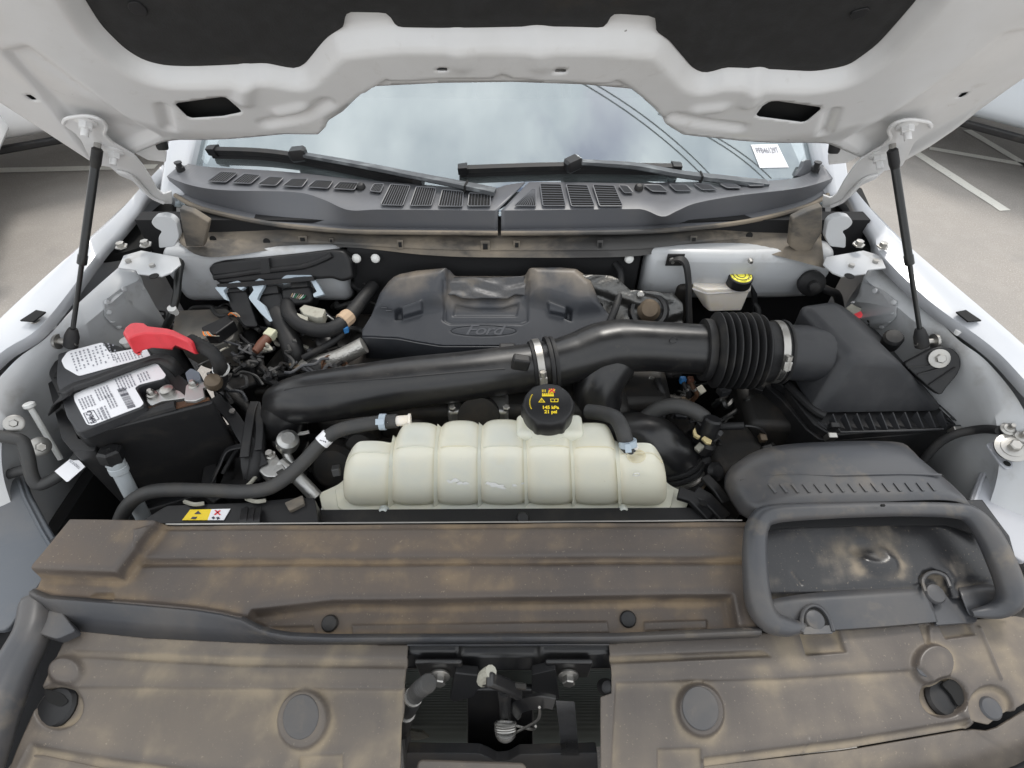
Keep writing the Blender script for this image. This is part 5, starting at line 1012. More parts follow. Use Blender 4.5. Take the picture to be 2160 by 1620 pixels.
# ================================================================ BRAKE FLUID TANK
bk = empty('brake_fluid_reservoir', U(1520, 650, z=1.1), 'milky brake fluid reservoir with a black and yellow cap', 'reservoir')
T4 = [(1460, 590), (1468, 584), (1578, 586), (1584, 600), (1582, 608), (1495, 612), (1466, 606)]
top = [U(a, b, z=1.182) for a, b in ((1466, 585), (1580, 586), (1584, 606), (1490, 612), (1461, 600))]
low = [U(a, b, z=1.168) for a, b in ((1462, 598), (1582, 600), (1580, 616), (1490, 622), (1460, 612))]
bot = [U(a, b, z=1.125) for a, b in ((1480, 628), (1565, 630), (1566, 650), (1498, 652), (1484, 640))]
bot = [Vector((p.x, p.y, 1.118)) for p in bot]
G().loft([rnd(bot, .006), rnd(low, .006), rnd(top, .006)]).build('tank', m_milk2, bk, bev=.005, bseg=3)
G().tube([p + Vector((0, -.001, 0)) for p in rnd([l.lerp(t, .3) for l, t in zip(low, top)], .006)], .0025, 6, closed=True).build('seam', m_milk2, bk)
cc = U(1558, 594, z=1.19); cp = G().lathe([(.026, -.008), (.0285, -.006), (.0285, .016), (.027, .018), (.0, .018)], cc, (0, -.1, 1), 32).build('cap', m_blackc, bk)
G().lathe([(.0245, .0182), (.0245, .0190), (.0, .0190)], cc, (0, -.1, 1), 32).build('yellow_disc', m_yelc, cp)
for r in (.010, .0185): G().tube([cc + Vector((r * math.cos(t), r * math.sin(t), .0195 + .1 * r * math.sin(t))) for t in np.linspace(0, 6.283, 28)[:-1]], .0009, 5, closed=True).build('printed_ring', m_ink, cp)
for k in range(14):
    t = k * .449; G().box(cc + Vector((.0215 * math.cos(t), .0215 * math.sin(t), .0195)), (.004, .0016, .0008), Matrix.Rotation(t + .8, 3, 'Z')).build('printed_mark', m_ink, cp, smooth=False)
br = empty('reservoir_bracket', U(1455, 660, z=1.06), 'dark steel strap bracket standing left of the brake fluid reservoir', 'bracket')
G().tube(crom([U(1412, 548, y=1.075), U(1432, 545, y=1.07), U(1446, 556, y=1.06), U(1452, 590, y=1.045), U(1453, 640, y=1.03), U(1455, 690, y=1.0)], 5), 1, prof=[(-.011, -.003), (-.011, .003), (.011, .003), (.011, -.003)]).build('strap', m_black, br, bev=.001)
pl = G().box(U(1424, 548, y=1.078), (.040, .004, .032)).build('foot', m_black, br, bev=.002)
for a in (1417, 1437): G().lathe([(.007, 0), (.007, .004), (.004, .005), (.004, .012)], U(a, 548, y=1.074), (0, -1, 0), 8).build('stud_nut', m_steel, pl)
br2 = empty('reservoir_bracket', U(1582, 660, z=1.06), 'narrow steel strap standing right of the brake fluid reservoir', 'bracket')
G().tube(crom([U(1580, 545, y=1.09), U(1585, 575, y=1.085), U(1590, 620, y=1.08), U(1592, 662, y=1.07)], 5), 1, prof=[(-.011, -.0025), (-.011, .0025), (.008, .0025), (.008, -.0025)]).build('strap', m_black, br2, bev=.001)
G().lathe([(.006, 0), (.006, .006), (.004, .012)], U(1582, 548, y=1.075), (0, -1, 0), 8).build('stud_nut', m_steel, br2)

# ================================================================ COOLANT TANK
dg = empty('coolant_reservoir', U(1065, 1080, z=.98), 'milky seven lobed coolant reservoir with a black warning cap', 'reservoir')
XB = [U(a, 1000, y=.572).x for a in (706, 815, 914, 1010, 1112, 1216, 1316, 1422)]
#            rear y, top z
LOB = [(.628, 1.158), (.668, 1.175), (.672, 1.176), (.674, 1.177), (.674, 1.177), (.668, 1.174), (.612, 1.156)]
def dsec(x, i, k, yr, zt):
    yf, z0 = .572, 1.004; e = .58
    pts = [(yf - .004, z0), (yf - .005, z0 + .03), (yf - .003, z0 + .075), (yf + .001, z0 + .115), (yf + .007, zt - .028), (yf + .013, zt - .012), (yf + .021, zt - .004), (yf + .032, zt), (yf + .052, zt + .002), (yr - .014, zt - .002), (yr, zt - .020), (yr + .004, z0 + .07), (yr, z0)]
    pts = [(a, b) for a, b in pts]; ym, zm = (yf + yr) / 2, (z0 + zt) / 2 - .01
    return [Vector((x, ym + (a - ym) * k, (zm + (b - zm) * (k if b > zm else 1 - (1 - k) * .4)))) for a, b in pts]
rings = []; nst = 14; WARM_LIGHT = []
for i in range(7):
    x0, x1 = XB[i], XB[i + 1]
    for j in range(nst + (1 if i == 6 else 0)):
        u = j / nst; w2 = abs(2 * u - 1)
        k = 1.0 - .085 * w2 ** 7 - .085 * w2 ** 2.5; WARM_LIGHT.append(min(1, w2 ** 2.6 * .95))
        if i == 0 and u < .5: k *= (1 - .5 * max(0, 1 - u / .30) ** 2.2)
        if i == 6 and u > .5: k *= (1 - .5 * max(0, 1 - (1 - u) / .30) ** 2.2)
        yr, zt = LOB[i]
        if u > .9 and i < 6: f_ = (u - .9) / .2; yr, zt = yr + (LOB[i + 1][0] - yr) * f_, zt + (LOB[i + 1][1] - zt) * f_
        if u < .1 and i > 0: f_ = (.1 - u) / .2; yr, zt = yr + (LOB[i - 1][0] - yr) * f_, zt + (LOB[i - 1][1] - zt) * f_
        rings.append(dsec(x0 + (x1 - x0) * u, i, k, yr, zt))
xc_ = (XB[0] + XB[7]) / 2
def tap(p): return Vector((xc_ + (p.x - xc_) * (1.05 - .125 * (p.z - 1.004) / .17), p.y, p.z))
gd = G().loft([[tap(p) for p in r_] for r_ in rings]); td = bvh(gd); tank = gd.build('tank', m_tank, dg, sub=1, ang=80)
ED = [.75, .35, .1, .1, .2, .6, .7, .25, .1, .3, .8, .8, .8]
tank.data.attributes.new('warm_light', 'FLOAT', 'POINT').data.foreach_set('value', [max(w_, e_ * .7) for w_ in WARM_LIGHT for e_ in ED])  # yellowish valleys and edges, bluish lobe centres: painted through-light
for i in range(1, 7):
    yr, zt = ((LOB[i - 1][0] + LOB[i][0]) / 2, (LOB[i - 1][1] + LOB[i][1]) / 2); sec = [tap(p) for p in dsec(XB[i], i, .822, yr, zt)]
    G().tube(crom(sec[0:11], 3), 1, prof=[(-.009, -.003), (-.005, .0008), (.005, .0008), (.009, -.003)]).build('valley_light_strip', m_tank, tank, ang=70)  # added strips standing in for light through the double wall at the valleys
for i in range(7):
    e = [tap(rings[min(i * nst + j, len(rings) - 1)][6].lerp(rings[min(i * nst + j, len(rings) - 1)][7], .3)) + Vector((0, -.0008, .0012)) for j in range(1, nst)]
    G().tube(e, .0011, 6).build('edge_bead', m_tanklit, tank)
G().box(((XB[0] + XB[7]) / 2, .615, 1.022), (XB[7] - XB[0] - .05, .066, .05)).build('coolant', m_cool, tank, bev=.01)
FLo = [(712, 1070), (735, 1081), (790, 1084), (812, 1077), (830, 1083), (905, 1088), (918, 1082), (930, 1088), (1005, 1089), (1020, 1083), (1100, 1089), (1120, 1083), (1200, 1088), (1218, 1082), (1300, 1085), (1313, 1076), (1325, 1084), (1395, 1080), (1416, 1068), (1424, 1030), (706, 1030)]
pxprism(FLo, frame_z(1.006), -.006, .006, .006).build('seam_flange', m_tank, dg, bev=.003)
pxprism([(715, 1086), (1410, 1084), (1395, 1094), (1300, 1097), (1218, 1092), (1120, 1096), (1015, 1092), (915, 1096), (820, 1090), (735, 1093)], frame_z(.985), -.06, 0, .006).build('lower_shell', m_milk2, dg, bev=.008)
for q in ([(672, 1040), (690, 1032), (716, 1020), (735, 1000), (735, 1084), (700, 1080), (680, 1076)], [(1392, 1000), (1412, 1022), (1440, 1036), (1455, 1046), (1450, 1070), (1420, 1080), (1392, 1080)]):
    pxprism(q, frame_z(1.008), -.022, .0, .010).build('mounting_ear', m_tank, dg, bev=.005)
for a, b in ((690, 1078), (1438, 1078)):
    G().box(U(a, b, z=.992), (.024, .012, .010)).build('ear_clip', m_wht, dg, bev=.002); G().tube([U(a + 12, b + 2, z=.99), U(a + 14, b + 14, z=.96)], .004, 8).build('ear_pin', m_steel, dg)
for a, b in ((810, 1076), (1314, 1074)):
    G().lathe([(.005, -.004), (.010, -.003), (.010, .008), (.007, .011), (.007, .006)], U(a, b, z=1.012), (0, -1, .4), 14).build('moulded_boss', m_milk, dg)
# neck block and cap
nk = U(1157, 872, z=1.19); G().box(Vector((U(1160, 905, z=1.178).x, .640, 1.166)), (.122, .050, .036)).build('neck_block', m_tank, dg, bev=.010, bseg=4)
capo = U(1157, 846, z=1.242) ; capo = Vector((capo.x, capo.y, 1.222)); axc = Vector((0, -.12, 1)).normalized()
G().lathe([(.047, -.045), (.044, -.03), (.040, -.022), (.040, .0)], capo + axc * -.014, axc, 28).build('neck', m_milk, dg)
cap = G(); n = 60; pr = []
for h, r in ((-.020, .044), (-.018, .0455), (.012, .0445), (.016, .043), (.018, .040)):
    pr.append([(capo + axc * h + Vector((math.cos(2 * math.pi * k / n), 0, 0)) * r * (1 + (.055 if (h < .015 and k % 10 in (0, 1)) else 0)) + axc.cross(Vector((1, 0, 0))) * math.sin(2 * math.pi * k / n) * r * (1 + (.055 if (h < .015 and k % 10 in (0, 1)) else 0))) for k in range(n)])
cap.loft(pr); capm = cap.build('pressure_cap', m_blackc, dg, ang=40)
CWp = lambda a, b: capo + axc * .0186 + Vector((a, 0, 0)) + axc.cross(Vector((1, 0, 0))) * b
g = G(); letters(g, '145 kPa', .0092, lambda a, b: CWp(a + .003, b - .0105), bold=.0004).build('pressure_lettering', m_yel, capm, smooth=False)
letters(G(), '21 psi', .0092, lambda a, b: CWp(a + .003, b - .0195), bold=.0004).build('pressure_lettering', m_yel, capm, smooth=False)
def flat(pts, name, mat, par, W, lift=0): return G().add([W(a, b) + axc * lift for a, b in pts], [tuple(range(len(pts)))]).build(name, mat, par, smooth=False)
flat([(-.018, .0005), (-.0055, .0005), (-.01175, .0105)], 'warning_triangle', m_yel, capm, CWp); flat([(-.0150, .0020), (-.0085, .0020), (-.01175, .0073)], 'triangle_field', m_blackc, capm, CWp, .0003); flat([(-.0123, .0028), (-.0112, .0028), (-.0112, .0060), (-.0123, .0060)], 'warning_mark', m_yel, capm, CWp, .0006)
flat([(.004, .001), (.017, .001), (.018, .0085), (.012, .0085), (.0108, .0075), (.0095, .0085), (.003, .0085)], 'manual_icon', m_yel, capm, CWp); flat([(.0052, .0025), (.0100, .0025), (.0100, .0070), (.0046, .0070)], 'icon_page', m_blackc, capm, CWp, .0003); flat([(.0115, .0025), (.0158, .0025), (.0164, .0070), (.0115, .0070)], 'icon_page', m_blackc, capm, CWp, .0003)
flat([(-.011, .0135), (.010, .0135), (.010, .0175), (-.011, .0175)], 'radiator_icon', m_yel, capm, CWp)
for k in range(6): flat([(-.0105 + k * .0036, .0175), (-.0083 + k * .0036, .0175), (-.0083 + k * .0036, .0205), (-.0105 + k * .0036, .0205)], 'radiator_icon_bar', m_yel, capm, CWp)
for k in range(3): flat([(-.0105 + k * .0028, .0225), (-.0093 + k * .0028, .0225), (-.0093 + k * .0028, .0285), (-.0105 + k * .0028, .0285)], 'steam_icon_bar', m_yel, capm, CWp)
flat([(.000, .0205), (.010, .0215), (.0135, .0285), (.006, .0305), (.001, .0260)], 'hand_icon', m_yel, capm, CWp); flat([(.001, .0290), (.003, .0305), (.013, .0225), (.011, .0210)], 'cross_bar', m_inkr, capm, CWp, .0004); flat([(.003, .0205), (.001, .0220), (.010, .0310), (.012, .0295)], 'cross_bar', m_inkr, capm, CWp, .0005)
for k in range(12):
    t = 2.6 + k * .085; c, s_ = math.cos(t) * .033, math.sin(t) * .033
    flat([(c - .0008, s_ - .0008), (c + .0012, s_ - .0006), (c + .0008, s_ + .0010), (c - .0010, s_ + .0008)], 'rim_print', m_yel, capm, CWp)
# scuffed white residue flakes and moulded mark
for (a, b, w_) in ((950, 1015, 9), (960, 1012, 11), (970, 1017, 8), (982, 1018, 8), (1032, 1018, 9), (1042, 1022, 12), (1055, 1024, 11), (1062, 1028, 6), (1085, 1022, 7), (1102, 1018, 5), (946, 1012, 5)):
    q = [(a + w_ * random.uniform(.5, 1) * math.cos(t), b + w_ * .55 * random.uniform(.4, 1) * math.sin(t)) for t in np.linspace(0, 6.283, 12)[:-1]]
    pts = [UB(x, y, td, .0022, 1.05) for x, y in q]; G().add(pts, [tuple(range(len(pts)))]).build('residue_flake', m_wht, tank, solid=.0006, smooth=False)
p = UB(1342, 1000, td, .0022, 1.1); G().tube([p + Vector((.006 * math.cos(t), -.001 * math.sin(t), .006 * math.sin(t))) for t in np.linspace(0, 6.28, 16)[:-1]], .0009, 5, closed=True).build('moulded_mark', m_wht, tank)
# hoses with spring clamps
def hose(name, label, px_, r, mat, par=None, cat='hose', n=14, sub=8):
    P = crom([U(a, b, z=z) for a, b, z in px_], sub); o = G().tube(P, r, n).build(name, mat, par, ang=60)
    if par is None: tag(o, label, cat)
    return o, P
h1 = empty('coolant_hose', U(500, 1040, z=1.02), 'long grey rubber hose running from the tank to the lower left', 'hose')
_, P = hose('tube', '', [(838, 888, 1.165), (800, 891, 1.16), (755, 898, 1.155), (715, 908, 1.145), (684, 928, 1.13), (640, 975, 1.105), (600, 1010, 1.09), (565, 1030, 1.08), (520, 1037, 1.075), (450, 1035, 1.072), (370, 1033, 1.072), (320, 1037, 1.068), (285, 1052, 1.055), (262, 1078, 1.03), (250, 1110, 1.0)], .0135, m_hose, h1)
p0, p1 = U(686, 926, z=1.131), U(676, 936, z=1.126); 
bnd = G().lathe([(.0142, -.010), (.0146, -.010), (.0146, .010), (.0142, .010)], p0, (p1 - p0).normalized(), 20).build('paper_band', m_paper, h1)
for k in range(4): G().box(p0 + Vector((-.004 + k * .003, -.0115 - k * .0003, .0098 - k * .001)), (.0014, .001, .004)).build('printed_mark', m_ink, bnd, smooth=False)
def spring_clamp(c, ax_, r, par):
    a = ax_.normalized(); g = G().lathe([(r, -.006), (r + .0018, -.006), (r + .0018, .006), (r, .006)], c, a, 22).build('spring_clamp', m_lever, par)
    u = (CAM - c); u = (u - a * u.dot(a)).normalized(); t = a.cross(u)
    for s in (-1, 1): G().box(c + u * (r + .006) + t * s * .0035, (.011, .0022, .013), Matrix((a, t, u)).transposed()).build('clamp_ear', m_lever, g, bev=.0008)
    G().box(c + u * (r + .0125), (.016, .011, .0022), Matrix((a, t, u)).transposed()).build('clamp_ear', m_lever, g, bev=.0008)
spring_clamp(U(808, 890, z=1.161), Vector((1, 0, 0)), .0138, h1)
G().lathe([(.010, -.02), (.010, .016), (.0125, .018), (.0125, .022), (.006, .022)], U(842, 888, z=1.165), (1, .1, 0), 16).build('tank_nipple', m_milk2, dg)
h2 = empty('vent_hose', U(1300, 920, z=1.1), 'short curved black hose entering the right end of the tank', 'hose')
hose('tube', '', [(1240, 868, 1.15), (1270, 872, 1.165), (1298, 882, 1.18), (1312, 905, 1.18), (1320, 930, 1.165), (1330, 952, 1.145)], .0145, m_hose, h2)
spring_clamp(U(1324, 935, z=1.163), Vector((.1, -.4, -.6)), .0148, h2)
G().lathe([(.010, 0), (.010, .02)], U(1333, 956, z=1.14), (0, .2, 1), 14).build('tank_nipple', m_milk2, dg)
flk = ell((1342, 962), 20, 14, 16); pts = [UB(a, b, td, .0018, 1.15) for a, b in flk]; G().add(pts, [tuple(range(len(pts)))]).build('amber_stain', m_milkd, tank, solid=.0005, smooth=False)

# ================================================================ BATTERY
ZB = 1.195
bat = empty('battery', U(250, 900, z=.95), 'dirty black car battery with white printed labels on top', 'battery')
CASE = [(100, 785), (126, 744), (226, 722), (328, 752), (455, 848), (163, 922)]
tp_ = [U(a, b, z=1.1730) for a, b in CASE]; cen = sum(tp_, Vector()) / len(tp_)
bt_ = [Vector((cen.x + (p.x - cen.x) * .97, cen.y + (p.y - cen.y) * .97, .92)) for p in tp_]
g = G(); g.loft([rnd(bt_, .015), rnd([p + (cen - p) * .012 - Vector((0, 0, .045)) for p in tp_], .015), rnd([p - Vector((0, 0, .038)) for p in tp_], .015), rnd(tp_, .015)]); g.build('case', m_black, bat, bev=.003)
COV = [(122, 745), (225, 721), (240, 744), (310, 729), (322, 752), (340, 776), (352, 797), (295, 814), (291, 823), (307, 857), (164, 913), (140, 878), (118, 803)]
cv = [U(a, b, z=ZB) for a, b in COV]; G().prism(rnd(cv, .008), (0, 0, -.022)).build('cover', m_box, bat, bev=.004)
edge = [U(a, b, z=1.1760) for a, b in ((104, 780), (118, 803), (140, 878), (164, 913), (150, 925), (96, 792))]
BW = frame_z(ZB)
LA = [(129, 760), (143, 741), (216, 722), (232, 745), (306, 731), (318, 751), (250, 770), (166, 793), (136, 776)]
LBt = [(155, 832), (196, 813), (232, 795), (264, 779), (331, 766), (350, 791), (345, 798), (293, 811), (284, 818), (303, 850), (297, 857), (193, 897), (183, 895), (157, 845)]
la = pxprism(LA, BW, .0005, .0015, .006).build('rear_label', m_paper, bat, smooth=False)
lb = pxprism(LBt, BW, .0005, .0015, .006).build('front_label', m_paper, bat, smooth=False)
def onB(a, b, h=.0022): return BW.W(*BW.px((a, b), h), h)
def dash(p, q, wd, name, mat, par):                     # short printed bar between two label points
    P, Q = onB(*p), onB(*q); n = (Q - P).cross(Vector((0, 0, 1))).normalized() * wd / 2
    return [P + n, Q + n, Q - n, P - n]
def printed(name, mat, par, items):
    g = G()
    for p, q, wd in items: g.add(dash(p, q, wd, '', None, None), [(0, 1, 2, 3)])
    o = g.build(name, mat, par, smooth=False); o['kind'] = 'stuff'; return o
its = []
for r_ in range(11):                                     # columns of fine print on the rear label
    x0 = 150 + r_ * 8.6; y0 = 745 - r_ * 2.4
    for k in range(7):
        if random.random() < .82:
            a, b = x0 + k * 4.2 * .45 + random.uniform(-.4, .4), y0 + k * 5.6; l = random.uniform(2.0, 4.2)
            if (a, b) and b < 790 - (a - 150) * .24: its.append(((a, b), (a + l * .45, b + l), .0030 if k < 4 else .0024))
for r_ in range(9):
    x0 = 240 + r_ * 6.6; y0 = 748 - r_ * 1.4
    for k in range(4): its.append(((x0 + k * 2, y0 + k * 4.4), (x0 + k * 2 + 1.5, y0 + k * 4.4 + 3.2), .0018))
printed('fine_print', m_inkl, la, its)
for q in (((286, 746), (299, 741)), ((291, 738), (294, 749))): 
    P = dash(q[0], q[1], .006, '', None, None); G().add([p + Vector((0, 0, .0004)) for p in P], [(0, 1, 2, 3)]).build('plus_mark', m_inkr, la, smooth=False)
its = []
for c_, (x0, y0, n, L) in enumerate([(166, 842, 5, 24), (200, 822, 5, 26), (243, 800, 6, 28), (290, 790, 4, 18), (222, 835, 3, 30), (205, 862, 2, 26), (214, 858, 2, 30)]):
    for k in range(n):
        a, b = x0 + k * 6.2, y0 - k * 2.3; t = 0
        while t < L:
            l = random.uniform(2.5, 6.5); its.append(((a + t * .42, b + t * .9), (a + min(t + l, L) * .42, b + min(t + l, L) * .9), .0022)); t += l + 1.3
printed('fine_print', m_inkl, lb, its)
its = []; t = 0
for k in range(24):
    wd = random.choice((.0008, .0014, .002)); a, b = 247 + k * .95, 822 + k * 1.75 * .98; its.append(((a, b), (a + 17, b - 4.6), wd))
printed('barcode', m_ink, lb, its)
# boxed maker's mark
q = [(176, 872), (197, 865), (209, 884), (187, 893)]
G().tube([onB(a, b) for a, b in q], .0006, 4, closed=True).build('mark_frame', m_ink, lb)
e1 = (onB(187, 893) - onB(176, 872)); e2 = onB(197, 865) - onB(176, 872); o_ = onB(192, 879)
letters(G(), 'FoMoCo', .0115, lambda a, b: o_ + e1.normalized() * -a * .95 - e2.normalized() * -b * -1.1, bold=.0003).build('printed_mark', m_ink, lb, smooth=False)
sp = [(112, 866, 1.145), (126, 838, 1.203), (150, 818, 1.205), (200, 801, 1.205), (250, 782, 1.205), (300, 764, 1.205), (336, 755, 1.203), (362, 768, 1.195), (384, 792, 1.165)]
P = crom([U(a, b, z=z) for a, b, z in sp], 6); g = G(); rows = []
for i, p in enumerate(P):
    d = (P[min(i + 1, len(P) - 1)] - P[max(i - 1, 0)]).normalized(); n_ = d.cross(Vector((0, 0, 1))).normalized() * .0125; rows.append([p + n_, p - n_])
g.grid(rows).build('hold_down_strap', m_black, bat, solid=.003)
for a, b, sz in ((125, 790, (.016, .016, .002)),): G().box(U(a, b, z=1.1775), sz, Matrix.Rotation(.35, 3, 'Z')).build('cover_slot', m_hollow, bat)
# negative post area: lead post, clamp, bolt, bracket
ng = empty('battery_terminal', U(350, 840, z=1.1650), 'corroded negative battery clamp with bolts beside the front label', 'terminal')
zt = 1.180
pxprism([(308, 832), (330, 822), (352, 818), (378, 824), (395, 838), (372, 842), (340, 846), (318, 856), (310, 848)], frame_z(zt), -.012, .0, .004).build('clamp', m_alu, ng, bev=.003)
G().lathe([(.013, 0), (.0125, .010), (.009, .012)], U(355, 828, z=zt), (0, 0, 1), 22).build('lead_post', m_steel, ng)
for a, b in ((322, 834), (410, 815)):
    c = U(a, b, z=zt); bo = G().lathe([(.010, 0), (.010, .004), (.0085, .005)], c, (0, 0, 1), 18).build('bolt', m_steel, ng); G().lathe([(.0065, .004), (.0065, .012), (.004, .016)], c, (0, 0, 1), 6).build('nut', m_steel, bo, ang=20)
pxprism([(388, 845), (392, 812), (415, 803), (432, 806), (445, 800), (455, 808), (428, 818), (432, 836), (410, 846)], frame_z(zt), -.004, .003, .004).build('cable_lug', m_alu, ng, bev=.002)
G().lathe([(.004, -.016), (.015, -.010), (.017, 0), (.014, .010), (.004, .015)], U(450, 806, z=1.1950), (.3, -.3, 1), 18).build('knob', m_tanm, ng)
pxprism([(312, 858), (440, 838), (442, 842), (330, 872), (318, 868)], frame_z(1.1760), -.006, .0).build('rust_stain', m_rust, ng)
pxprism([(390, 786), (402, 776), (420, 784), (424, 800), (396, 806)], frame_z(1.1900), -.02, .0, .004).build('sensor_block', M('blue_grey_plug', (.13, .15, .18), .4), ng, bev=.003)
G().tube(crom([U(372, 856, z=1.1750), U(330, 868, z=1.1730), U(290, 882, z=1.1700), U(240, 905, z=1.1600), U(190, 940, z=1.125), U(150, 982, z=1.085)], 6), .0105, 10).build('ground_cable', m_rubber, ng)
# positive cover
pc = empty('terminal_cover', U(330, 715, z=1.2050), 'bright red plastic cover over the positive battery terminal', 'terminal cover')
TOP = [(257, 700), (262, 690), (273, 681), (284, 679), (302, 680), (311, 687), (337, 690), (354, 692), (369, 696), (407, 715), (402, 724), (384, 716), (360, 706), (345, 704), (305, 703), (285, 708), (268, 716)]
q = [U(a, b, z=1.2630) for a, b in TOP]; cc = sum(q, Vector()) / len(q)
low = [Vector((p.x, p.y - .004, 1.227 + (.010 if 9 < i < 13 else 0))) for i, p in enumerate(q)]
G().loft([low, [p.lerp(r_, .85) for p, r_ in zip(low, q)], [p + (cc - p) * .06 + Vector((0, 0, .001)) for p in q]]).build('shell', m_red, pc, bev=.003)
G().box(U(292, 714, z=1.2450) + Vector((0, -.004, 0)), (.034, .003, .007), Matrix.Rotation(.25, 3, 'Z')).build('grip_bar', m_red, pc, bev=.001)
pb = G().lathe([(.010, -.05), (.012, 0), (.012, .01)], U(270, 725, z=1.2000), (0, 0, 1), 14).build('post', m_steel, pc)
P = crom([U(a, b, z=z) for a, b, z in ((400, 718, 1.245), (425, 730, 1.240), (448, 745, 1.230), (462, 765, 1.210), (466, 790, 1.175), (462, 815, 1.125))], 8)
pcb = G().tube(P, [.0125 + .0016 * (i % 2) for i in range(len(P))], 12).build('positive_cable', m_rubber, None, ang=60); tag(pcb, 'thick corrugated black cable leaving the red terminal cover', 'cable')
G().lathe([(.0135, -.003), (.0165, -.003), (.0165, .003), (.0135, .003)], U(466, 778, z=1.1900), (0, -.5, 1), 20).build('white_ring', m_wht, pcb)
# tray, hold-down rod, filler neck
tr = empty('battery_tray', U(250, 1000, z=.9), 'black plastic battery tray under and beside the battery', 'tray')
q = [Vector((cen.x + (p.x - cen.x) * 1.06, cen.y + (p.y - cen.y) * 1.06, .90)) for p in tp_]; G().prism(rnd(q, .02), (0, 0, .03)).build('base', m_black, tr, bev=.004)
pxprism([(92, 772), (105, 775), (165, 925), (205, 935), (200, 950), (150, 950), (130, 925)], frame_z(1.14), -.2, .0, .004).build('side_wall', m_black, tr, bev=.003)
fr_ = [U(a, b, z=1.0) for a, b in ((440, 900), (500, 930), (530, 1010), (450, 1060), (420, 1040))]; G().prism(fr_, (0, 0, -.15)).build('end_wall', m_black, tr, bev=.004)
rod = empty('hold_down_rod', U(100, 930, z=1.0), 'pale thin rod with a flat head left of the battery', 'rod')
A, B = U(60, 852, z=1.16), U(128, 968, z=1.04); G().tube([A, B], .0055, 10).build('shaft', m_wht, rod); G().lathe([(.006, -.010), (.0105, -.006), (.0105, 0), (.008, .002)], A, (A - B).normalized(), 16).build('head', m_wht, rod)
wf = empty('washer_filler', U(280, 1060, z=.95), 'grey filler neck with a black hexagonal cap before the battery', 'filler neck')
A, B = U(234, 958, z=1.13), U(298, 1082, z=.98); d = (A - B).normalized(); G().lathe([(.014, -.19), (.0135, -.045), (.0165, -.042), (.0165, -.030), (.0150, -.029), (.0165, -.022), (.0165, -.012), (.014, -.010)], A, d, 20).build('neck', m_lever if 0 else M('filler_grey', (.40, .43, .45), .45, layers=[((.25, .24, .22), 30, .5, .7, .5, None)]), wf)
cpw = G().lathe([(.017, -.018), (.0215, -.012), (.0215, .008), (.017, .012)], A, d, 6).build('cap', m_blackc, wf, ang=20); G().lathe([(.004, 0), (.004, .0006)], A + d * .0122, d, 10).build('vent_hole', m_hollow, cpw)
# ================================================================ LEFT FRONT CABLES AND TAGS
def cable(name, label, pts, r, mat=m_rubber, n=10, cat='cable', sub=6):
    o = G().tube(crom([U(a, b, z=z) for a, b, z in pts], sub), r, n).build(name, mat, None, ang=60); return tag(o, label, cat)
cable('wiring_loom', 'taped wiring loom along the left wing in front of the battery', [(-30, 918, 1.15), (20, 923, 1.15), (48, 932, 1.14), (58, 960, 1.12), (66, 1000, 1.09), (80, 1022, 1.07), (105, 1014, 1.07), (128, 1000, 1.075), (150, 982, 1.08)], .0115, m_hose)
lm2 = cable('wiring_loom', 'short loom branch dropping behind the left headlamp panel', [(66, 990, 1.09), (45, 992, 1.08), (20, 1000, 1.07), (-20, 1010, 1.06)], .010, m_hose)
q = [U(a, b, z=1.105) for a, b in ((115, 994), (153, 964), (168, 972), (179, 984), (145, 1014), (140, 1016))]; tgp = G().prism(q, (0, 0, -.0012)).build('inspection_tag', m_paper, None, smooth=False); tag(tgp, 'white inspection tag wrapped on the cable by the battery', 'paper tag')
W2 = quadW([U(a, b, z=1.105) for a, b in ((153, 964), (179, 984), (141, 1016), (115, 994))], .0015)
letters(G(), 'TORQUE OK', .16, lambda a, b: W2(.5 - a * .9, .80 - b * 1.0), bold=.004).build('printed_line', m_inkl, tgp, smooth=False)
for (a, b, z, ax_, r) in ((30, 893, 1.16, (.6, -.5, .6), .012), (83, 942, 1.12, (.8, -.4, .4), .014)):
    c = U(a, b, z=z); o = G().lathe([(r * 1.35, 0), (r * 1.35, .003), (r, .005)], c, ax_, 18).build('wing_bolt', m_steel, None); tag(o, 'zinc bolt with washer on the left wing, %s of two' % ('upper' if b < 900 else 'lower'), 'bolt', 'bolts on the left wing')
    G().lathe([(r * .62, .004), (r * .62, .014), (r * .5, .016)], c, ax_, 6).build('hex_head', m_steel, o, ang=20)
bx_ = pxprism([(104, 1140), (136, 1116), (168, 1118), (190, 1108), (160, 1155), (120, 1160)], frame_z(1.075), -.03, 0, .003).build('sensor_box', m_blackc, None, bev=.003); tag(bx_, 'small black box with a white sticker at the left shield corner', 'sensor')
pxprism([(118, 1146), (146, 1113), (172, 1112), (150, 1138), (142, 1147)], frame_z(1.076), .0, .001).build('sticker', m_paper, bx_, smooth=False)
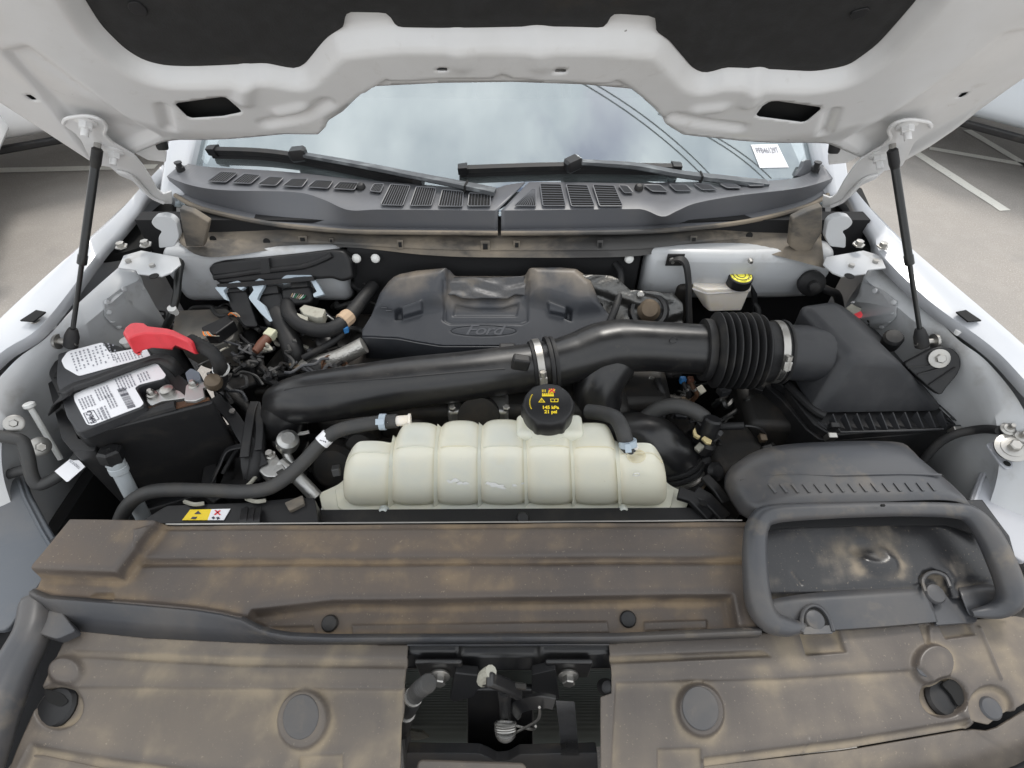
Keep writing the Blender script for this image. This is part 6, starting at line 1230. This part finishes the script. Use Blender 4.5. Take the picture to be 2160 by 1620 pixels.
# ================================================================ FAN SHROUD with warning label
sh = empty('fan_shroud', U(500, 1085, z=1.0), 'dirty black fan shroud bar carrying a yellow warning label', 'fan shroud')
pxprism([(290, 1104), (352, 1066), (520, 1060), (620, 1050), (664, 1050), (672, 1104)], frame_z(1.06), -.05, 0, .006).build('top_bar', m_black, sh, bev=.004)
pxprism([(660, 1075), (1500, 1070), (1560, 1100), (660, 1102)], frame_z(1.02), -.06, 0, .006).build('rear_bar', m_black, sh, bev=.004)
pxprism([(384, 1097), (401, 1075), (446, 1074), (438, 1097)], frame_z(1.0615), .0, .001).build('yellow_label', m_yel, sh, smooth=False)
wl_ = pxprism([(438, 1097), (446, 1074), (486, 1073), (472, 1097)], frame_z(1.0615), .0, .001).build('white_label', m_paper, sh, smooth=False)
for q in ([(452, 1076), (456, 1076), (466, 1086), (462, 1086)], [(462, 1076), (466, 1077), (454, 1086), (451, 1085)]): pxprism(q, frame_z(1.063), .0, .0005).build('red_cross', m_inkr, wl_, smooth=False)
for q in ([(446, 1092), (450, 1089), (454, 1092), (450, 1095)], [(456, 1091), (461, 1090), (464, 1093), (458, 1096)]): pxprism(q, frame_z(1.063), .0, .0005).build('pictogram', m_ink, wl_, smooth=False)
for q in ([(410, 1084), (418, 1077), (424, 1084)], [(402, 1094), (406, 1090), (416, 1090), (412, 1095)]): pxprism(q, frame_z(1.063), .0, .0005).build('pictogram', m_ink, bpy.data.objects['yellow_label'], smooth=False)
for k in range(3):
    P = crom([U(517 + k * 14, 1072, z=1.066), U(515 + k * 14, 1086, z=1.078), U(513 + k * 14, 1100, z=1.085), U(513 + k * 14, 1116, z=1.078)], 5); G().tube(P, 1, prof=[(-.006, -.002), (-.005, .003), (.005, .003), (.006, -.002)]).build('shroud_clip', m_blackc, sh)
pxprism([(600, 1060), (638, 1044), (642, 1062), (610, 1078)], frame_z(1.068), -.01, 0, .003).build('torn_tape', m_beam, sh, bev=.002)
for (a, b) in ((430, 1062), (560, 1056)): G().tube(crom([U(a, b, z=1.065), U(a - 20, b + 2, z=1.07), U(a - 40, b - 4, z=1.06)], 4), .004, 6).build('tie_strap', m_conn, sh)
plug(1103, 1093, frame_z(1.03), 0, .012, sh, (0, -.4, 1))

# ================================================================ ENGINE MASS BELOW
en = empty('engine', (0, .85, .6), 'dark dirty engine seen in the gaps below the pipes', 'engine')
G().box((0, .95, .86), (.56, .36, .42)).build('block', m_dark, en, bev=.02)
for s in (-1, 1): G().loft([[Vector((s * (.24 + k), y, z)) for y, z in ((.80, .95), (.80, 1.06), (1.1, 1.08), (1.1, .95))] for k in (0, .05, .10, .14)]).build('valve_cover', m_dark, en, bev=.02)
for (a, b, z, r, m_) in ((705, 985, .98, .05, m_dark), (760, 940, 1.0, .035, m_dark), (1340, 862, 1.02, .048, m_tanm), (1330, 780, 1.0, .04, m_dark), (880, 905, 1.02, .03, m_dark)):
    G().lathe([(r * .5, -.06), (r, -.05), (r, 0), (r * .8, .012), (r * .3, .014)], U(a, b, z=z), (0, -.8, .6), 22).build('pulley', m_, en)
tb2 = G().box(U(1010, 866, z=1.05), (.13, .06, .06)).build('throttle_body', m_alu, en, bev=.008)
for k, (a, b) in enumerate(((955, 862), (1068, 862))): G().lathe([(.008, 0), (.008, .010), (.005, .012)], U(a, b, z=1.085), (0, -.3, 1), 6).build('bolt', m_steel, tb2)
G().lathe([(.045, -.01), (.045, .01)], U(1010, 878, z=1.07), (0, -.9, .5), 26).build('throttle_hose_band', m_dark, tb2)
for (x, y, z, sx, sy, sz) in ((-.33, .85, .92, .14, .18, .22), (.36, .80, .90, .16, .2, .2), (-.20, .72, .88, .2, .12, .2), (.15, .74, .86, .25, .1, .2), (.50, .72, .88, .12, .12, .28), (-.46, .98, .95, .18, .2, .22), (.62, .86, .92, .14, .2, .22)):
    G().box((x, y, z), (sx, sy, sz), Matrix.Rotation(random.uniform(-.3, .3), 3, 'Z')).build('accessory', m_dark, en, bev=.018)
al = empty('aluminium_bracket', U(1372, 850, z=1.0), 'pale cast bracket with bolt under the forked intake pipe', 'bracket')
G().tube([U(1366, 806, z=1.05), U(1372, 840, z=1.03), U(1378, 868, z=1.0)], 1, prof=[(-.010, -.005), (-.010, .005), (.010, .005), (.010, -.005)]).build('arm', m_alu, al, bev=.002)
G().box(U(1385, 842, z=1.035), (.022, .02, .03)).build('lug', m_alu, al, bev=.004); G().lathe([(.010, 0), (.010, .008), (.007, .010)], U(1373, 804, z=1.055), (0, -.5, 1), 6).build('bolt', m_steel, al)
cable('thin_hose', 'slim dark hose dropping beside the pale cast bracket', [(1386, 800, 1.07), (1396, 825, 1.06), (1408, 852, 1.03), (1412, 880, .98)], .008, m_rubber, cat='hose')
for k, (a, m_, l_) in enumerate(((1440, m_blue, 'blue wired plug below the bellows'), (1456, m_brown, 'brown wired plug below the bellows'))):
    P = crom([U(a, 802, z=1.06), U(a + 6, 818, z=1.05), U(a + 14, 832, z=1.03), U(a + 4, 845, z=1.0)], 5); o = G().tube(P, .0055, 8).build('plug_wire', m_rust if k else m_rubber, None); tag(o, l_, 'wire plug', 'plugs below the bellows'); G().box(P[0], (.014, .014, .016)).build('plug_body', m_, o, bev=.003); G().lathe([(.0065, -.003), (.0065, .003)], P[6], (P[7] - P[6]), 12).build('crimp', m_steel, o)
# purge valve, hose and pump right of the tank
cable('breather_hose', 'arched dark grey hose reaching the purge valve', [(1362, 880, 1.06), (1390, 862, 1.085), (1425, 856, 1.10), (1462, 866, 1.10), (1488, 884, 1.09)], .0165, m_hose, 14, 'hose')
pv = empty('purge_valve', U(1500, 910, z=1.04), 'black purge valve with gold clips right of the coolant tank', 'valve')
G().lathe([(.016, -.045), (.018, -.035), (.018, 0), (.015, .004)], U(1504, 886, z=1.11), (.15, .3, .9), 20).build('valve_body', m_blackc, pv)
G().box(U(1486, 905, z=1.075), (.030, .028, .036), Matrix.Rotation(.4, 3, 'Z')).build('connector', m_blackc, pv, bev=.003)
for q in ([(1462, 908), (1466, 902), (1470, 915), (1478, 920), (1474, 924), (1464, 918)], [(1480, 924), (1486, 919), (1502, 928), (1500, 936), (1490, 934)]): pxprism(q, frame_z(1.095), -.006, 0, .001).build('gold_clip', M('gold_clip', (.62, .52, .28), .4, metal=.6), pv, bev=.001)
G().lathe([(.008, 0), (.008, .05)], U(1515, 900, z=1.07), (.8, -.2, .3), 12).build('nipple', m_rubber, pv)
vp = empty('vacuum_pump', U(1480, 970, z=.95), 'black cylindrical pump low between the tank and the inlet duct', 'pump')
G().lathe([(.03, -.08), (.055, -.07), (.055, 0), (.048, .010), (.02, .014)], U(1500, 950, z=1.0), (.25, -.45, .8), 26).build('housing', m_blackc, vp)
G().lathe([(.018, -.02), (.020, .01), (.012, .018)], U(1505, 995, z=1.0), (.2, -.5, .8), 18).build('port', m_blackc, vp); G().lathe([(.022, -.02), (.022, .0), (.016, .006)], U(1490, 935, z=1.035), (.3, .2, .9), 18).build('port', m_blackc, vp)
G().tube([U(1555, 935, z=1.0) + Vector((.06 * math.cos(t), .0, .06 * math.sin(t))) for t in np.linspace(-.4, 1.6, 14)], .003, 6).build('rim_wire', m_gloss, vp)
sb = empty('shroud_bracket', U(1500, 1070, z=1.0), 'black slotted bracket between the tank and the inlet duct', 'bracket')
G().tube([U(1430, 1040, z=1.03), U(1460, 1050, z=1.03), U(1500, 1092, z=1.02)], 1, prof=[(-.014, -.006), (-.014, .006), (.014, .006), (.014, -.006)]).build('left_arm', m_black, sb, bev=.003)
G().tube([U(1465, 1038, z=1.03), U(1490, 1052, z=1.03), U(1530, 1094, z=1.02)], 1, prof=[(-.014, -.006), (-.014, .006), (.014, .006), (.014, -.006)]).build('right_arm', m_black, sb, bev=.003)
G().tube([U(1485, 1005, z=1.03), U(1510, 1030, z=1.03), U(1530, 1060, z=1.02)], 1, prof=[(-.010, -.005), (-.010, .005), (.010, .005), (.010, -.005)]).build('strut_arm', m_black, sb, bev=.003)
G().lathe([(.007, 0), (.007, .001)], U(1484, 1062, z=1.04), (0, 0, 1), 12).build('slot_hole', m_hollow, sb)
# ================================================================ LEFT REAR: control module, connectors, looms
pm = empty('control_module', U(590, 580, y=1.06), 'black plastic control module box against the left bulkhead', 'control module')
q0 = [(437, 568), (446, 556), (470, 550), (560, 542), (640, 534), (700, 527), (726, 530), (738, 548), (745, 588), (722, 596), (700, 588), (640, 592), (560, 596), (466, 602), (450, 590)]
fpm = Frame(U(590, 570, y=1.075), (1, 0, 0), (0, .45, 1)); pxprism(q0, fpm, -.05, 0, .010).build('housing', m_blackc, pm, bev=.008, bseg=4)
G().tube(crom([U(a, b, fr=fpm, h=.001) for a, b in ((452, 585), (480, 582), (545, 573), (575, 570), (640, 562), (680, 548), (700, 538))], 5), .007, 10).build('ridge', m_blackc, pm)
pxprism([(548, 545), (566, 544), (570, 576), (550, 578)], fpm, -.002, .008, .002).build('retaining_band', m_black, pm, bev=.002)
pxprism([(456, 600), (660, 584), (664, 592), (462, 610)], fpm, -.01, .012, .002).build('connector_deck', m_black, pm, bev=.003)
fcn = Frame(U(570, 640, z=1.155), (1, 0, 0), (0, .75, .65))
LEV = [[(453, 607), (470, 600), (502, 592), (512, 597), (516, 606), (508, 612), (498, 604), (480, 605), (471, 613), (480, 634), (473, 631)],
       [(531, 603), (535, 594), (547, 587), (559, 591), (556, 605), (546, 622), (542, 632), (557, 644), (567, 664), (575, 677), (569, 679), (551, 662), (528, 634), (524, 627), (535, 612)],
       [(588, 593), (600, 582), (617, 576), (646, 574), (660, 583), (672, 601), (683, 621), (662, 627), (660, 620), (668, 615), (655, 591), (647, 583), (618, 585), (596, 599)]]
CB = [[(474, 616), (520, 612), (528, 640), (545, 690), (515, 690), (486, 650)], [(540, 622), (592, 612), (600, 640), (600, 690), (560, 690), (545, 650)], [(590, 608), (655, 600), (662, 625), (655, 640), (610, 645), (594, 632)]]
WHICH = ('left', 'middle', 'right')
for k in range(3):
    c = empty('module_connector', U(*CB[k][3], z=1.08), 'black module plug with pale lock lever, %s of three' % WHICH[k], 'connector', 'control module plugs')
    pxprism(CB[k], fcn, -.045, 0, .010).build('plug_body', m_blackc, c, bev=.008, bseg=4)
    pxprism(LEV[k], fcn, .004, .016, .002).build('lock_lever', m_lever, c, bev=.0015)
    a = (497, 568, 630)[k]; b = (600, 604, 590)[k]
    pxprism([(a - 18, b), (a + 16, b - 3), (a + 20, b + 14), (a - 16, b + 17)], fcn, -.02, .006, .004).build('plug_cap', m_black, c, bev=.003)
for k in range(7):
    m_ = (m_tan, m_wht, M('green_wire', (.05, .22, .12), .5), m_conn)[k % 4]
    o = G().tube(crom([U(612 + k * 3, 634, z=1.15), U(616 + k * 4, 622 + k, z=1.17), U(622 + k * 4, 612 + k * 1.5, z=1.165)], 4), .0014, 5).build('wire', m_, bpy.data.objects['module_connector.002'])
HL = [('main_loom', 'thick vertical black loom below the module plugs', [(585, 660, 1.13), (600, 690, 1.12), (612, 720, 1.11), (622, 750, 1.09), (628, 775, 1.05)], .024, m_rubber),
      ('curved_loom', 'curved black loom sweeping to the engine cover with a tan tape', [(606, 640, 1.15), (612, 664, 1.15), (635, 686, 1.145), (672, 697, 1.145), (705, 692, 1.15), (735, 668, 1.155), (765, 632, 1.16), (788, 604, 1.16)], .0165, m_rubber),
      ('thin_loom', 'thin black loom rising beside the curved loom', [(640, 756, 1.10), (665, 742, 1.11), (700, 722, 1.12), (725, 700, 1.13), (735, 675, 1.14)], .008, m_rubber),
      ('side_loom', 'dark loom lying between the module and the engine cover', [(690, 610, 1.12), (715, 596, 1.14), (740, 598, 1.14), (765, 610, 1.13)], .012, m_rubber),
      ('brown_plug_cable', 'black cable hanging from the brown sensor plug', [(546, 735, 1.12), (534, 756, 1.10), (536, 785, 1.07), (550, 810, 1.04)], .0065, m_rubber),
      ('bulkhead_cable', 'thin cable clipped to the bulkhead above the engine cover', [(768, 540, 1.20), (780, 556, 1.19), (776, 576, 1.17), (768, 600, 1.15)], .0045, m_rubber),
      ('bulkhead_hose', 'thin black hose curving down right of the engine cover', [(1298, 556, 1.21), (1308, 575, 1.20), (1308, 610, 1.18), (1300, 645, 1.17), (1286, 680, 1.15)], .0085, m_rubber),
      ('washer_hose', 'black hose with white band hanging from the left beam end', [(415, 462, 1.26), (402, 495, 1.25), (385, 540, 1.235), (376, 585, 1.21), (372, 625, 1.18), (362, 662, 1.15), (350, 690, 1.12)], .0085, m_strut),
      ('low_loom', 'dark loom crossing low behind the battery clamp', [(455, 800, 1.08), (490, 830, 1.06), (520, 860, 1.05), (540, 890, 1.02)], .011, m_rubber),
      ('shroud_loom', 'ribbed dark loom rising from the fan shroud', [(535, 1010, 1.04), (540, 980, 1.06), (545, 930, 1.07), (540, 890, 1.07)], .014, m_rubber),
      ('tray_cable', 'slim cable along the right edge of the battery tray', [(470, 1000, 1.02), (490, 965, 1.03), (510, 940, 1.03)], .005, m_rubber),
      ('shroud_wire', 'thin tan wire by the hose above the fan shroud', [(500, 1040, 1.05), (525, 1022, 1.055), (540, 1005, 1.05)], .004, m_conn)]
LO = {}
for n_, l_, p_, r_, m_ in HL: LO[n_] = cable(n_, l_, p_, r_, m_, 12, 'hose' if 'hose' in n_ else 'cable')
G().lathe([(.0092, -.010), (.0096, -.010), (.0096, .010), (.0092, .010)], U(365, 655, z=1.157), (.2, -.3, 1), 14).build('white_band', m_wht, LO['washer_hose'])
G().lathe([(.017, -.014), (.0195, -.012), (.0185, -.004), (.0195, .003), (.0185, .010), (.017, .014)], U(730, 672, z=1.154), U(735, 668, z=1.155) - U(715, 685, z=1.152), 12).build('tan_tape', m_tan, LO['curved_loom'], ang=20)
pxprism([(720, 684), (735, 678), (733, 692), (724, 694)], frame_z(1.15), -.014, 0, .001).build('blue_clip', m_blue, LO['curved_loom'], bev=.002)
gc = empty('grey_connector', U(660, 665, z=1.12), 'dusty grey connector block beside the curved loom', 'connector')
pxprism([(631, 650), (642, 642), (686, 652), (680, 668), (668, 670), (640, 662)], frame_z(1.165), -.025, 0, .002).build('housing', m_conn, gc, bev=.003)
pxprism([(626, 660), (650, 668), (648, 676), (628, 668)], frame_z(1.16), -.012, 0, .002).build('latch', m_conn, gc, bev=.002)
for k in range(4): G().tube([U(682 + k * 3, 656 + k * 3, z=1.155), U(694 + k * 3, 668 + k * 2, z=1.14)], .0018, 5).build('wire', m_wht if k % 2 else m_ink, gc)
bp = empty('sensor_plug', U(560, 720, z=1.08), 'pale plug with a brown boot pointing at the battery', 'sensor plug')
a, b = U(578, 698, z=1.13), U(556, 722, z=1.125); d = (b - a).normalized(); G().tube([a, a.lerp(b, .6)], 1, prof=[(-.012, -.010), (-.012, .010), (.012, .010), (.012, -.010)]).build('pale_head', M('pale_green_plug', (.50, .50, .36), .5), bp, bev=.003); G().lathe([(.011, 0), (.012, .02), (.008, .045)], a.lerp(b, .6), d, 14).build('brown_boot', m_brown, bp)
fu = empty('fuse_box', U(450, 700, z=1.05), 'low dusty grey fuse box lid behind the red terminal cover', 'fuse box')
pxprism([(362, 700), (372, 655), (478, 650), (505, 676), (490, 715), (440, 735), (400, 722)], frame_z(1.11), -.08, 0, .006).build('lid', M('dusty_lid', (.12, .115, .105), .6, layers=[((.24, .20, .16), 12, .42, .65, .6, .9)], bump=.2, bscale=300), fu, bev=.006)
fc = empty('fuse_connector', U(440, 690, z=1.08), 'black multi-wire connector on the fuse box lid', 'connector')
pxprism([(424, 690), (480, 664), (494, 676), (455, 704), (432, 704)], frame_z(1.14), -.03, 0, .003).build('housing', m_blackc, fc, bev=.004)
for k in range(5): G().tube(crom([U(428 + k * 3, 700, z=1.14), U(432 + k * 4, 708, z=1.145), U(446 + k * 4, 705 + k, z=1.13)], 4), .0014, 5).build('wire', (m_org, m_conn, m_tan)[k % 3], fc)
for k in range(3): G().tube(crom([U(482 + k * 3, 664, z=1.145), U(488 + k * 4, 660, z=1.155), U(500 + k * 3, 668, z=1.145)], 4), .0014, 5).build('wire', (m_org, m_conn, m_tan)[k % 3], fc)
G().box(U(432, 722, z=1.13), (.008, .006, .006)).build('red_tab', m_red, fc, bev=.001)
for (nm, lb_, cc, sz, rz, m_) in (('relay_block', 'black relay block beside the fuse box', (500, 715, 1.08), (.09, .07, .08), .3, m_black), ('hidden_module', 'dark module low behind the battery clamp', (500, 790, 1.02), (.12, .10, .12), .5, m_black), ('coil_bracket', 'dark plate below the thick vertical loom', (585, 800, 1.0), (.10, .08, .10), .1, m_dark), ('coolant_valve', 'black valve block left of the silver wrapped pipe', (600, 775, 1.06), (.045, .05, .06), .2, m_blackc), ('strut_tower', 'dark suspension tower behind the red terminal cover', (330, 680, 1.08), (.05, .06, .10), .5, m_blackc)):
    o = G().box(U(cc[0], cc[1], z=cc[2]) - Vector((0, 0, sz[2] / 2)), sz, Matrix.Rotation(rz, 3, 'Z')).build(nm, m_, None, bev=.008); tag(o, lb_, 'bracket' if 'bracket' in nm or 'tower' in nm else 'module')
    c = U(cc[0], cc[1], z=cc[2]); G().lathe([(.009, -.004), (.009, .005), (.006, .007)], c, (0, 0, 1), 12).build('bolt', m_steel if nm == 'strut_tower' else m_black, o)
G().lathe([(.016, 0), (.018, .006), (.012, .010), (.004, .010)], U(684, 722, z=1.10), (0, -.4, 1), 20).build('sensor_button', m_blackc, en)
sw = empty('wrapped_pipe', U(700, 750, z=1.05), 'silver heat wrapped pipe entering under the engine cover', 'pipe')
P = crom([U(a, b, z=z) for a, b, z in ((640, 772, 1.07), (680, 764, 1.085), (720, 752, 1.10), (768, 728, 1.12))], 6); G().tube(P, .019, 18).build('wrap', m_wrap, sw); G().tube([P[0] - (P[1] - P[0]) * 2, P[0]], .021, 16).build('rubber_end', m_rubber, sw)
oc = empty('oil_filler', U(690, 765, z=1.05), 'brown ringed oil filler behind the long intake pipe', 'filler')
G().lathe([(.030, -.04), (.030, 0), (.026, .004), (.024, -.004), (.006, -.004)], U(705, 772, z=1.095), (.2, -.5, .85), 24).build('neck', m_rust, oc); G().lathe([(.022, -.02), (.022, .004), (.016, .008)], U(662, 778, z=1.09), (-.3, -.4, .8), 20).build('cap', m_blackc, oc)
# ---------------- tangle of thin wiring behind the battery and round the engine
hn = empty('engine_harness', U(560, 760, z=1.0), 'tangle of thin dark wires and clips between battery and engine', 'wiring')
rw = random.Random(11)
def wander(x0, y0, z0, x1, y1, z1, r, mat, k=5, j=14):
    pts = []
    for i in range(k + 1):
        t = i / k; e = math.sin(math.pi * t); pts.append(U(x0 + (x1 - x0) * t + rw.uniform(-j, j) * e, y0 + (y1 - y0) * t + rw.uniform(-j, j) * e, z=z0 + (z1 - z0) * t + rw.uniform(-.012, .02) * e))
    G().tube(crom(pts, 5), r, 7).build('wire', mat, hn)
for k in range(64):
    x0, y0 = rw.uniform(420, 740), rw.uniform(640, 800); wander(x0, y0, rw.uniform(1.07, 1.135), x0 + rw.uniform(-110, 110), y0 + rw.uniform(-50, 70), rw.uniform(1.05, 1.125), rw.choice((.0025, .0035, .005, .007)), rw.choice((m_rubber, m_hose, m_hose, m_duct, m_conn if k % 6 == 0 else m_black)))
for k in range(26):
    x0, y0 = rw.uniform(1330, 1640), rw.uniform(800, 960); wander(x0, y0, rw.uniform(.94, 1.04), x0 + rw.uniform(-90, 90), y0 + rw.uniform(-30, 70), rw.uniform(.94, 1.03), rw.choice((.003, .005, .008)), rw.choice((m_rubber, m_hose, m_strut)))
for k in range(18):
    x0, y0 = rw.uniform(560, 780), rw.uniform(890, 1010); wander(x0, y0, rw.uniform(.94, 1.0), x0 + rw.uniform(-70, 90), y0 + rw.uniform(-20, 60), rw.uniform(.92, .99), rw.choice((.003, .005, .009)), rw.choice((m_rubber, m_hose, m_dark)))
for k in range(16):
    x0, y0 = rw.uniform(800, 1300), rw.uniform(850, 880); wander(x0, y0, rw.uniform(1.0, 1.07), x0 + rw.uniform(-60, 60), y0 + rw.uniform(-5, 20), rw.uniform(1.0, 1.06), rw.choice((.003, .005, .009)), rw.choice((m_rubber, m_hose, m_dark)))
for k in range(44):
    a, b = rw.choice(((rw.uniform(440, 740), rw.uniform(650, 800)), (rw.uniform(1350, 1620), rw.uniform(810, 960)), (rw.uniform(560, 760), rw.uniform(900, 1010)))); z = rw.uniform(1.02, 1.115) if a < 780 else rw.uniform(.98, 1.05)
    G().box(U(a, b, z=z), (rw.uniform(.012, .03), rw.uniform(.012, .022), rw.uniform(.010, .02)), Matrix.Rotation(rw.uniform(-1, 1), 3, 'Z') @ Matrix.Rotation(rw.uniform(-.5, .5), 3, 'X')).build('wire_clip', rw.choice((m_blackc, m_black, m_hose, m_duct, m_conn if k % 3 == 0 else m_box, m_tanm)), hn, bev=.002)
# aluminium refrigerant lines, block and ribbed bracket left of the tank
rf = empty('refrigerant_line', U(610, 1000, z=1.0), 'aluminium refrigerant line with ball joint left of the tank', 'pipe')
G().lathe([(.008, -.024), (.020, -.018), (.023, 0), (.021, .014), (.013, .020)], U(607, 932, z=1.07), (.35, -.2, .9), 22).build('ball_joint', m_alu, rf)
G().tube(crom([U(606, 935, z=1.06), U(604, 955, z=1.045), U(615, 980, z=1.03), U(632, 1006, z=1.01), U(655, 1040, z=.98)], 6), .0095, 14).build('upper_tube', m_alu, rf)
G().tube(crom([U(590, 978, z=1.05), U(612, 994, z=1.04), U(640, 1020, z=1.02), U(668, 1050, z=1.0)], 6), .014, 16).build('lower_tube', m_alu, rf)
blk = pxprism([(538, 985), (562, 948), (580, 955), (600, 985), (612, 1000), (590, 1006), (560, 1006)], frame_z(1.06), -.03, 0, .008).build('joint_block', m_alu, rf, bev=.004)
G().lathe([(.011, 0), (.011, .003), (.007, .004), (.007, .013)], U(571, 961, z=1.061), (0, -.1, 1), 6).build('bolt', m_steel, blk, ang=20)
G().tube([U(615, 917, z=1.05), U(640, 914, z=1.05), U(652, 911, z=1.05)], .004, 6).build('paper_strip', m_wht, rf)
rb = empty('ribbed_bracket', U(530, 960, z=1.0), 'black forked support bar between battery and intake pipe', 'bracket')
for pts, w_ in (([(452, 840, 1.10), (490, 880, 1.09), (512, 915, 1.085), (540, 960, 1.07), (552, 985, 1.06)], 1.0), ([(516, 965, 1.08), (522, 920, 1.09), (530, 870, 1.10), (538, 848, 1.10)], .7), ([(545, 950, 1.08), (548, 900, 1.09), (542, 850, 1.10)], .6), ([(516, 940, 1.08), (480, 950, 1.07), (462, 985, 1.05), (446, 1020, 1.03)], .5), ([(520, 930, 1.08), (522, 980, 1.06), (528, 1010, 1.04)], .9)):
    G().tube(crom([U(a, b, z=z) for a, b, z in pts], 5), w_, prof=[(-.013, -.005), (-.013, .004), (.013, .004), (.013, -.005)]).build('bar', m_black, rb, bev=.002)
G().lathe([(.006, 0), (.006, .004)], U(491, 868, z=1.10), (0, -.2, 1), 12).build('rivet', m_steel, rb)
for k, (q, z) in enumerate((([(540, 870), (556, 880), (560, 960), (545, 975), (535, 930)], 1.05), ([(455, 960), (520, 965), (525, 1035), (455, 1050)], 1.0))):
    pxprism(q, frame_z(z), -.05, 0, .004).build('web', m_black, rb, bev=.003)
# ================================================================ RIGHT WING DETAILS
cable('wing_loom', 'black loom crossing from the filter box to the right wing bolt', [(1945, 975, 1.02), (1975, 940, 1.06), (2010, 918, 1.09), (2050, 908, 1.11), (2080, 905, 1.13), (2108, 908, 1.15)], .0085, m_rubber)
for a, b, z, r, l_ in ((2126, 905, 1.155, .010, 'small zinc bolt at the end of the right wing loom'), (2152, 922, 1.15, .013, 'half cropped zinc bolt at the right photo edge'), (2133, 945, 1.14, .021, 'large washered bolt on the right wing bracket')):
    c = U(a, b, z=z); o = G().lathe([(r * 1.3, 0), (r * 1.3, .003), (r * .9, .005), (r * .9, .007), (r * .65, .008)], c, (-.25, -.3, 1), 22).build('wing_bolt', m_steel, None); tag(o, l_, 'bolt', 'bolts on the right wing'); G().lathe([(r * .5, .007), (r * .5, .018), (r * .4, .020)], c, (-.25, -.3, 1), 6).build('hex_head', m_steel, o, ang=20)
sl = empty('slotted_strap', U(2110, 960, z=1.1), 'thin grey slotted strap under the large right wing bolt', 'strap')
pxprism([(2080, 936), (2100, 930), (2120, 950), (2136, 974), (2138, 986), (2124, 990), (2112, 980)], frame_z(1.115), -.002, .003, .006).build('plate', m_panelg, sl, bev=.001); G().lathe([(.006, 0), (.006, .001)], U(2124, 978, z=1.119), (0, 0, 1), 12).build('hole', m_hollow, sl)
hcn = empty('headlamp_connector', U(1815, 655, z=1.15), 'white and red wired connector on the right inner wing', 'connector')
pxprism([(1785, 648), (1796, 640), (1830, 656), (1836, 668), (1820, 672), (1800, 660)], frame_z(1.17), -.02, 0, .003).build('shell', m_conn, hcn, bev=.003); pxprism([(1802, 662), (1816, 656), (1822, 668), (1808, 672)], frame_z(1.175), -.01, 0, .001).build('red_clip', m_red, hcn, bev=.001)
for k in range(3): G().tube(crom([U(1818 + k * 3, 668, z=1.17), U(1828 + k * 2, 674 + k * 3, z=1.165), U(1832, 690, z=1.14)], 4), .002, 5).build('wire', (m_ink, m_yel, m_rubber)[k], hcn)
gm = G().lathe([(.030, -.01), (.030, .004), (.022, .010), (.012, .012), (.012, .03), (.008, .032)], U(1712, 598, y=1.06), (-.2, -1, .3), 22).build('grommet', m_rubber, None); tag(gm, 'round black rubber grommet in the right bulkhead corner', 'grommet')
cable('fender_loom', 'dark cable hanging behind the right bulkhead grommet', [(1720, 600, 1.17), (1745, 612, 1.16), (1765, 622, 1.14), (1772, 650, 1.10)], .010, m_rubber)
cable('brake_line_loom', 'dark clip loom right of the brake fluid reservoir', [(1590, 640, 1.12), (1600, 655, 1.11), (1598, 680, 1.09)], .007, m_rubber)
# dark radiator mass under the shields
rd = empty('radiator', (0, .45, .6), 'dark radiator core hidden under the dusty shields', 'radiator')
G().box((0, .43, .80), (1.30, .06, .40)).build('core', m_foam, rd)
# overhead power lines, seen mirrored in the windshield
def mirrored(px, py, z):
    p = UG(px, py); e = 1e-3; n = Vector((-(zg(p.x + e, p.y) - zg(p.x, p.y)) / e, -(zg(p.x, p.y + e) - zg(p.x, p.y)) / e, 1)).normalized()
    d = ray(px, py).normalized(); r_ = d - 2 * d.dot(n) * n; return p + r_ * ((z - p.z) / r_.z)
for k, (a, b) in enumerate((((1275, 200), (1440, 325)), ((1292, 196), (1452, 318)), ((1505, 292), (1612, 372)), ((1518, 290), (1626, 370)))):
    P, Q = mirrored(*a, 8), mirrored(*b, 8); d = (Q - P)
    pts = [P + d * t + Vector((0, 0, .35 * (t - .5) ** 2)) for t in np.linspace(-.8, 2.6, 24)]
    o = G().tube(pts, .010, 6).build('power_line', m_rubber, None); tag(o, 'thin overhead power line mirrored in the windshield, %s from the left' % ('first', 'second', 'third', 'fourth')[k], 'power line', 'overhead power lines')
